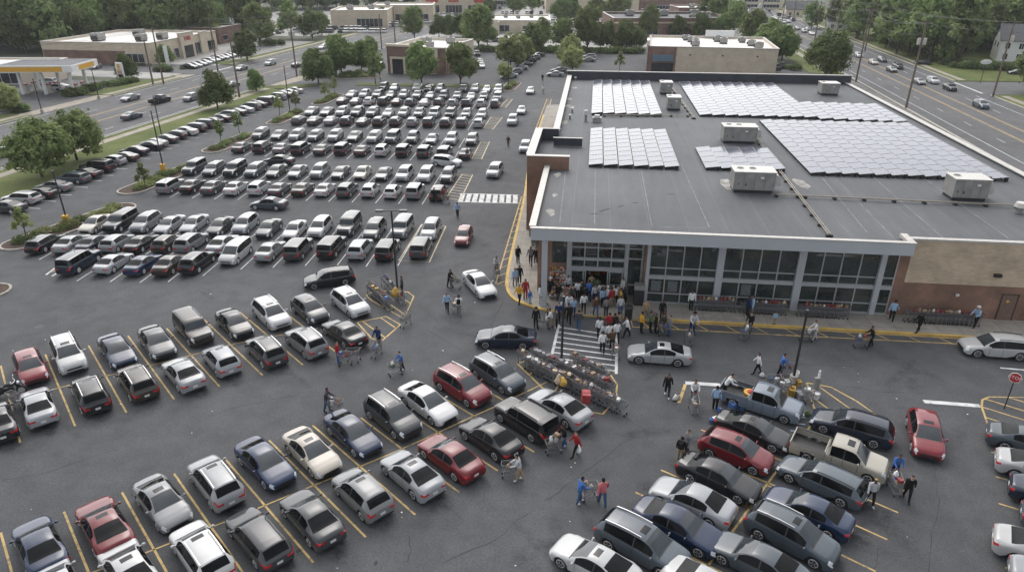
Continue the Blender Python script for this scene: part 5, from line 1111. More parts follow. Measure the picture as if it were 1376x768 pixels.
def trunk_mesh(seed, Rr, H, z0, r0):
    q = random.Random(seed); b = MB(); top = (q.uniform(-.2, .2), q.uniform(-.2, .2), z0 + H * .55); b.cyl((0, 0, -.1), (top[0] * .3, top[1] * .3, z0), r0, r0 * .75, 8); b.cyl((top[0] * .3, top[1] * .3, z0), top, r0 * .75, r0 * .3, 7)
    for i in range(6):
        a = i * 1.05 + q.uniform(-.3, .3); zz = z0 * q.uniform(.85, 1.3); l = Rr * q.uniform(.5, .75); b.cyl((top[0] * .3, top[1] * .3, zz), (l * math.cos(a), l * math.sin(a), zz + H * q.uniform(.22, .42)), r0 * .42, r0 * .12, 6)
    return b.mesh('trunk', M['bark'], 60)
TREES = {}
def tree_kind(k):
    if k in TREES: return TREES[k]
    S = {'forest1': (11, 5.6, 14.5, 1.0, 5200, .8, 'leaf_f', 14), 'forest2': (12, 5.0, 16.0, 1.2, 5200, .8, 'leaf_f', 14), 'forest3': (13, 6.2, 12.5, .8, 5200, .8, 'leaf_a', 14), 'forest4': (14, 4.8, 13.5, .9, 4600, .8, 'leaf_b', 12), 'forest5': (15, 5.4, 11.0, .8, 4600, .8, 'leaf_c', 12),
         'round': (21, 3.2, 6.0, 1.3, 9000, .46, 'leaf_a', 13), 'round2': (22, 3.5, 6.6, 1.2, 15000, .52, 'leaf_a', 17), 'oval': (23, 3.6, 8.0, 1.3, 10000, .5, 'leaf_b', 15), 'oval2': (24, 3.9, 8.6, 1.1, 10000, .5, 'leaf_b', 15), 'loose': (25, 3.2, 5.4, 1.1, 6500, .48, 'leaf_c', 11), 'pair': (26, 3.8, 6.0, 1.3, 9000, .46, 'leaf_b', 12),
         'sapling': (31, .95, 2.3, 1.1, 800, .28, 'leaf_c', 6), 'sapling2': (32, 1.0, 2.6, 1.0, 900, .28, 'leaf_b', 7), 'big': (33, 5.6, 9.6, 2.0, 15000, .52, 'leaf_a', 17)}[k]
    seed, Rr, H, z0, n, lf, mt, lb = S; TREES[k] = (crown_mesh(seed, Rr, H, z0, n, lf, M[mt], lb), trunk_mesh(seed, Rr, H, z0, max(.06, Rr * .055))); return TREES[k]
def tree(k, x, y, s, label, group, cat='tree', z=0, sz=None):
    cm_, tm_ = tree_kind(k); r = empty('tree', (x, y, z), rnd.uniform(0, 6.28), label, cat, group); r.scale = (s, s, (sz or s)); obj_from(cm_, 'crown', r); obj_from(tm_, 'trunk', r); return r
FG = 'trees of the left forest'
def poly_in(p, P):
    c = False
    for (x1, y1), (x2, y2) in zip(P, P[1:] + P[:1]):
        if (y1 > p[1]) != (y2 > p[1]) and p[0] < (x2 - x1) * (p[1] - y1) / (y2 - y1) + x1: c = not c
    return c
def forest(P, step, maxn, spec, label, group, smin, smax, seed):
    q = random.Random(seed); xs = [p[0] for p in P]; ys = [p[1] for p in P]; pts = []; y = min(ys); k = 0
    while y < max(ys):
        x = min(xs) + (k % 2) * step / 2
        while x < max(xs):
            p = (x + q.uniform(-.35, .35) * step, y + q.uniform(-.35, .35) * step)
            if poly_in(p, P): pts.append(p)
            x += step
        y += step * .87; k += 1
    vis = [p for p in pts if abs(p[0]) < p[1] * .80 + 18]; vis.sort(key=lambda p: math.hypot(*p)); 
    for p in vis[:maxn]: s = q.uniform(smin, smax); tree(q.choice(spec), p[0], p[1], s, label, group, 'tree', 0, s * q.uniform(.9, 1.2))
    return len(vis)
f1 = forest([(-215, 214), (-152, 206), (-133, 210), (-128, 228), (-97, 236), (-92, 262), (-112, 275), (-114, 390), (-260, 390)], 9.2, 105, ['forest1', 'forest1', 'forest2', 'forest3', 'forest3', 'forest4', 'forest5'], 'tall green tree in the dense woods behind the strip store', FG, .85, 1.3, 1)
f3 = forest([(-150, 388), (-20, 388), (-14, 420), (-150, 420)], 11, 40, ['forest1', 'forest2', 'forest3'], 'distant dark tree in the tree belt behind the far shops', 'trees of the far tree belt', 1.0, 1.45, 2)
f2 = forest([(109, 201), (117, 189), (124, 190), (126, 210), (150, 212), (170, 190), (220, 190), (230, 330), (170, 372), (136, 372), (130, 300), (127, 285), (117, 250)], 8.6, 66, ['forest1', 'forest1', 'forest2', 'forest3', 'forest4'], 'tall dark tree in the woods along the right road', 'trees of the right woods', .85, 1.25, 3)
forest([(-30, 455), (120, 455), (120, 478), (-30, 478)], 12, 26, ['forest1', 'forest2', 'forest4'], 'hazy tree in the last tree belt at the top centre', 'trees of the last belt', .8, 1.1, 4)
TL = [('pair', 57, 238, 1.0, 'bushy tree on the left lawn over parked cars, nearer one'), ('pair', 104, 216, .95, 'bushy tree on the left lawn over parked cars, farther one'),
 ('round', 293, 146, .95, 'round dark tree on the lawn strip above the row of parked cars'), ('round', 345, 123, .62, 'small round tree on the lawn strip beside the left road'), ('round2', 428, 113, .95, 'round tree at the lot entrance beside the lawn end'),
 ('round2', 459, 101, 1.15, 'full round tree in the bed across the lot entrance'), ('round', 486, 96, 1.0, 'round tree farther along the left road kerb'), ('oval', 498, 86, .75, 'slim tree beside the left road behind round trees'),
 ('oval', 567, 114, 1.0, 'left one of two big trees before the restaurant'), ('oval2', 619, 114, .92, 'right one of two big trees before the restaurant'), ('sapling2', 505, 114, 2.0, 'small tree at the corner of the restaurant drive'), ('sapling2', 511, 108, 1.8, 'light small tree near the restaurant drive bushes'),
 ('oval2', 557, 54, 1.1, 'large tree rising behind the restaurant on the left'), ('oval2', 643, 66, 1.3, 'large tree rising behind the restaurant on the right'), ('oval', 655, 62, .9, 'green tree beside the large tree behind the restaurant'), ('round', 590, 50, 1.0, 'left tree of the low trees behind the restaurant roof'), ('round', 606, 50, 1.0, 'middle tree of the low trees behind the restaurant roof'), ('round', 622, 50, 1.05, 'right tree of the low trees behind the restaurant roof'),
 ('loose', 686, 92, 1.25, 'reddish green tree hanging over a row of parked cars'), ('loose', 700, 84, 1.15, 'light green tree behind the reddish tree over the cars'), ('loose', 678, 108, .6, 'low bushy tree on the island at the end of the grass median'), ('loose', 765, 86, 1.1, 'farther light tree beside the back left corner of the store'), ('loose', 769, 98, .95, 'nearer light tree beside the back left corner of the store'),
 ('round', 715, 70, 1.1, 'dark tree before the hedge near the low white store'), ('oval', 729, 64, .95, 'slim tree left in the hedge line behind the lot'), ('oval2', 756, 68, .95, 'broad tree in the hedge line behind the lot'), ('oval2', 789, 70, 1.3, 'tallest tree in the hedge line behind the lot'), ('round', 815, 68, 1.15, 'small dark tree right of the tallest hedge tree'), ('round2', 841, 68, 1.1, 'dark tree close to the tan box store corner'), ('round', 855, 66, .9, 'tree touching the tan box store corner'),
 ('oval', 871, 49, 1.15, 'light tree in front of the red brick store, left one'), ('round', 910, 49, .95, 'light tree in front of the red brick store, middle one'), ('round2', 942, 50, 1.0, 'light tree in front of the red brick store, right one'), ('round', 968, 49, 1.0, 'low dark tree at the right end of the brick store'),
 ('big', 1108, 112, .95, 'broad dark tree at the back right corner of the store'), ('round2', 1050, 82, 1.15, 'tree beside the right road behind the tan box store'), ('oval', 1030, 76, 1.1, 'dark tree on the verge right of the tan box store'), ('oval2', 1010, 60, 1.1, 'tree by the right road farther back than the box store'), ('oval2', 985, 48, 1.2, 'tree behind the brick store beside the right road'), ('oval2', 965, 40, 1.3, 'tall green tree behind the right end of the brick store'), ('forest1', 950, 32, 1.0, 'tall tree behind the brick store roof'),
 ('oval', 800, 33, 1.2, 'tree in front of the long beige store'), ('round2', 767, 28, 1.3, 'round tree in the far lot before the beige store, left'), ('round2', 752, 30, 1.2, 'round tree in the far lot before the beige store, right'), ('oval2', 690, 22, 1.3, 'dark tree beyond the low white store, left of two'), ('forest4', 716, 21, 1.0, 'dark tree beyond the low white store, right of two'), ('round2', 657, 22, 1.0, 'low round tree on the far lot edge'), ('oval2', 823, 30, 1.3, 'dark tree left of the red brick store roof'), ('oval', 835, 28, 1.4, 'taller dark tree touching the brick store roof'),
 ('forest4', 392, 52, .9, 'large tree across the left road with a dense crown'), ('forest3', 420, 52, .75, 'second large tree across the left road beside the dense one'), ('oval', 433, 48, .9, 'light slim tree before the tan shop'), ('oval2', 350, 62, 1.3, 'large tree left of the wooden pole across the road'), ('round', 333, 82, 1.1, 'dark tree on the far roadside lawn near parked cars'), ('round', 513, 33, .9, 'round tree before the far shop row'), ('round', 582, 17, 1.2, 'dark tree before the red sign shops'), ('oval', 620, 14, 1.3, 'dark tree right of the red sign shops'),
 ('loose', 14, 152, .8, 'low bushy tree on the lawn beside the forecourt'), ('round', 173, 108, .8, 'round bush tree behind the price sign'), ('round', 223, 88, .7, 'slim dark tree in front of the strip store'), ('round', 1262, 80, 1.3, 'light bushy tree before the woods by the house'), ('forest3', 1202, 66, .8, 'dark tree at the verge of the right woods'), ('forest1', 1120, 40, .8, 'tree behind the poles on the right roadside'), ('forest3', 1090, 38, .75, 'dark tree among poles right of the traffic queue'), ('round2', 1385, 125, 1.2, 'dark tree cut by the right edge beside the lawn')]
for k, u, v, s, lb in TL: p = G(u, v); tree(k, p.x, p.y, s, lb, 'street and lot trees')
for k, u, v, s, lb in [('sapling', 36, 322, 1.0, 'young tree on the island of the first block'), ('sapling', 196, 256, 1.0, 'young tree on the island of the second block'), ('sapling2', 297, 192, 1.0, 'nearer young tree on the island of the third block'), ('sapling2', 322, 179, 1.0, 'farther young tree on the island of the third block'), ('sapling', 376, 155, 1.05, 'nearer young tree on the island of the fourth block'), ('sapling', 398, 149, 1.05, 'farther young tree on the island of the fourth block'), ('sapling', 438, 134, 1.0, 'nearer young tree on the island of the fifth block'), ('sapling', 450, 126, 1.0, 'farther young tree on the island of the fifth block'), ('sapling', 832, 97, 1.4, 'small tree behind the back parapet of the store'), ('sapling', 921, 98, .9, 'shrub tree against the blank tan wall, left'), ('sapling', 966, 99, .9, 'shrub tree against the blank tan wall, middle'), ('sapling', 879, 97, 1.0, 'shrub tree at the brick corner of the box store')]:
    p = G(u, v); tree(k, p.x, p.y, s, lb, 'young trees in planting beds', 'young tree', .1)
def shrub_mesh(seed, rx, ry, h, n, leaf, mat):
    q = random.Random(seed); V = []; Fc = []
    for _ in range(n):
        a = q.uniform(0, 6.283); t = q.random() ** .5; z = h * q.uniform(.15, 1) * (1 - .5 * t * t); p = Vector((rx * t * math.cos(a), ry * t * math.sin(a), z)); nn = Vector((q.gauss(0, .7), q.gauss(0, .7), 1)).normalized()
        u_ = nn.cross(Vector((q.gauss(0, 1), q.gauss(0, 1), .1))).normalized(); w_ = nn.cross(u_); s = leaf * q.uniform(.6, 1.3); k = len(V); V += [p - u_ * s * .5, p + w_ * s * .35, p + u_ * s * .5, p - w_ * s * .35]; Fc.append((k, k + 1, k + 2, k + 3))
    me = bpy.data.meshes.new('shrub'); me.from_pydata([tuple(v) for v in V], [], Fc); me.materials.append(mat); return me
SHR = [shrub_mesh(41, .8, .8, .8, 420, .2, M['leaf_a']), shrub_mesh(42, 1.0, .8, .7, 420, .2, M['leaf_c']), shrub_mesh(43, .7, .7, .6, 320, .18, M['leaf_b']), shrub_mesh(44, 1.6, 1.2, 1.5, 900, .3, M['leaf_f'])]
def shrub(x, y, k, s, label, group): o = obj_from(SHR[k], 'shrub', None, (x, y, .08)); o.rotation_euler = (0, 0, rnd.uniform(0, 6)); o.scale = (s, s, s * rnd.uniform(.8, 1.2)); tag(o, label, 'shrub', group); return o
def capsule(a, b, r0, n=8):
    a, b = Vector(a), Vector(b); d = (b - a).normalized(); t0 = math.atan2(d.y, d.x); P = []
    for c, s in ((b, -math.pi / 2), (a, math.pi / 2)):
        for i in range(n + 1): t = t0 + s + math.pi * i / n; P.append(c + Vector((math.cos(t), math.sin(t))) * r0)
    return P
ml = MB(); kb2 = MB()
ISL = [((-49.0, 64.3), (-44.6, 75.0), 1.7, 'first'), ((-46.4, 81.8), (-43.6, 92.0), 1.7, 'second'), ((-44.0, 101.0), (-42.2, 110.5), 1.6, 'third'), ((-40.6, 119.5), (-39.4, 128.5), 1.5, 'fourth'), ((-37.3, 136.5), (-35.9, 145.5), 1.4, 'fifth'), ((-40, 168.5), (-33.0, 169.5), 2.0, 'entrance'), ((-1.0, 152), (0.5, 160), 1.6, 'median end'), ((12.8, 141), (15.0, 158), 1.4, 'store back'), ((-47.8, 50.6), (-44.6, 53.4), 1.5, 'left edge')]
for a, b, r0, nm in ISL:
    P = capsule(a, b, r0); ml.prism([tuple(q) for q in P], 0, .10); kb2.ribbon(P + [P[0]], .2, 0, 0, .15)
structure('mulch_bed', ml, M['mulch']); structure('island_kerb', kb2, M['kerb'])
for a, b, r0, nm in ISL:
    A, B = Vector(a), Vector(b); n = int((B - A).length / 1.25) + 1
    for i in range(n):
        p = A.lerp(B, (i + .5) / n); shrub(p.x + rnd.uniform(-.5, .5), p.y + rnd.uniform(-.3, .3), rnd.choice((0, 1, 1, 2)), rnd.uniform(.8, 1.2), 'low shrub in the kerbed bed of the %s island' % nm, 'shrubs of the %s island' % nm)
for (u0, v0), (u1, v1), n, s, lb, gp in [((95, 130), (145, 116), 7, 1.2, 'rounded shrub in the hedge beside the price sign', 'hedge by the price sign'), ((150, 116), (182, 110), 4, 1.3, 'dense shrub in the bed under the price sign', 'hedge under the price sign'), ((150, 88), (206, 88), 7, 1.0, 'dark shrub along the strip store side wall', 'hedge along the strip store'), ((5, 148), (40, 150), 4, 1.2, 'shrub on the verge beside the forecourt', 'shrubs beside the forecourt'), ((208, 96), (232, 96), 3, 1.3, 'shrub at the strip store driveway corner', 'shrubs at the strip store driveway'), ((243, 93), (268, 92), 3, 1.0, 'shrub at the end of the strip store parking row', 'shrubs by the strip store parking'), ((640, 69), (700, 71), 10, 1.3, 'hedge shrub at the back of the lot, left stretch', 'back hedge left stretch'), ((700, 71), (760, 71), 10, 1.4, 'hedge shrub at the back of the lot, middle stretch', 'back hedge middle stretch'), ((760, 71), (860, 72), 14, 1.4, 'hedge shrub at the back of the lot, right stretch', 'back hedge right stretch'), ((350, 62), (385, 60), 4, 1.5, 'roadside shrub across the left road', 'shrubs across the left road'), ((1182, 58), (1284, 93), 9, 1.3, 'wild shrub along the right woods edge', 'shrubs along the right woods'), ((1290, 92), (1372, 96), 9, 1.6, 'tall shrub screening the white house', 'shrubs screening the white house'), ((440, 104), (490, 102), 4, 1.2, 'shrub in the bed under the entrance trees', 'shrubs under the entrance trees'), ((1015, 86), (1075, 96), 5, 1.2, 'verge shrub behind the box store', 'shrubs behind the box store')]:
    for i in range(n):
        t = (i + .5) / n; p = G(u0 + (u1 - u0) * t, v0 + (v1 - v0) * t); shrub(p.x + rnd.uniform(-.4, .4), p.y + rnd.uniform(-.6, .6), 3 if s > 1 else 0, s * rnd.uniform(.75, 1.1) * .9, lb, gp)

# ------------------------------------------------------------------ lamp posts, poles, wires, signs
def lamp(u, v, h, label, heads=2, box=False, rz=0.0, r_=.09):
    p = G(u, v); r = empty('lamp_post', (p.x, p.y, 0), rz, label, 'lamp post', 'lamp posts in the lot'); b = MB(); b.cyl((0, 0, .55), (0, 0, h), r_, r_ * .75, 10); b.build('pole', M['black_metal'], r)
    b = MB(); b.cyl((0, 0, 0), (0, 0, .6), .28, .26, 14); b.build('base', M['yellow_box'] if box else M['kerb'], r)
    if box: b = MB(); b.box((0, -.1, .65), (.55, .5, 1.1)); b.build('yellow_guard', M['yellow_box'], r)
    if not heads:
        b = MB(); b.cyl((0, 0, h), (0, 0, h + .12), r_ * 1.3, r_ * 1.1, 10); b.build('cap', M['black_metal'], r); return r
    b = MB(); b.beam((-.75 if heads > 1 else 0, 0, h), (.75, 0, h), .07, .07); b.build('arm', M['black_metal'], r)
    for s in ((1, -1) if heads > 1 else (1,)): b = MB(); b.box((s * .95, 0, h + .02), (.6, .34, .12)); lh = b.build('lamp_head', M['black_metal'], r); b = MB(); b.box((s * .95, 0, h - .05), (.44, .26, .03)); b.build('lens', M['head'], lh)
    return r
lamp(535, 400, 7.7, 'black twin headed lamp post standing in the left cart bay'); lamp(754, 497, 5.6, 'black lamp post rising from the middle of the big cart corral', 0); lamp(1065, 514, 5.4, 'black lamp post in the right cart bay by the trucks', 0)
lamp(92, 303, 5.9, 'black lamp post with yellow base on the first island', 0, True); lamp(221, 232, 8.0, 'black lamp post with yellow base on the second island', 0, True); lamp(390, 152, 8.2, 'black lamp post on the fourth island beside the lawn cars', 0)
lamp(683, 118, 7.5, 'black lamp post at the end of the grass median', 0); lamp(729, 66, 8, 'pale lamp post behind the reddish trees', 1); lamp(218, 186, 6.5, 'short black lamp post at the left lawn edge', 0); lamp(133, 133, 5.5, 'slim lamp post behind the fuel canopy', 0); lamp(57, 152, 6.0, 'slim lamp post on the verge before the forecourt', 0)
def pole(u, v, h, label, wood=True, trans=0, arms=1, rz=0.0, group='utility poles along the roads'):
    p = G(u, v); r = empty('utility_pole', (p.x, p.y, 0), rz, label, 'utility pole', group); b = MB(); b.cyl((0, 0, 0), (0, 0, h), .21, .13, 9); b.build('pole', M['pole_wood'], r)
    for i in range(arms): b = MB(); b.beam((-1.2, 0, h - .5 - i * 1.2), (1.2, 0, h - .5 - i * 1.2), .12, .14); b.build('crossarm', M['pole_wood'], r)
    for i in range(trans): b = MB(); x = (.5, -.5)[i]; b.cyl((x, 0, h - 4.2), (x, 0, h - 3.1), .3, .3, 10); b.build('transformer', M['hvac_top'], r)
    return Vector((p.x, p.y, h))
rt = [pole(1217, 146, 15.6, 'leaning looking wooden pole beside the store back right corner', trans=2, rz=R(-9)), pole(1150, 110, 15.8, 'wooden pole behind the back right corner tree', rz=R(-9)), pole(1092, 70, 14, 'wooden pole on the near verge beyond the corner tree', rz=R(-9)), pole(1048, 48, 14, 'wooden pole farther up the near verge', rz=R(-9)), pole(1022, 30, 14, 'farthest wooden pole on the near verge', rz=R(-9))]
rt2 = [pole(1334, 130, 14.8, 'wooden pole on the lawn corner by the side street', trans=1, rz=R(-9)), pole(1162, 69, 14, 'wooden pole at the far kerb before the woods', rz=R(-9)), pole(1124, 47, 14, 'wooden pole at the far kerb near the white signs', rz=R(-9), trans=1), pole(1066, 26, 14, 'wooden pole at the far kerb beside the queue', rz=R(-9))]
lf = [pole(220, 113, 12.0, 'taller of two wooden poles at the strip store driveway', rz=R(-12)), pole(206, 114, 9.5, 'shorter of two wooden poles at the strip store driveway', rz=R(-12), arms=0), pole(293, 96, 12.6, 'wooden pole before the strip store parking', rz=R(-12)), pole(322, 131, 11.5, 'wooden pole on the near lawn beside the left road', rz=R(-12), arms=0), pole(399, 103, 13.2, 'wooden pole with crossarm at the lot entrance', rz=R(-12), trans=2), pole(513, 66, 10, 'wooden pole beside the road behind the restaurant', arms=0), pole(531, 56, 10.5, 'second wooden pole beside the road behind the restaurant', arms=0)]
def wires(a, b, label, drops=(.5, 2.4), sag=1.1):
    r = empty('overhead_wires', (a.x, a.y, 0), 0, label, 'overhead wire', 'overhead wires between poles'); m_ = MB()
    for k in drops:
        for off in ((-.9, .9) if k == drops[0] else (0,)):
            d = (b - a); n_ = Vector((-d.y, d.x, 0)).normalized() * off; pts = []
            for i in range(11): t = i / 10; q = a.lerp(b, t) + n_; pts.append((q.x - a.x, q.y - a.y, q.z - k - sag * 4 * t * (1 - t)))
            m_.tube(pts, .018, 4)
    m_.build('wire', M['black_metal'], r)
for i, (a, b) in enumerate(zip(rt, rt[1:])): wires(a, b, 'sagging wires on the near verge, span %s from the store' % ORDN[i])
for i, (a, b) in enumerate(zip(rt2, rt2[1:])): wires(a, b, 'sagging wires along the far kerb, span %s from the side street' % ORDN[i])
wires(rt[0], rt2[0], 'wires crossing the right road to the lawn corner pole'); wires(rt2[0], Vector((150, 150, 13)), 'wires leaving the lawn corner pole past the house')
wires(lf[0], lf[2], 'wires between the strip store driveway and its parking', (.5, 2.0)); wires(lf[2], Vector((-60, 240, 12)), 'wires running on past the strip store parking', (.5, 2.0)); wires(lf[0], Vector((-104, 120, 12)), 'wires running towards the filling station', (.5, 2.0)); wires(lf[4], lf[2], 'wires crossing the left road from the lot entrance', (.5, 2.0))
# stop sign
sp_ = empty('stop_sign', (*G2(1349, 549), 0), 0, 'red octagonal stop sign on a thin post in the striped bay', 'stop sign'); b = MB(); b.cyl((0, 0, 0), (0, 0, 2.35), .035, .035, 8); b.build('post', M['black_metal'], sp_)
b = MB(); b.cyl((0, -.02, 2.35), (0, -.045, 2.35), .36, .36, 8); sgn = b.build('sign_face', M['sign_white'], sp_); sgn.rotation_euler = (0, 0, 0)
b = MB(); b.cyl((0, -.045, 2.35), (0, -.055, 2.35), .325, .325, 8); b.build('red_panel', M['sign_red'], sgn); text('STOP', .29, M['sign_white'], sgn, (0, -.056, 2.35), (R(90), 0, 0), .004, 'lettering')
sp_.rotation_euler = (0, 0, R(-38))
def panel_sign(u, v, w, h, z, label, mat='sign_white', rz=0, oval=False):
    p = G(u, v); r = empty('road_sign', (p.x, p.y, 0), rz, label, 'sign'); b = MB()
    for x in ((-w * .4, w * .4) if not oval else (0,)): b.cyl((x, 0, 0), (x, 0, z), .07, .07, 8)
    b.build('post', M['black_metal'] if oval else M['hvac'], r); b = MB()
    if oval: b.ball((0, -.05, z), (w / 2, .08, h / 2), 14, 8)
    else: b.box((0, -.05, z), (w, .12, h))
    b.build('board', M[mat], r)
panel_sign(1138, 46, 2.6, 1.8, 1.5, 'blank white board sign on the far lawn by a pole', rz=.2); panel_sign(1317, 112, 2.6, 1.1, 4.6, 'white oval sign on a post at the side street corner', oval=True); panel_sign(1086, 30, 5.5, 3.0, 2.2, 'wide white board sign beyond the queue of traffic', rz=.1); panel_sign(1060, 18, 6.5, 3.6, 3.2, 'large white framed board far up the right road'); panel_sign(227, 92, .9, 5.0, 3.0, 'tall narrow white banner sign by the strip store driveway', rz=.3); panel_sign(540, 23, 3.2, 2.4, 8.0, 'tall white pole sign before the far shop row', oval=True)
# mail box, bollards by the verge and the far lots' cars (too many and too small to tell apart)
dc = MB(); fm = {k: far_mb(k) for k in ('sedan', 'suv')}
def simple_car(mb, x, y, a, pal):
    ca, sa = math.cos(a), math.sin(a)
    for (cx, cz, sx, sy, sz, m_, tp) in ((0, .55, 4.5, 1.8, .62, pal, .96), (-.2, 1.12, 2.6, 1.66, .52, 4, .78), (-.2, 1.40, 1.95, 1.30, .06, pal, .95), (0, .22, 4.0, 1.7, .3, 4, 1)): mb.box((x + cx * ca, y + cx * sa, cz), (sx, sy, sz), a, m_, tp)
q = random.Random(5)
def lotfill(px, n, a, jit=.4):
    A, B = Vector(G2(*px[0])), Vector(G2(*px[1]))
    for i in range(n):
        if q.random() < .12: continue
        p = A.lerp(B, (i + .5) / n); simple_car(dc, p.x + q.uniform(-jit, jit), p.y + q.uniform(-jit, jit), R(a) + q.choice((0, math.pi)), q.choice((0, 0, 1, 1, 2, 3)))
for px, n, a in [(((650, 56), (720, 56)), 12, 90), (((735, 52), (860, 54)), 18, 90), (((740, 40), (822, 41)), 14, 90), (((700, 30), (820, 31)), 18, 90), (((720, 24), (850, 24)), 18, 90), (((640, 18), (730, 19)), 14, 90), (((600, 24), (690, 26)), 12, 90), (((570, 22), (640, 22)), 12, 90), (((440, 40), (500, 40)), 10, 90), (((470, 36), (560, 36)), 16, 90), (((480, 33), (560, 33)), 14, 90), (((395, 44), (440, 38)), 6, 10), (((560, 30), (610, 34)), 5, 10), (((620, 38), (650, 42)), 5, 90), (((840, 62), (862, 64)), 4, 90), (((860, 16), (960, 15)), 14, 90), (((700, 50), (712, 40)), 6, 0), (((1002, 10), (985, 4)), 8, 80), (((1012, 13), (990, 4)), 7, 80), (((640, 12), (850, 12)), 24, 90), (((655, 35), (735, 36)), 12, 90), (((1052, 31), (1001, 9)), 14, 80), (((1046, 31), (992, 7)), 14, 80), (((1040, 31), (985, 6)), 9, 80), (((1070, 30), (1010, 9)), 10, 80), (((745, 46), (822, 47)), 14, 90), (((745, 34), (822, 35)), 14, 90), (((690, 60), (726, 60)), 6, 90), (((560, 26), (640, 27)), 14, 90), (((430, 44), (520, 44)), 14, 90), (((760, 20), (860, 20)), 18, 90), (((870, 12), (960, 11)), 14, 90), (((640, 8), (900, 7)), 30, 90), (((330, 58), (350, 54)), 3, 10), (((1040, 95), (1052, 90)), 2, 80), (((350, 50), (385, 42)), 5, 10)]: lotfill(px, n, a)
tag(dc.build('distant_parked_cars', [M['white_metal'], M['hvac_top'], plain('far_grey_paint', (.08, .08, .085), .4), plain('far_black_paint', (.02, .02, .022), .4), M['dark_win']]), kind='stuff')
# ------------------------------------------------------------------ shopping carts
def cart_proto():
    r = bpy.data.objects.new('shopping_cart', None); COL.objects.link(r)
    # x is the way it is pushed
    b = MB(); Tp = [(-.42, -.27, 1.0), (.50, -.20, .92), (.50, .20, .92), (-.42, .27, 1.0)]; Bt = [(-.34, -.20, .56), (.44, -.15, .60), (.44, .15, .60), (-.34, .20, .56)]
    for ring in (Tp, Bt):
        for i in range(4): b.cyl(ring[i], ring[(i + 1) % 4], .014, .014, 5)
    for i in range(4):
        A0, A1, B0, B1 = (Vector(Bt[i]), Vector(Bt[(i + 1) % 4]), Vector(Tp[i]), Vector(Tp[(i + 1) % 4])); n = 13 if i in (0, 2) else 7
        for k in range(n): t = k / n; b.cyl(A0.lerp(A1, t), B0.lerp(B1, t), .008, .008, 4)
        for k in (.2, .4, .6, .8): b.cyl(A0.lerp(B0, k), A1.lerp(B1, k), .008, .008, 4)
    for k in range(1, 10): t = k / 10; b.cyl(Vector(Bt[0]).lerp(Vector(Bt[1]), t), Vector(Bt[3]).lerp(Vector(Bt[2]), t), .008, .008, 4)
    b.build('basket', M['wire'], r)
    f = MB()
    for s in (-1, 1): f.tube([(-.52, s * .26, 1.02), (-.40, s * .25, .98), (-.36, s * .24, .30), (-.40, s * .24, .17)], .018, 5); f.tube([(-.36, s * .24, .28), (.46, s * .16, .20), (.46, s * .16, .14)], .018, 5); f.tube([(.40, s * .15, .60), (-.30, s * .22, .34)], .016, 5)
    f.cyl((-.30, -.22, .28), (-.30, .22, .28), .015, .015, 5); f.cyl((.40, -.16, .21), (.40, .16, .21), .015, .015, 5); f.build('frame', M['wire'], r)
    h = MB(); h.cyl((-.53, -.28, 1.03), (-.53, .28, 1.03), .024, .024, 8); h.build('handle', plain('cart_handle', (.10, .035, .03), .5), r)
    w = MB(); w.cyl((0, -.014, 0), (0, .014, 0), .062, .062, 10); w.box((0, 0, .07), (.035, .05, .05)); wme = w.mesh('caster', M['dark'], 40)
    for x, y in ((-.38, .24), (-.38, -.24), (.44, .16), (.44, -.16)): obj_from(wme, 'caster', r, (x, y, .064))
    return r
CG = 'the big cart corral'
CART = cart_proto(); ncart = 0
def bag_meshes():
    L = []
    for sd in range(3):
        q = random.Random(sd + 50); b = MB(); b.ball((0, 0, .15), (.17, .14, .17), 10, 7); me = b.mesh('bag', M['goods'], 80)
        for v in me.vertices: k_ = max(.35, 1 - max(0, v.co.z - .14) * 3.2); v.co = Vector((v.co.x * k_ * q.uniform(.8, 1.25), v.co.y * k_ * q.uniform(.8, 1.25), v.co.z * q.uniform(.9, 1.15) + (.05 if v.co.z > .25 else 0)))
        L.append(('grocery_bag', 'grocery bag', me))
    b = MB(); b.box((0, 0, .14), (.36, .26, .28)); b.box((0, 0, .285), (.05, .262, .008)); L.append(('carton', 'carton', b.mesh('carton', M['goods'])))
    b = MB(); b.box((0, 0, .12), (.30, .20, .24), 0, 0, .92); b.cyl((0, 0, .24), (0, 0, .30), .05, .05, 8); L.append(('water_jug', 'jug', b.mesh('jug', M['goods'], 50)))
    return L
BAGS = bag_meshes()
GC = {'white': (.6, .6, .58), 'brown': (.26, .17, .10), 'red': (.24, .03, .03), 'yellow': (.48, .29, .05), 'blue': (.06, .13, .32), 'green': (.10, .16, .05), 'black': (.03, .03, .03), 'tan': (.40, .31, .21), 'grey': (.2, .2, .21), 'pink': (.4, .16, .17)}
GN = ['white', 'white', 'brown', 'tan', 'tan', 'grey', 'grey', 'black', 'brown', 'white', 'red', 'yellow', 'blue', 'green']
def good(x, y, z, i, cname, label, group, s=1.0, rz=None):
    nm, cat, me = BAGS[i]; o = obj_from(me, nm, None, (x, y, z)); o.rotation_euler = (rnd.uniform(-.12, .12), rnd.uniform(-.12, .12), rnd.uniform(0, 6) if rz is None else rz); o.scale = (s, s, s * rnd.uniform(.85, 1.15)); f = rnd.uniform(.8, 1.2); o.color = tuple(min(1, k * f) for k in GC[cname]) + (1,)
    tag(o, label, cat, group); return o
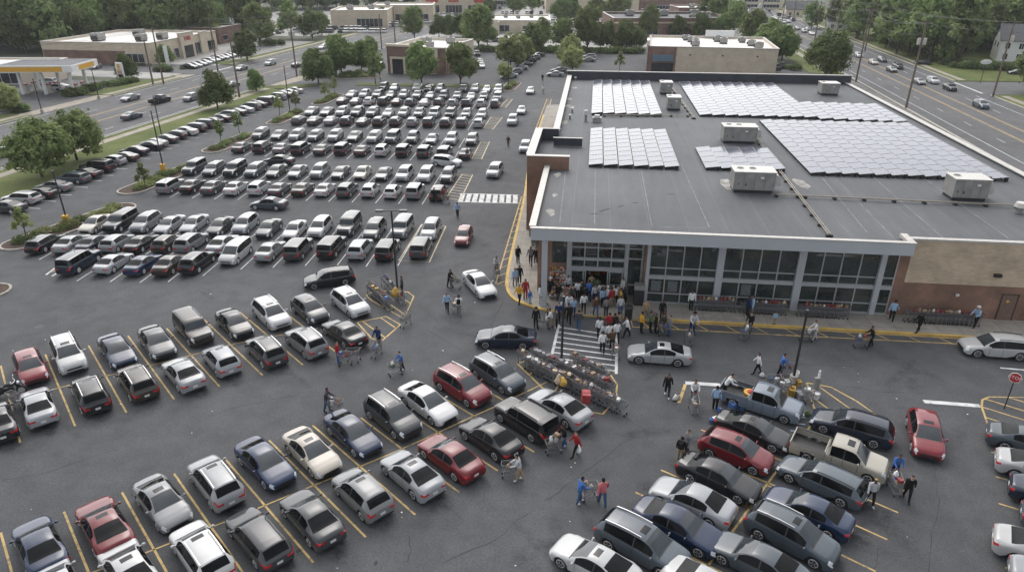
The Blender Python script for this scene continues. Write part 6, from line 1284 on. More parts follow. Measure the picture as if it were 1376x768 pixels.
def cart(x, y, deg, label, group=None, load=0, where=None, z=.012, cols=None, lift=0.0):
    global ncart
    o = CART if ncart == 0 else copy_tree(CART); ncart += 1; o.location = (x, y, z); o.rotation_euler = (0, 0, R(deg)); tag(o, label, 'shopping cart', group)
    c, s = math.cos(R(deg)), math.sin(R(deg)); used = defaultdict(int)
    for k in range(load):
        lx = -.18 + .36 * (k % 2) + rnd.uniform(-.04, .04); ly = rnd.uniform(-.06, .06); lz = .60 + lift + .24 * (k // 2); cn_ = (cols or GN)[k % len(cols)] if cols else rnd.choice(GN); i = rnd.choice((3, 3, 3, 0, 1)) if where == CG else rnd.choice((0, 1, 2, 3))
        if where == CG: cn_ = rnd.choice(('grey', 'grey', 'tan', 'white', 'brown', 'brown', 'black', 'tan', 'red' if rnd.random() < .4 else 'grey'))
        good(x + lx * c - ly * s, y + lx * s + ly * c, z + lz, i, cn_, '%s lying in %s' % ({0: 'grocery bag', 1: 'grocery bag', 2: 'grocery bag', 3: 'carton'}[i], where), 'goods in ' + where, rnd.uniform(.72, .95))
    return o
def train(p0, p1, n, deg, label, group, load=0, where=None, z=.012, jit=.03, pix=True):
    A = Vector(G2(*p0)) if pix else Vector(p0); B = Vector(G2(*p1)) if pix else Vector(p1)
    if deg is None: deg = math.degrees(math.atan2((B - A).y, (B - A).x))
    for i in range(n): q = A.lerp(B, i / max(1, n - 1)); cart(q.x + rnd.uniform(-jit, jit) * 3, q.y + rnd.uniform(-jit, jit) * 4, deg + rnd.uniform(-5, 5), label, group, (load if rnd.random() < .7 else max(0, load - 1)), where, z, None, .24)
zp = .145
def strow(u0, u1, n, v, lab, grp, load, deg):
    for i in range(n):
        q = SW(u0 + (u1 - u0) * i / (n - 1), v); cart(q.x, q.y, math.degrees(SA) + deg + rnd.uniform(-3, 3), lab, grp, load, grp, zp, ['red', 'brown', 'tan', 'brown', 'white', 'red'][i % 6:] + ['brown'], .28)
strow(13.4, 16.0, 9, 1.05, 'shopping cart nested in the first row against the glass front', 'the first cart row by the glass', 1, 180)
strow(17.2, 19.9, 9, .95, 'shopping cart nested in the second row against the glass front', 'the second cart row by the glass', 1, 180)
strow(21.6, 24.6, 10, .85, 'shopping cart nested in the third row against the glass front', 'the third cart row by the glass', 1, 180)
strow(29.7, 34.3, 15, .8, 'shopping cart nested in the long row against the brick wall', 'the long cart row by the brick wall', 1, 180)
for i in range(12): q = SW(-.75, 12.5 + i * .42); cart(q.x, q.y, math.degrees(SA) + 90, 'shopping cart nested in the row below the brick tower', 'the cart row below the tower', i % 2, 'the cart row below the tower', zp)
# the big corral
train((712, 497), (831, 554), 22, None, 'loaded shopping cart in the near line of the big corral', 'near line of the big corral', 1, CG); train((722, 488), (818, 530), 17, None, 'loaded shopping cart in the middle line of the big corral', 'middle line of the big corral', 1, CG)
train((775, 494), (812, 512), 8, None, 'loaded shopping cart in the far line of the big corral', 'far line of the big corral', 1, CG); train((706, 490), (714, 496), 2, -35, 'shopping cart at the left tip of the big corral', 'left tip of the big corral', 1, CG)
p = G(786, 548); good(p.x, p.y, .55, 3, 'red', 'large red sack hanging over the near side of the big corral', None, 2.0); p = G(757, 530); good(p.x, p.y, .7, 2, 'yellow', 'yellow sack on the near side of the big corral', None, 1.7); p = G(750, 528); good(p.x, p.y, .7, 1, 'tan', 'tan sack beside the yellow sack in the big corral', None, 1.8)
# the left bay
train((499, 396), (522, 415), 10, None, 'shopping cart in the nested line of the left cart bay', 'nested line of the left bay', 1, 'the left cart bay'); train((520, 386), (527, 393), 3, -60, 'shopping cart standing loose beside the lamp post in the left bay', 'loose carts of the left bay', 1, 'the left cart bay')
p = G(533, 405); good(p.x, p.y, .5, 1, 'yellow', 'big yellow sack hanging under the left bay lamp post', None, 2.4); p = G(541, 408); cart(p.x, p.y, -70, 'shopping cart right of the yellow sack in the left bay', None, 1, 'the cart right of the yellow sack')
def pc(u, v, deg, label, load=3, cols=None): p = G(u, v); cart(p.x, p.y, deg, label, None, load, label.replace('shopping ', '')[:60].split(' with ')[0], .012, cols)
# ------------------------------------------------------------------ people
POSES = {
 'stand': dict(hipL=(0, .0), hipR=(0, .0), armL=(.06, .04, -.28), armR=(.06, .04, -.28), lean=0),
 'walk': dict(hipL=(.24, 0), hipR=(-.26, .14), armL=(-.22, .05, -.26), armR=(.22, .08, -.24), lean=.03),
 'push': dict(hipL=(.14, 0), hipR=(-.18, .06), armL=(.16, .02, -.22), armR=(.16, .02, -.22), lean=.10, push=True),
 'reach': dict(hipL=(.05, 0), hipR=(-.10, .0), armL=(.2, 0, -.2), armR=(.2, 0, -.2), lean=.26, push=True)}
def person_meshes(pose):
    P = POSES[pose]; ln = P['lean']; V = []; E = []; Rd = []; RG = []
    def v(p, r, reg): V.append(Vector(p)); Rd.append(r); RG.append(reg); return len(V) - 1
    def e(a, b): E.append((a, b))
    pel = v((0, 0, .95), .135, 'hip'); ab = v((ln * .35, 0, 1.10), .125, 'torso'); ch = v((ln * .8, 0, 1.30), .145, 'torso'); nk = v((ln * 1.15 + .01, 0, 1.47), .062, 'neck'); jw = v((ln * 1.25 + .03, 0, 1.57), .078, 'head'); hd = v((ln * 1.3 + .02, 0, 1.65), .092, 'head'); tp = v((ln * 1.32 + .01, 0, 1.72), .074, 'head')
    for a, b in ((pel, ab), (ab, ch), (ch, nk), (nk, jw), (jw, hd), (hd, tp)): e(a, b)
    hands = []
    for s, hp, ar in ((1, P['hipL'], P['armL']), (-1, P['hipR'], P['armR'])):
        h = v((0, s * .095, .90), .098, 'hip'); kx = hp[0] * .62 + (.05 if hp[1] else .01); kn = v((kx, s * .10, .50), .066, 'leg'); an = v((hp[0], s * .10, .10 + hp[1] * .4), .045, 'leg'); ft = v((hp[0] + .05, s * .105, .05 + hp[1] * .4), .045, 'foot'); to = v((hp[0] + .19, s * .115, .035 + hp[1] * .1), .035, 'foot')
        for a, b in ((pel, h), (h, kn), (kn, an), (an, ft), (ft, to)): e(a, b)
        sh = v((ln * .95, s * .19, 1.385), .066, 'sleeve'); e(ch, sh)
        if P.get('push'): el = (ln + .12, s * .25, 1.14); wr = (ln + .36, s * .20, 1.05)
        else: el = (ln + ar[0] * .4 - .01, s * (.235 + ar[1] * .3), 1.385 + ar[2]); wr = (ln + ar[0] + .04, s * (.245 + ar[1]), 1.385 + ar[2] * 1.9)
        a = v(el, .048, 'sleeve'); b = v(wr, .034, 'arm'); e(sh, a); e(a, b); d = (Vector(wr) - Vector(el)).normalized(); pm = v(Vector(wr) + d * .06, .036, 'hand'); e(b, pm); hands.append((Vector(wr) + d * .06, d, s))
    me = bpy.data.meshes.new('skel'); me.from_pydata([tuple(x) for x in V], E, []); o = bpy.data.objects.new('skel', me); COL.objects.link(o)
    md = o.modifiers.new('s', 'SKIN'); md.use_smooth_shade = True; sub = o.modifiers.new('d', 'SUBSURF'); sub.levels = 1; sub.render_levels = 1
    sk_ = me.skin_vertices[0].data
    for i, r in enumerate(Rd): sk_[i].radius = (r, r); sk_[i].use_root = (i == 0)
    bpy.context.view_layer.update(); ev = o.evaluated_get(bpy.context.evaluated_depsgraph_get()); out = bpy.data.meshes.new_from_object(ev)
    vs = [x.co.copy() for x in out.vertices]; fs = [tuple(p.vertices) for p in out.polygons]; nr = [x.normal.copy() for x in out.vertices]
    bpy.data.objects.remove(o); bpy.data.meshes.remove(me); bpy.data.meshes.remove(out)
    def region(c):
        best = None; bd = 9
        for a, b in E:
            A, B = V[a], V[b]; t = max(0, min(1, (c - A).dot(B - A) / max(1e-6, (B - A).length_squared))); d = (A.lerp(B, t) - c).length - (Rd[a] * (1 - t) + Rd[b] * t)
            if d < bd: bd = d; best = RG[b] if t > .35 or RG[a] in ('hip',) and RG[b] == 'leg' else RG[a]
        return best
    body = MB(); body.add(vs, fs, 0)
    hc = V[hd]
    for s in (-1, 1):
        body.ball(hc + Vector((-.005, s * .092, -.02)), (.025, .016, .035), 6, 4, 0); body.ball(hc + Vector((.083, s * .034, -.01)), (.012, .013, .009), 6, 4, 1)
    body.add([hc + Vector(q) for q in ((.088, 0, .0), (.086, .017, -.045), (.118, 0, -.04), (.086, -.017, -.045))], [(0, 1, 2), (0, 2, 3), (1, 3, 2)], 0); body.box(hc + Vector((.079, 0, -.072)), (.012, .045, .010), 0, 2)
    for c, d, s in hands:
        sd = d.cross(Vector((0, 0, 1))).normalized() if abs(d.z) < .9 else Vector((1, 0, 0)); up = sd.cross(d).normalized(); cl = Vector((0, 0, -1)) if abs(d.z) < .7 else Vector((.35, -s * .3, -.9)).normalized()
        for k in range(4): a = c + sd * ((k - 1.5) * .019) + d * .02; l = (.036, .044, .042, .032)[k]; m_ = a + d * l; body.cyl(a, m_, .0095, .0085, 5, 0); body.cyl(m_, m_ + (d * .5 + cl * .8).normalized() * l * .8, .0085, .006, 5, 0)
        a = c - d * .015 + sd * (.03 * s); m_ = a + (sd * s + d * .8).normalized() * .035; body.cyl(a, m_, .011, .009, 5, 0); body.cyl(m_, m_ + d * .026, .009, .007, 5, 0)
    bme = body.mesh('body', [M['skin'], M['eye'], M['sign_red']], 60)
    regs = [region(sum((vs[i] for i in f), Vector()) / len(f)) for f in fs]
    def cloth(name, ok, off):
        mb = MB(); idx = {}
        for f, rg in zip(fs, regs):
            if not ok(rg, sum((vs[i] for i in f), Vector()) / len(f)): continue
            for i in f:
                if i not in idx: idx[i] = len(mb.v); mb.v.append(tuple(vs[i] + nr[i] * off))
            mb.f.append(tuple(idx[i] for i in f)); mb.m.append(0)
        return mb.mesh(name, M['cloth'], 80)
    shirt = cloth('shirt', lambda r, c: r in ('torso', 'sleeve') or (r == 'neck' and c.z < 1.46) or (r == 'hip' and c.z > .93), .018)
    longs = [cloth('sleeve', lambda r, c, s=s: r == 'arm' and c.y * s > 0, .012) for s in (1, -1)]
    pants = cloth('trousers', lambda r, c: r == 'leg' or (r == 'hip' and c.z < .99), .014); shoes = cloth('shoes', lambda r, c: r == 'foot', .012)
    hair = cloth('hair', lambda r, c: r == 'head' and (c.z > hc.z + .035 or (c.x < hc.x - .02 and c.z > hc.z - .07)), .016)
    b = MB(); b.cyl(hc + Vector((0, 0, .03)), hc + Vector((0, 0, .12)), .108, .085, 12); b.cyl(hc + Vector((.02, 0, .03)), hc + Vector((.02, 0, .045)), .15, .14, 14); hat = b.mesh('hat', M['cloth'], 40)
    b = MB(); b.box(V[ch] + Vector((-.20, 0, -.05)), (.17, .28, .40), 0, 0, .9); pack = b.mesh('backpack', M['cloth'])
    return dict(body=bme, shirt=shirt, sleeves=longs, trousers=pants, shoes=shoes, hair=hair, hat=hat, pack=pack)
PM = {k: person_meshes(k) for k in POSES}
CC = {'black': (.012, .012, .013), 'white': (.60, .60, .60), 'grey': (.16, .16, .165), 'blue': (.05, .13, .36), 'light blue': (.26, .38, .52), 'navy': (.012, .03, .10), 'red': (.28, .02, .025), 'yellow': (.52, .29, .03), 'pink': (.46, .13, .14), 'dark grey': (.05, .05, .055), 'tan': (.30, .22, .14), 'denim': (.05, .10, .20), 'pale grey': (.40, .41, .42), 'brown': (.09, .05, .03), 'green': (.07, .12, .06)}
SK = [(.30, .16, .10), (.12, .06, .035), (.42, .26, .18), (.20, .11, .07)]; HR = [(.012, .009, .008), (.03, .018, .012), (.012, .010, .010), (.28, .20, .09)]
npeople = 0
def person(u, v, pose, deg, shirt, pants, label, hat=None, pack=None, hair=None, s=None, z=0.012, longs=True, pt=None):
    global npeople
    p = G(u, v, z) if pt is None else Vector((pt[0], pt[1], z)); r = empty('person', (p.x, p.y, z), R(deg), label, 'person', 'shoppers around the store'); k = s or rnd.uniform(.95, 1.05); r.scale = (k, k, k); Q = PM[pose]; sk = SK[npeople % 4] + (1,); hr = (HR[npeople % 3] if hair is None else hair) + (1,); npeople += 1
    o = obj_from(Q['body'], 'body', r); o.color = sk
    for nm, c in (('shirt', CC[shirt]), ('trousers', CC[pants]), ('shoes', rnd.choice(((.5, .5, .5), (.03, .03, .03), (.03, .03, .03)))), ('hair', hr[:3])):
        if nm == 'hair' and hat: continue
        o = obj_from(Q[nm], nm, r); o.color = tuple(c) + (1,)
    if longs:
        for q in Q['sleeves']: o = obj_from(q, 'sleeve', r); o.color = CC[shirt] + (1,)
    if hat: o = obj_from(Q['hat'], 'hat', r); o.color = CC[hat] + (1,)
    if pack: o = obj_from(Q['pack'], 'backpack', r); o.color = CC[pack] + (1,)
    return r
Z = .145
for a in [
 (696, 353, 'stand', -60, 'black', 'black', 'person in all black near the striped kerb under the fascia', None, None, None, None, Z), (713, 355, 'walk', -95, 'grey', 'black', 'person in grey top walking on the left pavement of a pair', None, None, None, None, Z), (720, 355, 'stand', -95, 'black', 'black', 'person in black beside the grey topped one on the pavement', None, None, None, None, Z), (724, 352, 'stand', 180, 'dark grey', 'black', 'person in dark grey half hidden by the blue column', None, None, None, None, Z),
 (692, 385, 'walk', -80, 'light blue', 'grey', 'person in pale blue at the kerb bend with black companion', None, None, None, None, Z), (698, 381, 'stand', -80, 'black', 'black', 'person in black beside the pale blue one at the kerb bend', None, None, None, None, Z), (698, 408, 'walk', -120, 'yellow', 'black', 'person in bright yellow top and black trousers at the kerb bend', None, None, None, 1.05, Z), (706, 401, 'stand', -90, 'red', 'red', 'person in a long red outfit left of the blue column', None, None, None, None, Z), (712, 407, 'stand', -60, 'blue', 'light blue', 'child in blue beside the person in long red', None, None, None, .68, Z),
 (725, 408, 'stand', 0, 'white', 'pale grey', 'person in white just left of the blue column foot', None, None, None, None, Z), (738, 399, 'push', 60, 'black', 'black', 'person in black with a white hat behind the column', 'white', None, None, None, Z), (744, 396, 'stand', 120, 'brown', 'black', 'person in brown next to the white hatted one', None, None, None, None, Z), (763, 394, 'stand', -90, 'white', 'black', 'person in white beside the tall flower stand', None, None, None, None, Z),
 (776, 402, 'walk', 85, 'white', 'black', 'person in white shirt walking into the entrance, left one', None, None, None, None, Z), (781, 401, 'stand', 85, 'dark grey', 'black', 'person in dark grey before the entrance doors', None, None, None, None, Z), (791, 404, 'walk', 85, 'blue', 'navy', 'large person in blue walking into the open doors', None, None, None, 1.08, Z), (794, 394, 'walk', 85, 'tan', 'black', 'person in tan stepping through the open doorway', None, None, None, None, Z), (784, 419, 'walk', -90, 'white', 'black', 'person in white with a black bag coming from the entrance', None, None, None, None, Z),
 (756, 416, 'stand', -100, 'grey', 'denim', 'person in grey top and jeans before the lower flower stand', None, None, None, None, Z), (764, 420, 'push', -90, 'white', 'black', 'person in white shirt with a red cart item before entrance', None, None, None, None, Z), (720, 440, 'stand', -90, 'black', 'black', 'person in black with a flat black hat on the road edge', 'black'), (741, 440, 'push', 175, 'white', 'tan', 'person in white bent over a cart at the kerb', None, None, None, None),
 (750, 433, 'stand', -90, 'navy', 'black', 'person in navy beside the crosswalk lamp post', None), (764, 434, 'walk', -90, 'black', 'black', 'person in black right of the crosswalk lamp post', None), (777, 444, 'walk', 80, 'dark grey', 'denim', 'person in blue jeans walking up the crosswalk', None), 
 (809, 412, 'stand', -60, 'light blue', 'black', 'person in light blue in the group right of the entrance', None, None, None, None, Z), (816, 410, 'stand', 200, 'white', 'navy', 'person in white cap in the group right of the entrance', 'white', None, None, None, Z), (814, 425, 'stand', 100, 'grey', 'black', 'person in grey nearest the kerb right of the entrance', None, None, None, None, Z), (821, 413, 'stand', 120, 'red', 'tan', 'person in red top in the group right of the entrance', None, None, None, None, Z), (826, 410, 'walk', 95, 'white', 'black', 'person in white shirt and black trousers by the entrance post', None, None, None, None, Z), (833, 424, 'stand', 90, 'pale grey', 'denim', 'person in pale grey top and jeans near the entrance post', None, None, None, None, Z), (840, 406, 'stand', 200, 'dark grey', 'black', 'person in dark grey beside the black cabinet', None, None, None, None, Z), (836, 398, 'stand', 200, 'white', 'black', 'person in white against the entrance post', None, None, None, None, Z), (802, 398, 'walk', 85, 'green', 'black', 'person in green by the small flower stand', None, None, None, None, Z), (769, 408, 'walk', -80, 'dark grey', 'black', 'person in dark grey between flower stand and doors', None, None, None, None, Z),
 (785, 408, 'walk', 85, 'black', 'black', 'person in black just behind the two in white at the doors', None, None, None, None, Z), (799, 406, 'walk', -90, 'pale grey', 'navy', 'person in pale grey coming out of the open doors', None, None, None, None, Z), (806, 404, 'stand', 100, 'white', 'tan', 'person in white and tan beside the right door leaf', None, None, None, None, Z), (811, 406, 'stand', -100, 'black', 'denim', 'person in black and jeans beside the right door leaf', None, None, None, None, Z), (750, 406, 'stand', -60, 'black', 'dark grey', 'person in black at the foot of the lower flower stand', None, None, None, None, Z), (770, 425, 'walk', -90, 'light blue', 'navy', 'person in light blue near the kerb ramp', None, None, None, None, Z), (757, 426, 'push', -90, 'pale grey', 'black', 'person in pale grey pushing a cart down to the ramp', None, None, None, None, Z), (800, 424, 'walk', -80, 'brown', 'denim', 'person in brown and jeans walking to the crosswalk', None, None, None, None, Z), (833, 412, 'stand', 180, 'yellow', 'black', 'person in yellow half hidden by the group at the post', None, None, None, None, Z), (811, 461, 'walk', 85, 'pale grey', 'black', 'person in pale grey inside the crosswalk queue'), (830, 446, 'stand', 90, 'tan', 'navy', 'person in tan at the top right of the crosswalk queue'), (748, 441, 'stand', 170, 'dark grey', 'black', 'person in dark grey beside the bent over white one'), (735, 437, 'stand', 0, 'brown', 'black', 'short person in brown at the kerb left of crosswalk', None, None, None, .85), (873, 446, 'stand', 0, 'green', 'black', 'person in green in the group right of the yellow top'),
 (805, 454, 'stand', 80, 'white', 'black', 'tall person in white shirt at the top of the crosswalk queue'), (809, 474, 'walk', 85, 'white', 'black', 'person in white shirt last in the crosswalk queue'), (828, 460, 'walk', 95, 'white', 'black', 'person in white right side of the crosswalk queue'), (818, 448, 'stand', 90, 'red', 'black', 'person in red in the crosswalk queue'), (825, 448, 'stand', 90, 'black', 'black', 'person in black with big hair in the crosswalk queue'), (818, 462, 'stand', 100, 'white', 'dark grey', 'person in white middle of the crosswalk queue'), (822, 470, 'push', 95, 'brown', 'black', 'person in brown pushing a cart in the crosswalk queue'),
 (842, 453, 'walk', 175, 'white', 'black', 'person in white top and white shoes right of the crosswalk'), (861, 447, 'stand', 10, 'yellow', 'black', 'person in yellow top by the carts right of the crosswalk', None, None, None, 1.06), (867, 428, 'stand', -90, 'tan', 'tan', 'person in tan behind the cart at the pillar', None, None, None, None, Z), (880, 447, 'stand', 0, 'black', 'black', 'slim person in black left in the group at the kerb'), (886, 446, 'reach', 0, 'dark grey', 'black', 'person leaning over a cart in the group at the kerb'), (889, 428, 'stand', -90, 'black', 'black', 'person in black on the pavement behind the kerb group', None, None, None, None, Z), (899, 451, 'stand', 190, 'grey', 'denim', 'person in grey hooded top right in the kerb group'), (892, 445, 'stand', 180, 'brown', 'dark grey', 'person in brown in the middle of the kerb group'),
 (929, 448, 'push', -80, 'pale grey', 'navy', 'broad person in pale grey with black cap pushing a cart', 'black', None, None, 1.12), (928, 416, 'stand', -90, 'white', 'black', 'person in white top standing at the glass front', None, None, None, None, Z), (1007, 446, 'push', -130, 'black', 'black', 'person in black pushing a cart off the kerb'), (1009, 424, 'stand', 180, 'light blue', 'grey', 'person in light blue by the second cart row', None, None, None, None, Z), (1040, 435, 'stand', -90, 'light blue', 'tan', 'small child in light blue on the pavement by the kerb', None, None, None, .62, Z), (1003, 424, 'stand', 0, 'navy', 'black', 'person in navy behind the light blue one', None, None, None, None, Z),
 (1094, 457, 'push', 176, 'white', 'pale grey', 'person in white shorts pushing a cart along the lane', None), (1169, 466, 'push', 172, 'black', 'black', 'person in black pushing a full cart along the lane'), (1197, 431, 'walk', 60, 'light blue', 'black', 'person in pale blue vest walking by the brick wall corner', None, None, None, None, Z), (1233, 446, 'walk', 200, 'black', 'black', 'person in black striding in front of the brick wall carts', None, None, None, None, Z), (1309, 439, 'push', 200, 'light blue', 'black', 'person in blue and white with pale cap by the brown door', 'white', None, None, None, Z),
 (896, 532, 'walk', -100, 'black', 'black', 'person in black alone on the asphalt by a white bag'), (931, 538, 'push', -92, 'white', 'dark grey', 'person in white pushing a tall cart towards the viewer'), (960, 550, 'stand', 60, 'light blue', 'black', 'person in pale blue seen from behind near water packs'), (973, 532, 'reach', -10, 'white', 'black', 'person in white leaning over the pickup truck tailgate'), (1017, 502, 'walk', 170, 'white', 'black', 'person in white striding across the lane above the pickup'), (1047, 504, 'push', -10, 'blue', 'black', 'person in blue shirt at the cart behind the pickup'), (913, 619, 'stand', 60, 'black', 'tan', 'person with black backpack and tan shorts by the red car', None, 'black', None), (922, 610, 'stand', 200, 'grey', 'dark grey', 'person in grey patterned top beside the backpack wearer'),
 (604, 386, 'push', -20, 'black', 'black', 'person in black pushing a cart left of the white sedan'), (601, 418, 'walk', -90, 'light blue', 'black', 'person in light blue with dark shorts in the lane'), (617, 424, 'push', 90, 'white', 'grey', 'person in white with a black backpack bent over a cart', None, 'black', None), (541, 499, 'push', 205, 'blue', 'black', 'person in blue pushing a full cart in the left aisle'), (510, 466, 'push', -110, 'navy', 'black', 'person in navy pushing a cart by the small striped bay'), (541, 396, 'stand', 180, 'dark grey', 'black', 'person in dark grey behind the left bay lamp post'), (440, 553, 'push', 5, 'dark grey', 'denim', 'person in dark top and jeans pushing bags behind blue sedan'), (455, 488, 'stand', 0, 'red', 'blue', 'person in red behind two tangled carts near black sedan'), (667, 366, 'push', -80, 'pale grey', 'dark grey', 'person in pale grey pushing a cart beside the kerb stripes'),
 (698, 645, 'push', 180, 'pale grey', 'tan', 'person in pale top and tan shorts pushing a cart left'), (758, 602, 'push', 200, 'black', 'denim', 'person in black and jeans pushing a heaped cart'), (774, 612, 'walk', 200, 'red', 'black', 'person in red top carrying a pale bag'), (778, 676, 'push', 20, 'blue', 'denim', 'person in blue jacket and jeans pushing a cart'), (809, 679, 'walk', 100, 'pink', 'denim', 'person in pink top and blue jeans walking by a cart'), (1168, 676, 'walk', -100, 'pale grey', 'black', 'blonde person in pale top holding something red', None, None, (.32, .22, .09)), (1217, 671, 'walk', -110, 'black', 'black', 'person in black hooded top right of the tall cart'), (1200, 640, 'push', -97, 'blue', 'navy', 'person in blue hidden behind the tall loaded cart'),
 (683, 197, 'walk', -95, 'brown', 'black', 'person in brown walking down the lane by the tower'), (615, 292, 'walk', -95, 'light blue', 'black', 'person in light blue walking below the far crosswalk'), (729, 110, 'walk', -95, 'black', 'black', 'person in black walking by the back corner of the store'), (730, 126, 'walk', 90, 'white', 'tan', 'person in white walking by the back corner of the store'), (597, 270, 'stand', 180, 'red', 'dark grey', 'person in red loading by the striped bay beside SUV'), (584, 272, 'stand', 60, 'black', 'black', 'person in black at the back of the dark SUV'), (628, 214, 'stand', -60, 'grey', 'black', 'person in grey at the end of the third block')]:
    person(*a)
pc(612, 387, -20, 'shopping cart heaped with goods left of the white sedan', 3); pc(612, 418, -85, 'shopping cart between two people in the middle lane', 2); pc(545, 438, -120, 'empty shopping cart left standing at the small bay corner', 0); pc(532, 503, 205, 'shopping cart with green and white bags in left aisle', 4, ['white', 'green', 'tan', 'white']); pc(506, 478, -110, 'shopping cart with blue goods by the small striped bay', 2, ['white', 'blue']); pc(452, 555, 5, 'shopping cart with pale bags behind the blue sedan', 4, ['white', 'tan', 'white', 'brown'])
pc(464, 490, 10, 'shopping cart tangled with another near the black sedan, left', 3, ['pink', 'red', 'blue']); pc(476, 485, 170, 'shopping cart tangled with another near the black sedan, right', 1); pc(668, 374, -80, 'shopping cart pushed beside the kerb stripes', 2, ['red', 'tan'])
pc(686, 640, 180, 'shopping cart with yellow goods pushed left past the black sedan', 3, ['yellow', 'tan', 'white']); pc(744, 608, 200, 'shopping cart heaped with pale bags behind the black boxy car', 5, ['white', 'tan', 'white', 'white', 'brown']); pc(791, 669, 20, 'shopping cart with a white bag between blue and pink shoppers', 3, ['white', 'white', 'tan']); pc(1201, 660, -97, 'tall loaded shopping cart near the white pickup bumper', 4, ['blue', 'brown', 'white', 'red'])
pc(932, 553, -92, 'shopping cart with a white box on the open asphalt', 3, ['white', 'tan', 'grey']); pc(1055, 505, -10, 'shopping cart with blue and red goods behind the pickup', 3, ['blue', 'red', 'tan']); pc(1038, 522, 170, 'shopping cart among jugs behind the pickup, left', 2, ['white', 'blue']); pc(1052, 528, 170, 'shopping cart among jugs behind the pickup, right', 2, ['white', 'white']); pc(1082, 538, 100, 'shopping cart holding long white boxes in the right bay', 3, ['white', 'white', 'white'])
pc(925, 462, -95, 'shopping cart pushed by the broad shopper at the kerb', 2, ['white', 'brown']); pc(1000, 455, -130, 'shopping cart with pale bags coming off the kerb', 3, ['white', 'light' if False else 'blue', 'white']); pc(1082, 458, 176, 'shopping cart pushed along the lane by the white shorts', 3, ['white', 'tan', 'white']); pc(1156, 467, 172, 'full shopping cart with yellow and blue goods in the lane', 4, ['yellow', 'blue', 'red', 'white']); pc(891, 450, 0, 'shopping cart in the middle of the kerb group', 2, ['brown', 'blue']); pc(731, 441, 175, 'shopping cart bent over at the kerb by crosswalk', 2, ['white', 'tan']); pc(826, 480, 95, 'shopping cart with a red and white load in the crosswalk', 2, ['white', 'red']); pc(872, 432, 100, 'empty shopping cart standing at the glass front pillar', 0); pc(599, 274, 180, 'shopping cart beside the dark SUV on the first aisle', 1); pc(22, 545, 150, 'shopping cart tipped against the left motorcycle', 0)
# loose goods on the asphalt
for u, v, i, c, s, lb in [(907, 537, 0, 'white', 1.3, 'white plastic bag set down on the asphalt by yellow line'), (911, 536, 2, 'tan', 1.0, 'tan bag next to the white plastic bag'), (1024, 506, 0, 'white', 1.1, 'white bag above the pickup truck bonnet'), (985, 547, 3, 'blue', 1.6, 'blue wrapped water pack beside the pickup wheel'), (990, 541, 4, 'white', 1.5, 'white box standing on the water packs by the pickup'), (996, 548, 3, 'blue', 1.3, 'second blue water pack nearer the black sedan'), (961, 566, 4, 'white', 1.4, 'white and blue jug pile left of the black sedan'), (956, 567, 4, 'blue', 1.2, 'blue jug beside the white jug pile'), (966, 552, 4, 'blue', 1.0, 'blue jug at the feet of the pale blue person'), (1062, 530, 4, 'yellow', 2.1, 'large yellow drum standing below the right bay lamp post'), (1073, 517, 4, 'yellow', 1.5, 'smaller yellow drum behind the large yellow drum'), (1069, 508, 4, 'white', 1.8, 'white jug right of the lamp post in the right bay'), (1058, 517, 4, 'white', 1.6, 'white jug left of the lamp post in the right bay'), (1044, 517, 0, 'white', 1.6, 'white sack near the carts behind the pickup'), (1094, 534, 3, 'white', 1.5, 'white box at the right end of the right bay cart'), (1074, 534, 3, 'grey', 1.6, 'grey crate beside the large yellow drum'), (1085, 560, 0, 'green', 1.2, 'green bag on the asphalt before the dark wagon'), (777, 612, 0, 'white', 1.3, 'pale bag held low by the person in red')]:
    p = G(u, v); good(p.x, p.y, .012 if 'held' not in lb else .25, i, c, lb, None, s)
p = G(1008, 527, .95)
bk = empty('woven_basket', (p.x, p.y, .66), 0, 'round yellow basket with red goods in the pickup truck bed', 'basket'); b = MB(); b.cyl((0, 0, 0), (0, 0, .34), .30, .40, 16); b.build('basket_body', M['yellow_box'], bk); b = MB(); b.ball((.05, 0, .36), (.25, .22, .12), 10, 5); b.build('contents', M['sign_red'], bk)
wc = empty('white_display', (*G2(1094, 530), .012), 0, 'tall narrow pale stand with white bottles in the right bay', 'stand'); b = MB(); b.box((0, 0, .65), (.34, .22, 1.3)); b.build('body', M['hvac'], wc); b = MB(); b.cyl((.05, 0, 1.3), (.05, 0, 1.85), .09, .06, 10); b.build('bottle', M['glass'] if False else M['white_metal'], wc)
# motorcycle at the left edge
mo = G(13, 532); mc = empty('motorcycle', (mo.x, mo.y, .012), R(25), 'black and chrome motorcycle parked across the line at left edge', 'motorcycle')
for x in (.75, -.72):
    b = MB(); b.cyl((0, -.07, 0), (0, .07, 0), .32, .32, 18); w_ = b.build('wheel', M['tyre'], mc, 40, (x, 0, .32)); b = MB(); b.cyl((0, -.075, 0), (0, .075, 0), .2, .2, 14); b.build('rim', M['rim'], w_)
b = MB(); b.box((0, 0, .48), (.7, .3, .34)); b.beam((.75, 0, .32), (.5, 0, .98), .06, .22); b.beam((-.72, .12, .34), (.1, .1, .55), .06, .06); b.beam((-.72, -.12, .34), (.1, -.1, .55), .06, .06); b.cyl((-.9, .2, .3), (.1, .2, .36), .05, .05, 8); b.build('frame', M['black_metal'], mc)
b = MB(); b.ball((.2, 0, .82), (.34, .17, .15), 12, 7); b.build('fuel_tank', M['trim'], mc); b = MB(); b.ball((-.4, 0, .74), (.42, .16, .08), 12, 6); b.build('seat', M['dark'], mc)
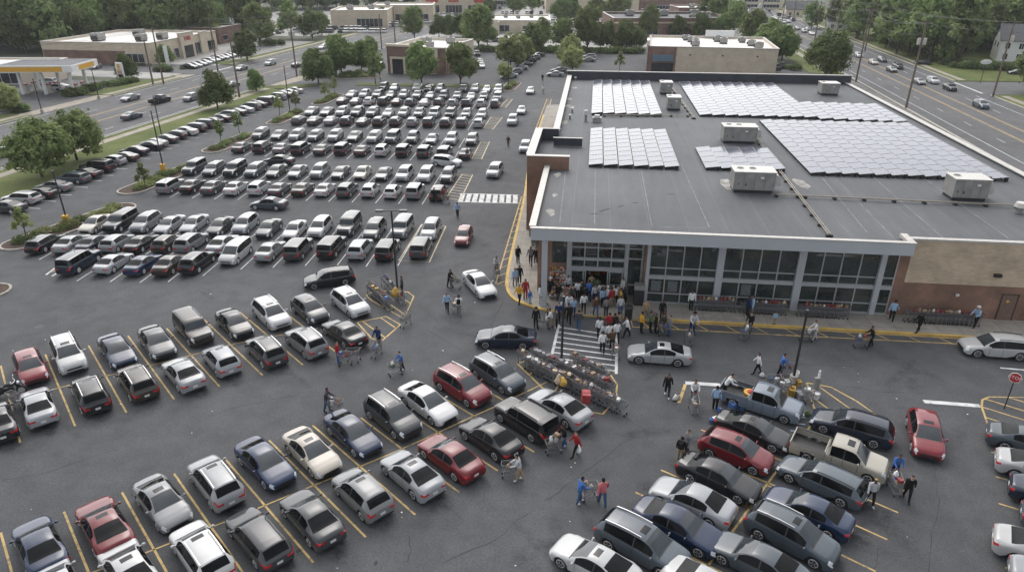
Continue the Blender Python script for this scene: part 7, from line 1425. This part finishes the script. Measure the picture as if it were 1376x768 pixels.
b = MB(); b.tube([(.38, -.40, 1.05), (.52, -.15, 1.02), (.52, .15, 1.02), (.38, .40, 1.05)], .02, 6); b.build('handlebar', M['rim'], mc); b = MB(); b.ball((.68, 0, .88), (.10, .11, .11), 10, 6); b.build('headlight', M['head'], mc)
for s in (1, -1): b = MB(); b.ball((.42, s * .46, 1.2), (.03, .09, .06), 8, 5); b.beam((.40, s * .38, 1.05), (.42, s * .45, 1.18), .02, .02); b.build('mirror', M['rim'], mc)
print('people', npeople, 'carts', ncart)
# ------------------------------------------------------------------ light
wd = bpy.data.worlds.new('World'); SC.world = wd; wd.use_nodes = True; nt = wd.node_tree; bg = nt.nodes['Background']
SUN_EL, SUN_AZ = R(48), R(-12)     # azimuth measured from +y towards +x
sky = N(nt, 'ShaderNodeTexSky', sky_type='NISHITA'); sky.sun_disc = False; sky.sun_elevation = SUN_EL; sky.sun_rotation = SUN_AZ; sky.air_density = 1.0; sky.dust_density = 3.0; sky.ozone_density = 1.0
hs_ = N(nt, 'ShaderNodeHueSaturation'); hs_.inputs['Saturation'].default_value = .28; nt.links.new(sky.outputs[0], hs_.inputs['Color']); nt.links.new(hs_.outputs[0], bg.inputs['Color']); bg.inputs['Strength'].default_value = .15
sn = bpy.data.lights.new('sun', 'SUN'); sn.energy = .7; sn.angle = R(115); sn.color = (1, .965, .91); so = bpy.data.objects.new('sun', sn); COL.objects.link(so)
dv = Vector((math.sin(SUN_AZ) * math.cos(SUN_EL), math.cos(SUN_AZ) * math.cos(SUN_EL), math.sin(SUN_EL))); so.rotation_euler = dv.to_track_quat('Z', 'Y').to_euler()
vs_ = SC.view_settings; vs_.view_transform = 'Standard'; vs_.look = 'None'; vs_.exposure = .86; vs_.gamma = 1.0; vs_.use_curve_mapping = False
SC.render.engine = 'CYCLES'; SC.cycles.use_denoising = True; SC.cycles.max_bounces = 5; SC.cycles.diffuse_bounces = 3; SC.cycles.glossy_bounces = 3; SC.cycles.transmission_bounces = 3; SC.cycles.transparent_max_bounces = 6
SC.render.resolution_x = 1024; SC.render.resolution_y = 571
# thin scattering volume, added to lighten and soften the distance
hz = MB(); hz.box((0, 800, 15.5), (3900, 2300, 33.0)); hm = bpy.data.materials.new('haze_air'); hm.use_nodes = True; hn = hm.node_tree; hn.nodes.remove(hn.nodes['Principled BSDF'])
pv = N(hn, 'ShaderNodeVolumePrincipled'); pv.inputs['Color'].default_value = (.86, .89, .93, 1); pv.inputs['Density'].default_value = (.00016); pv.inputs['Anisotropy'].default_value = .2; hn.links.new(pv.outputs[0], hn.nodes['Material Output'].inputs['Volume'])
tag(hz.build('haze', hm), kind='stuff'); SC.cycles.volume_bounces = 0
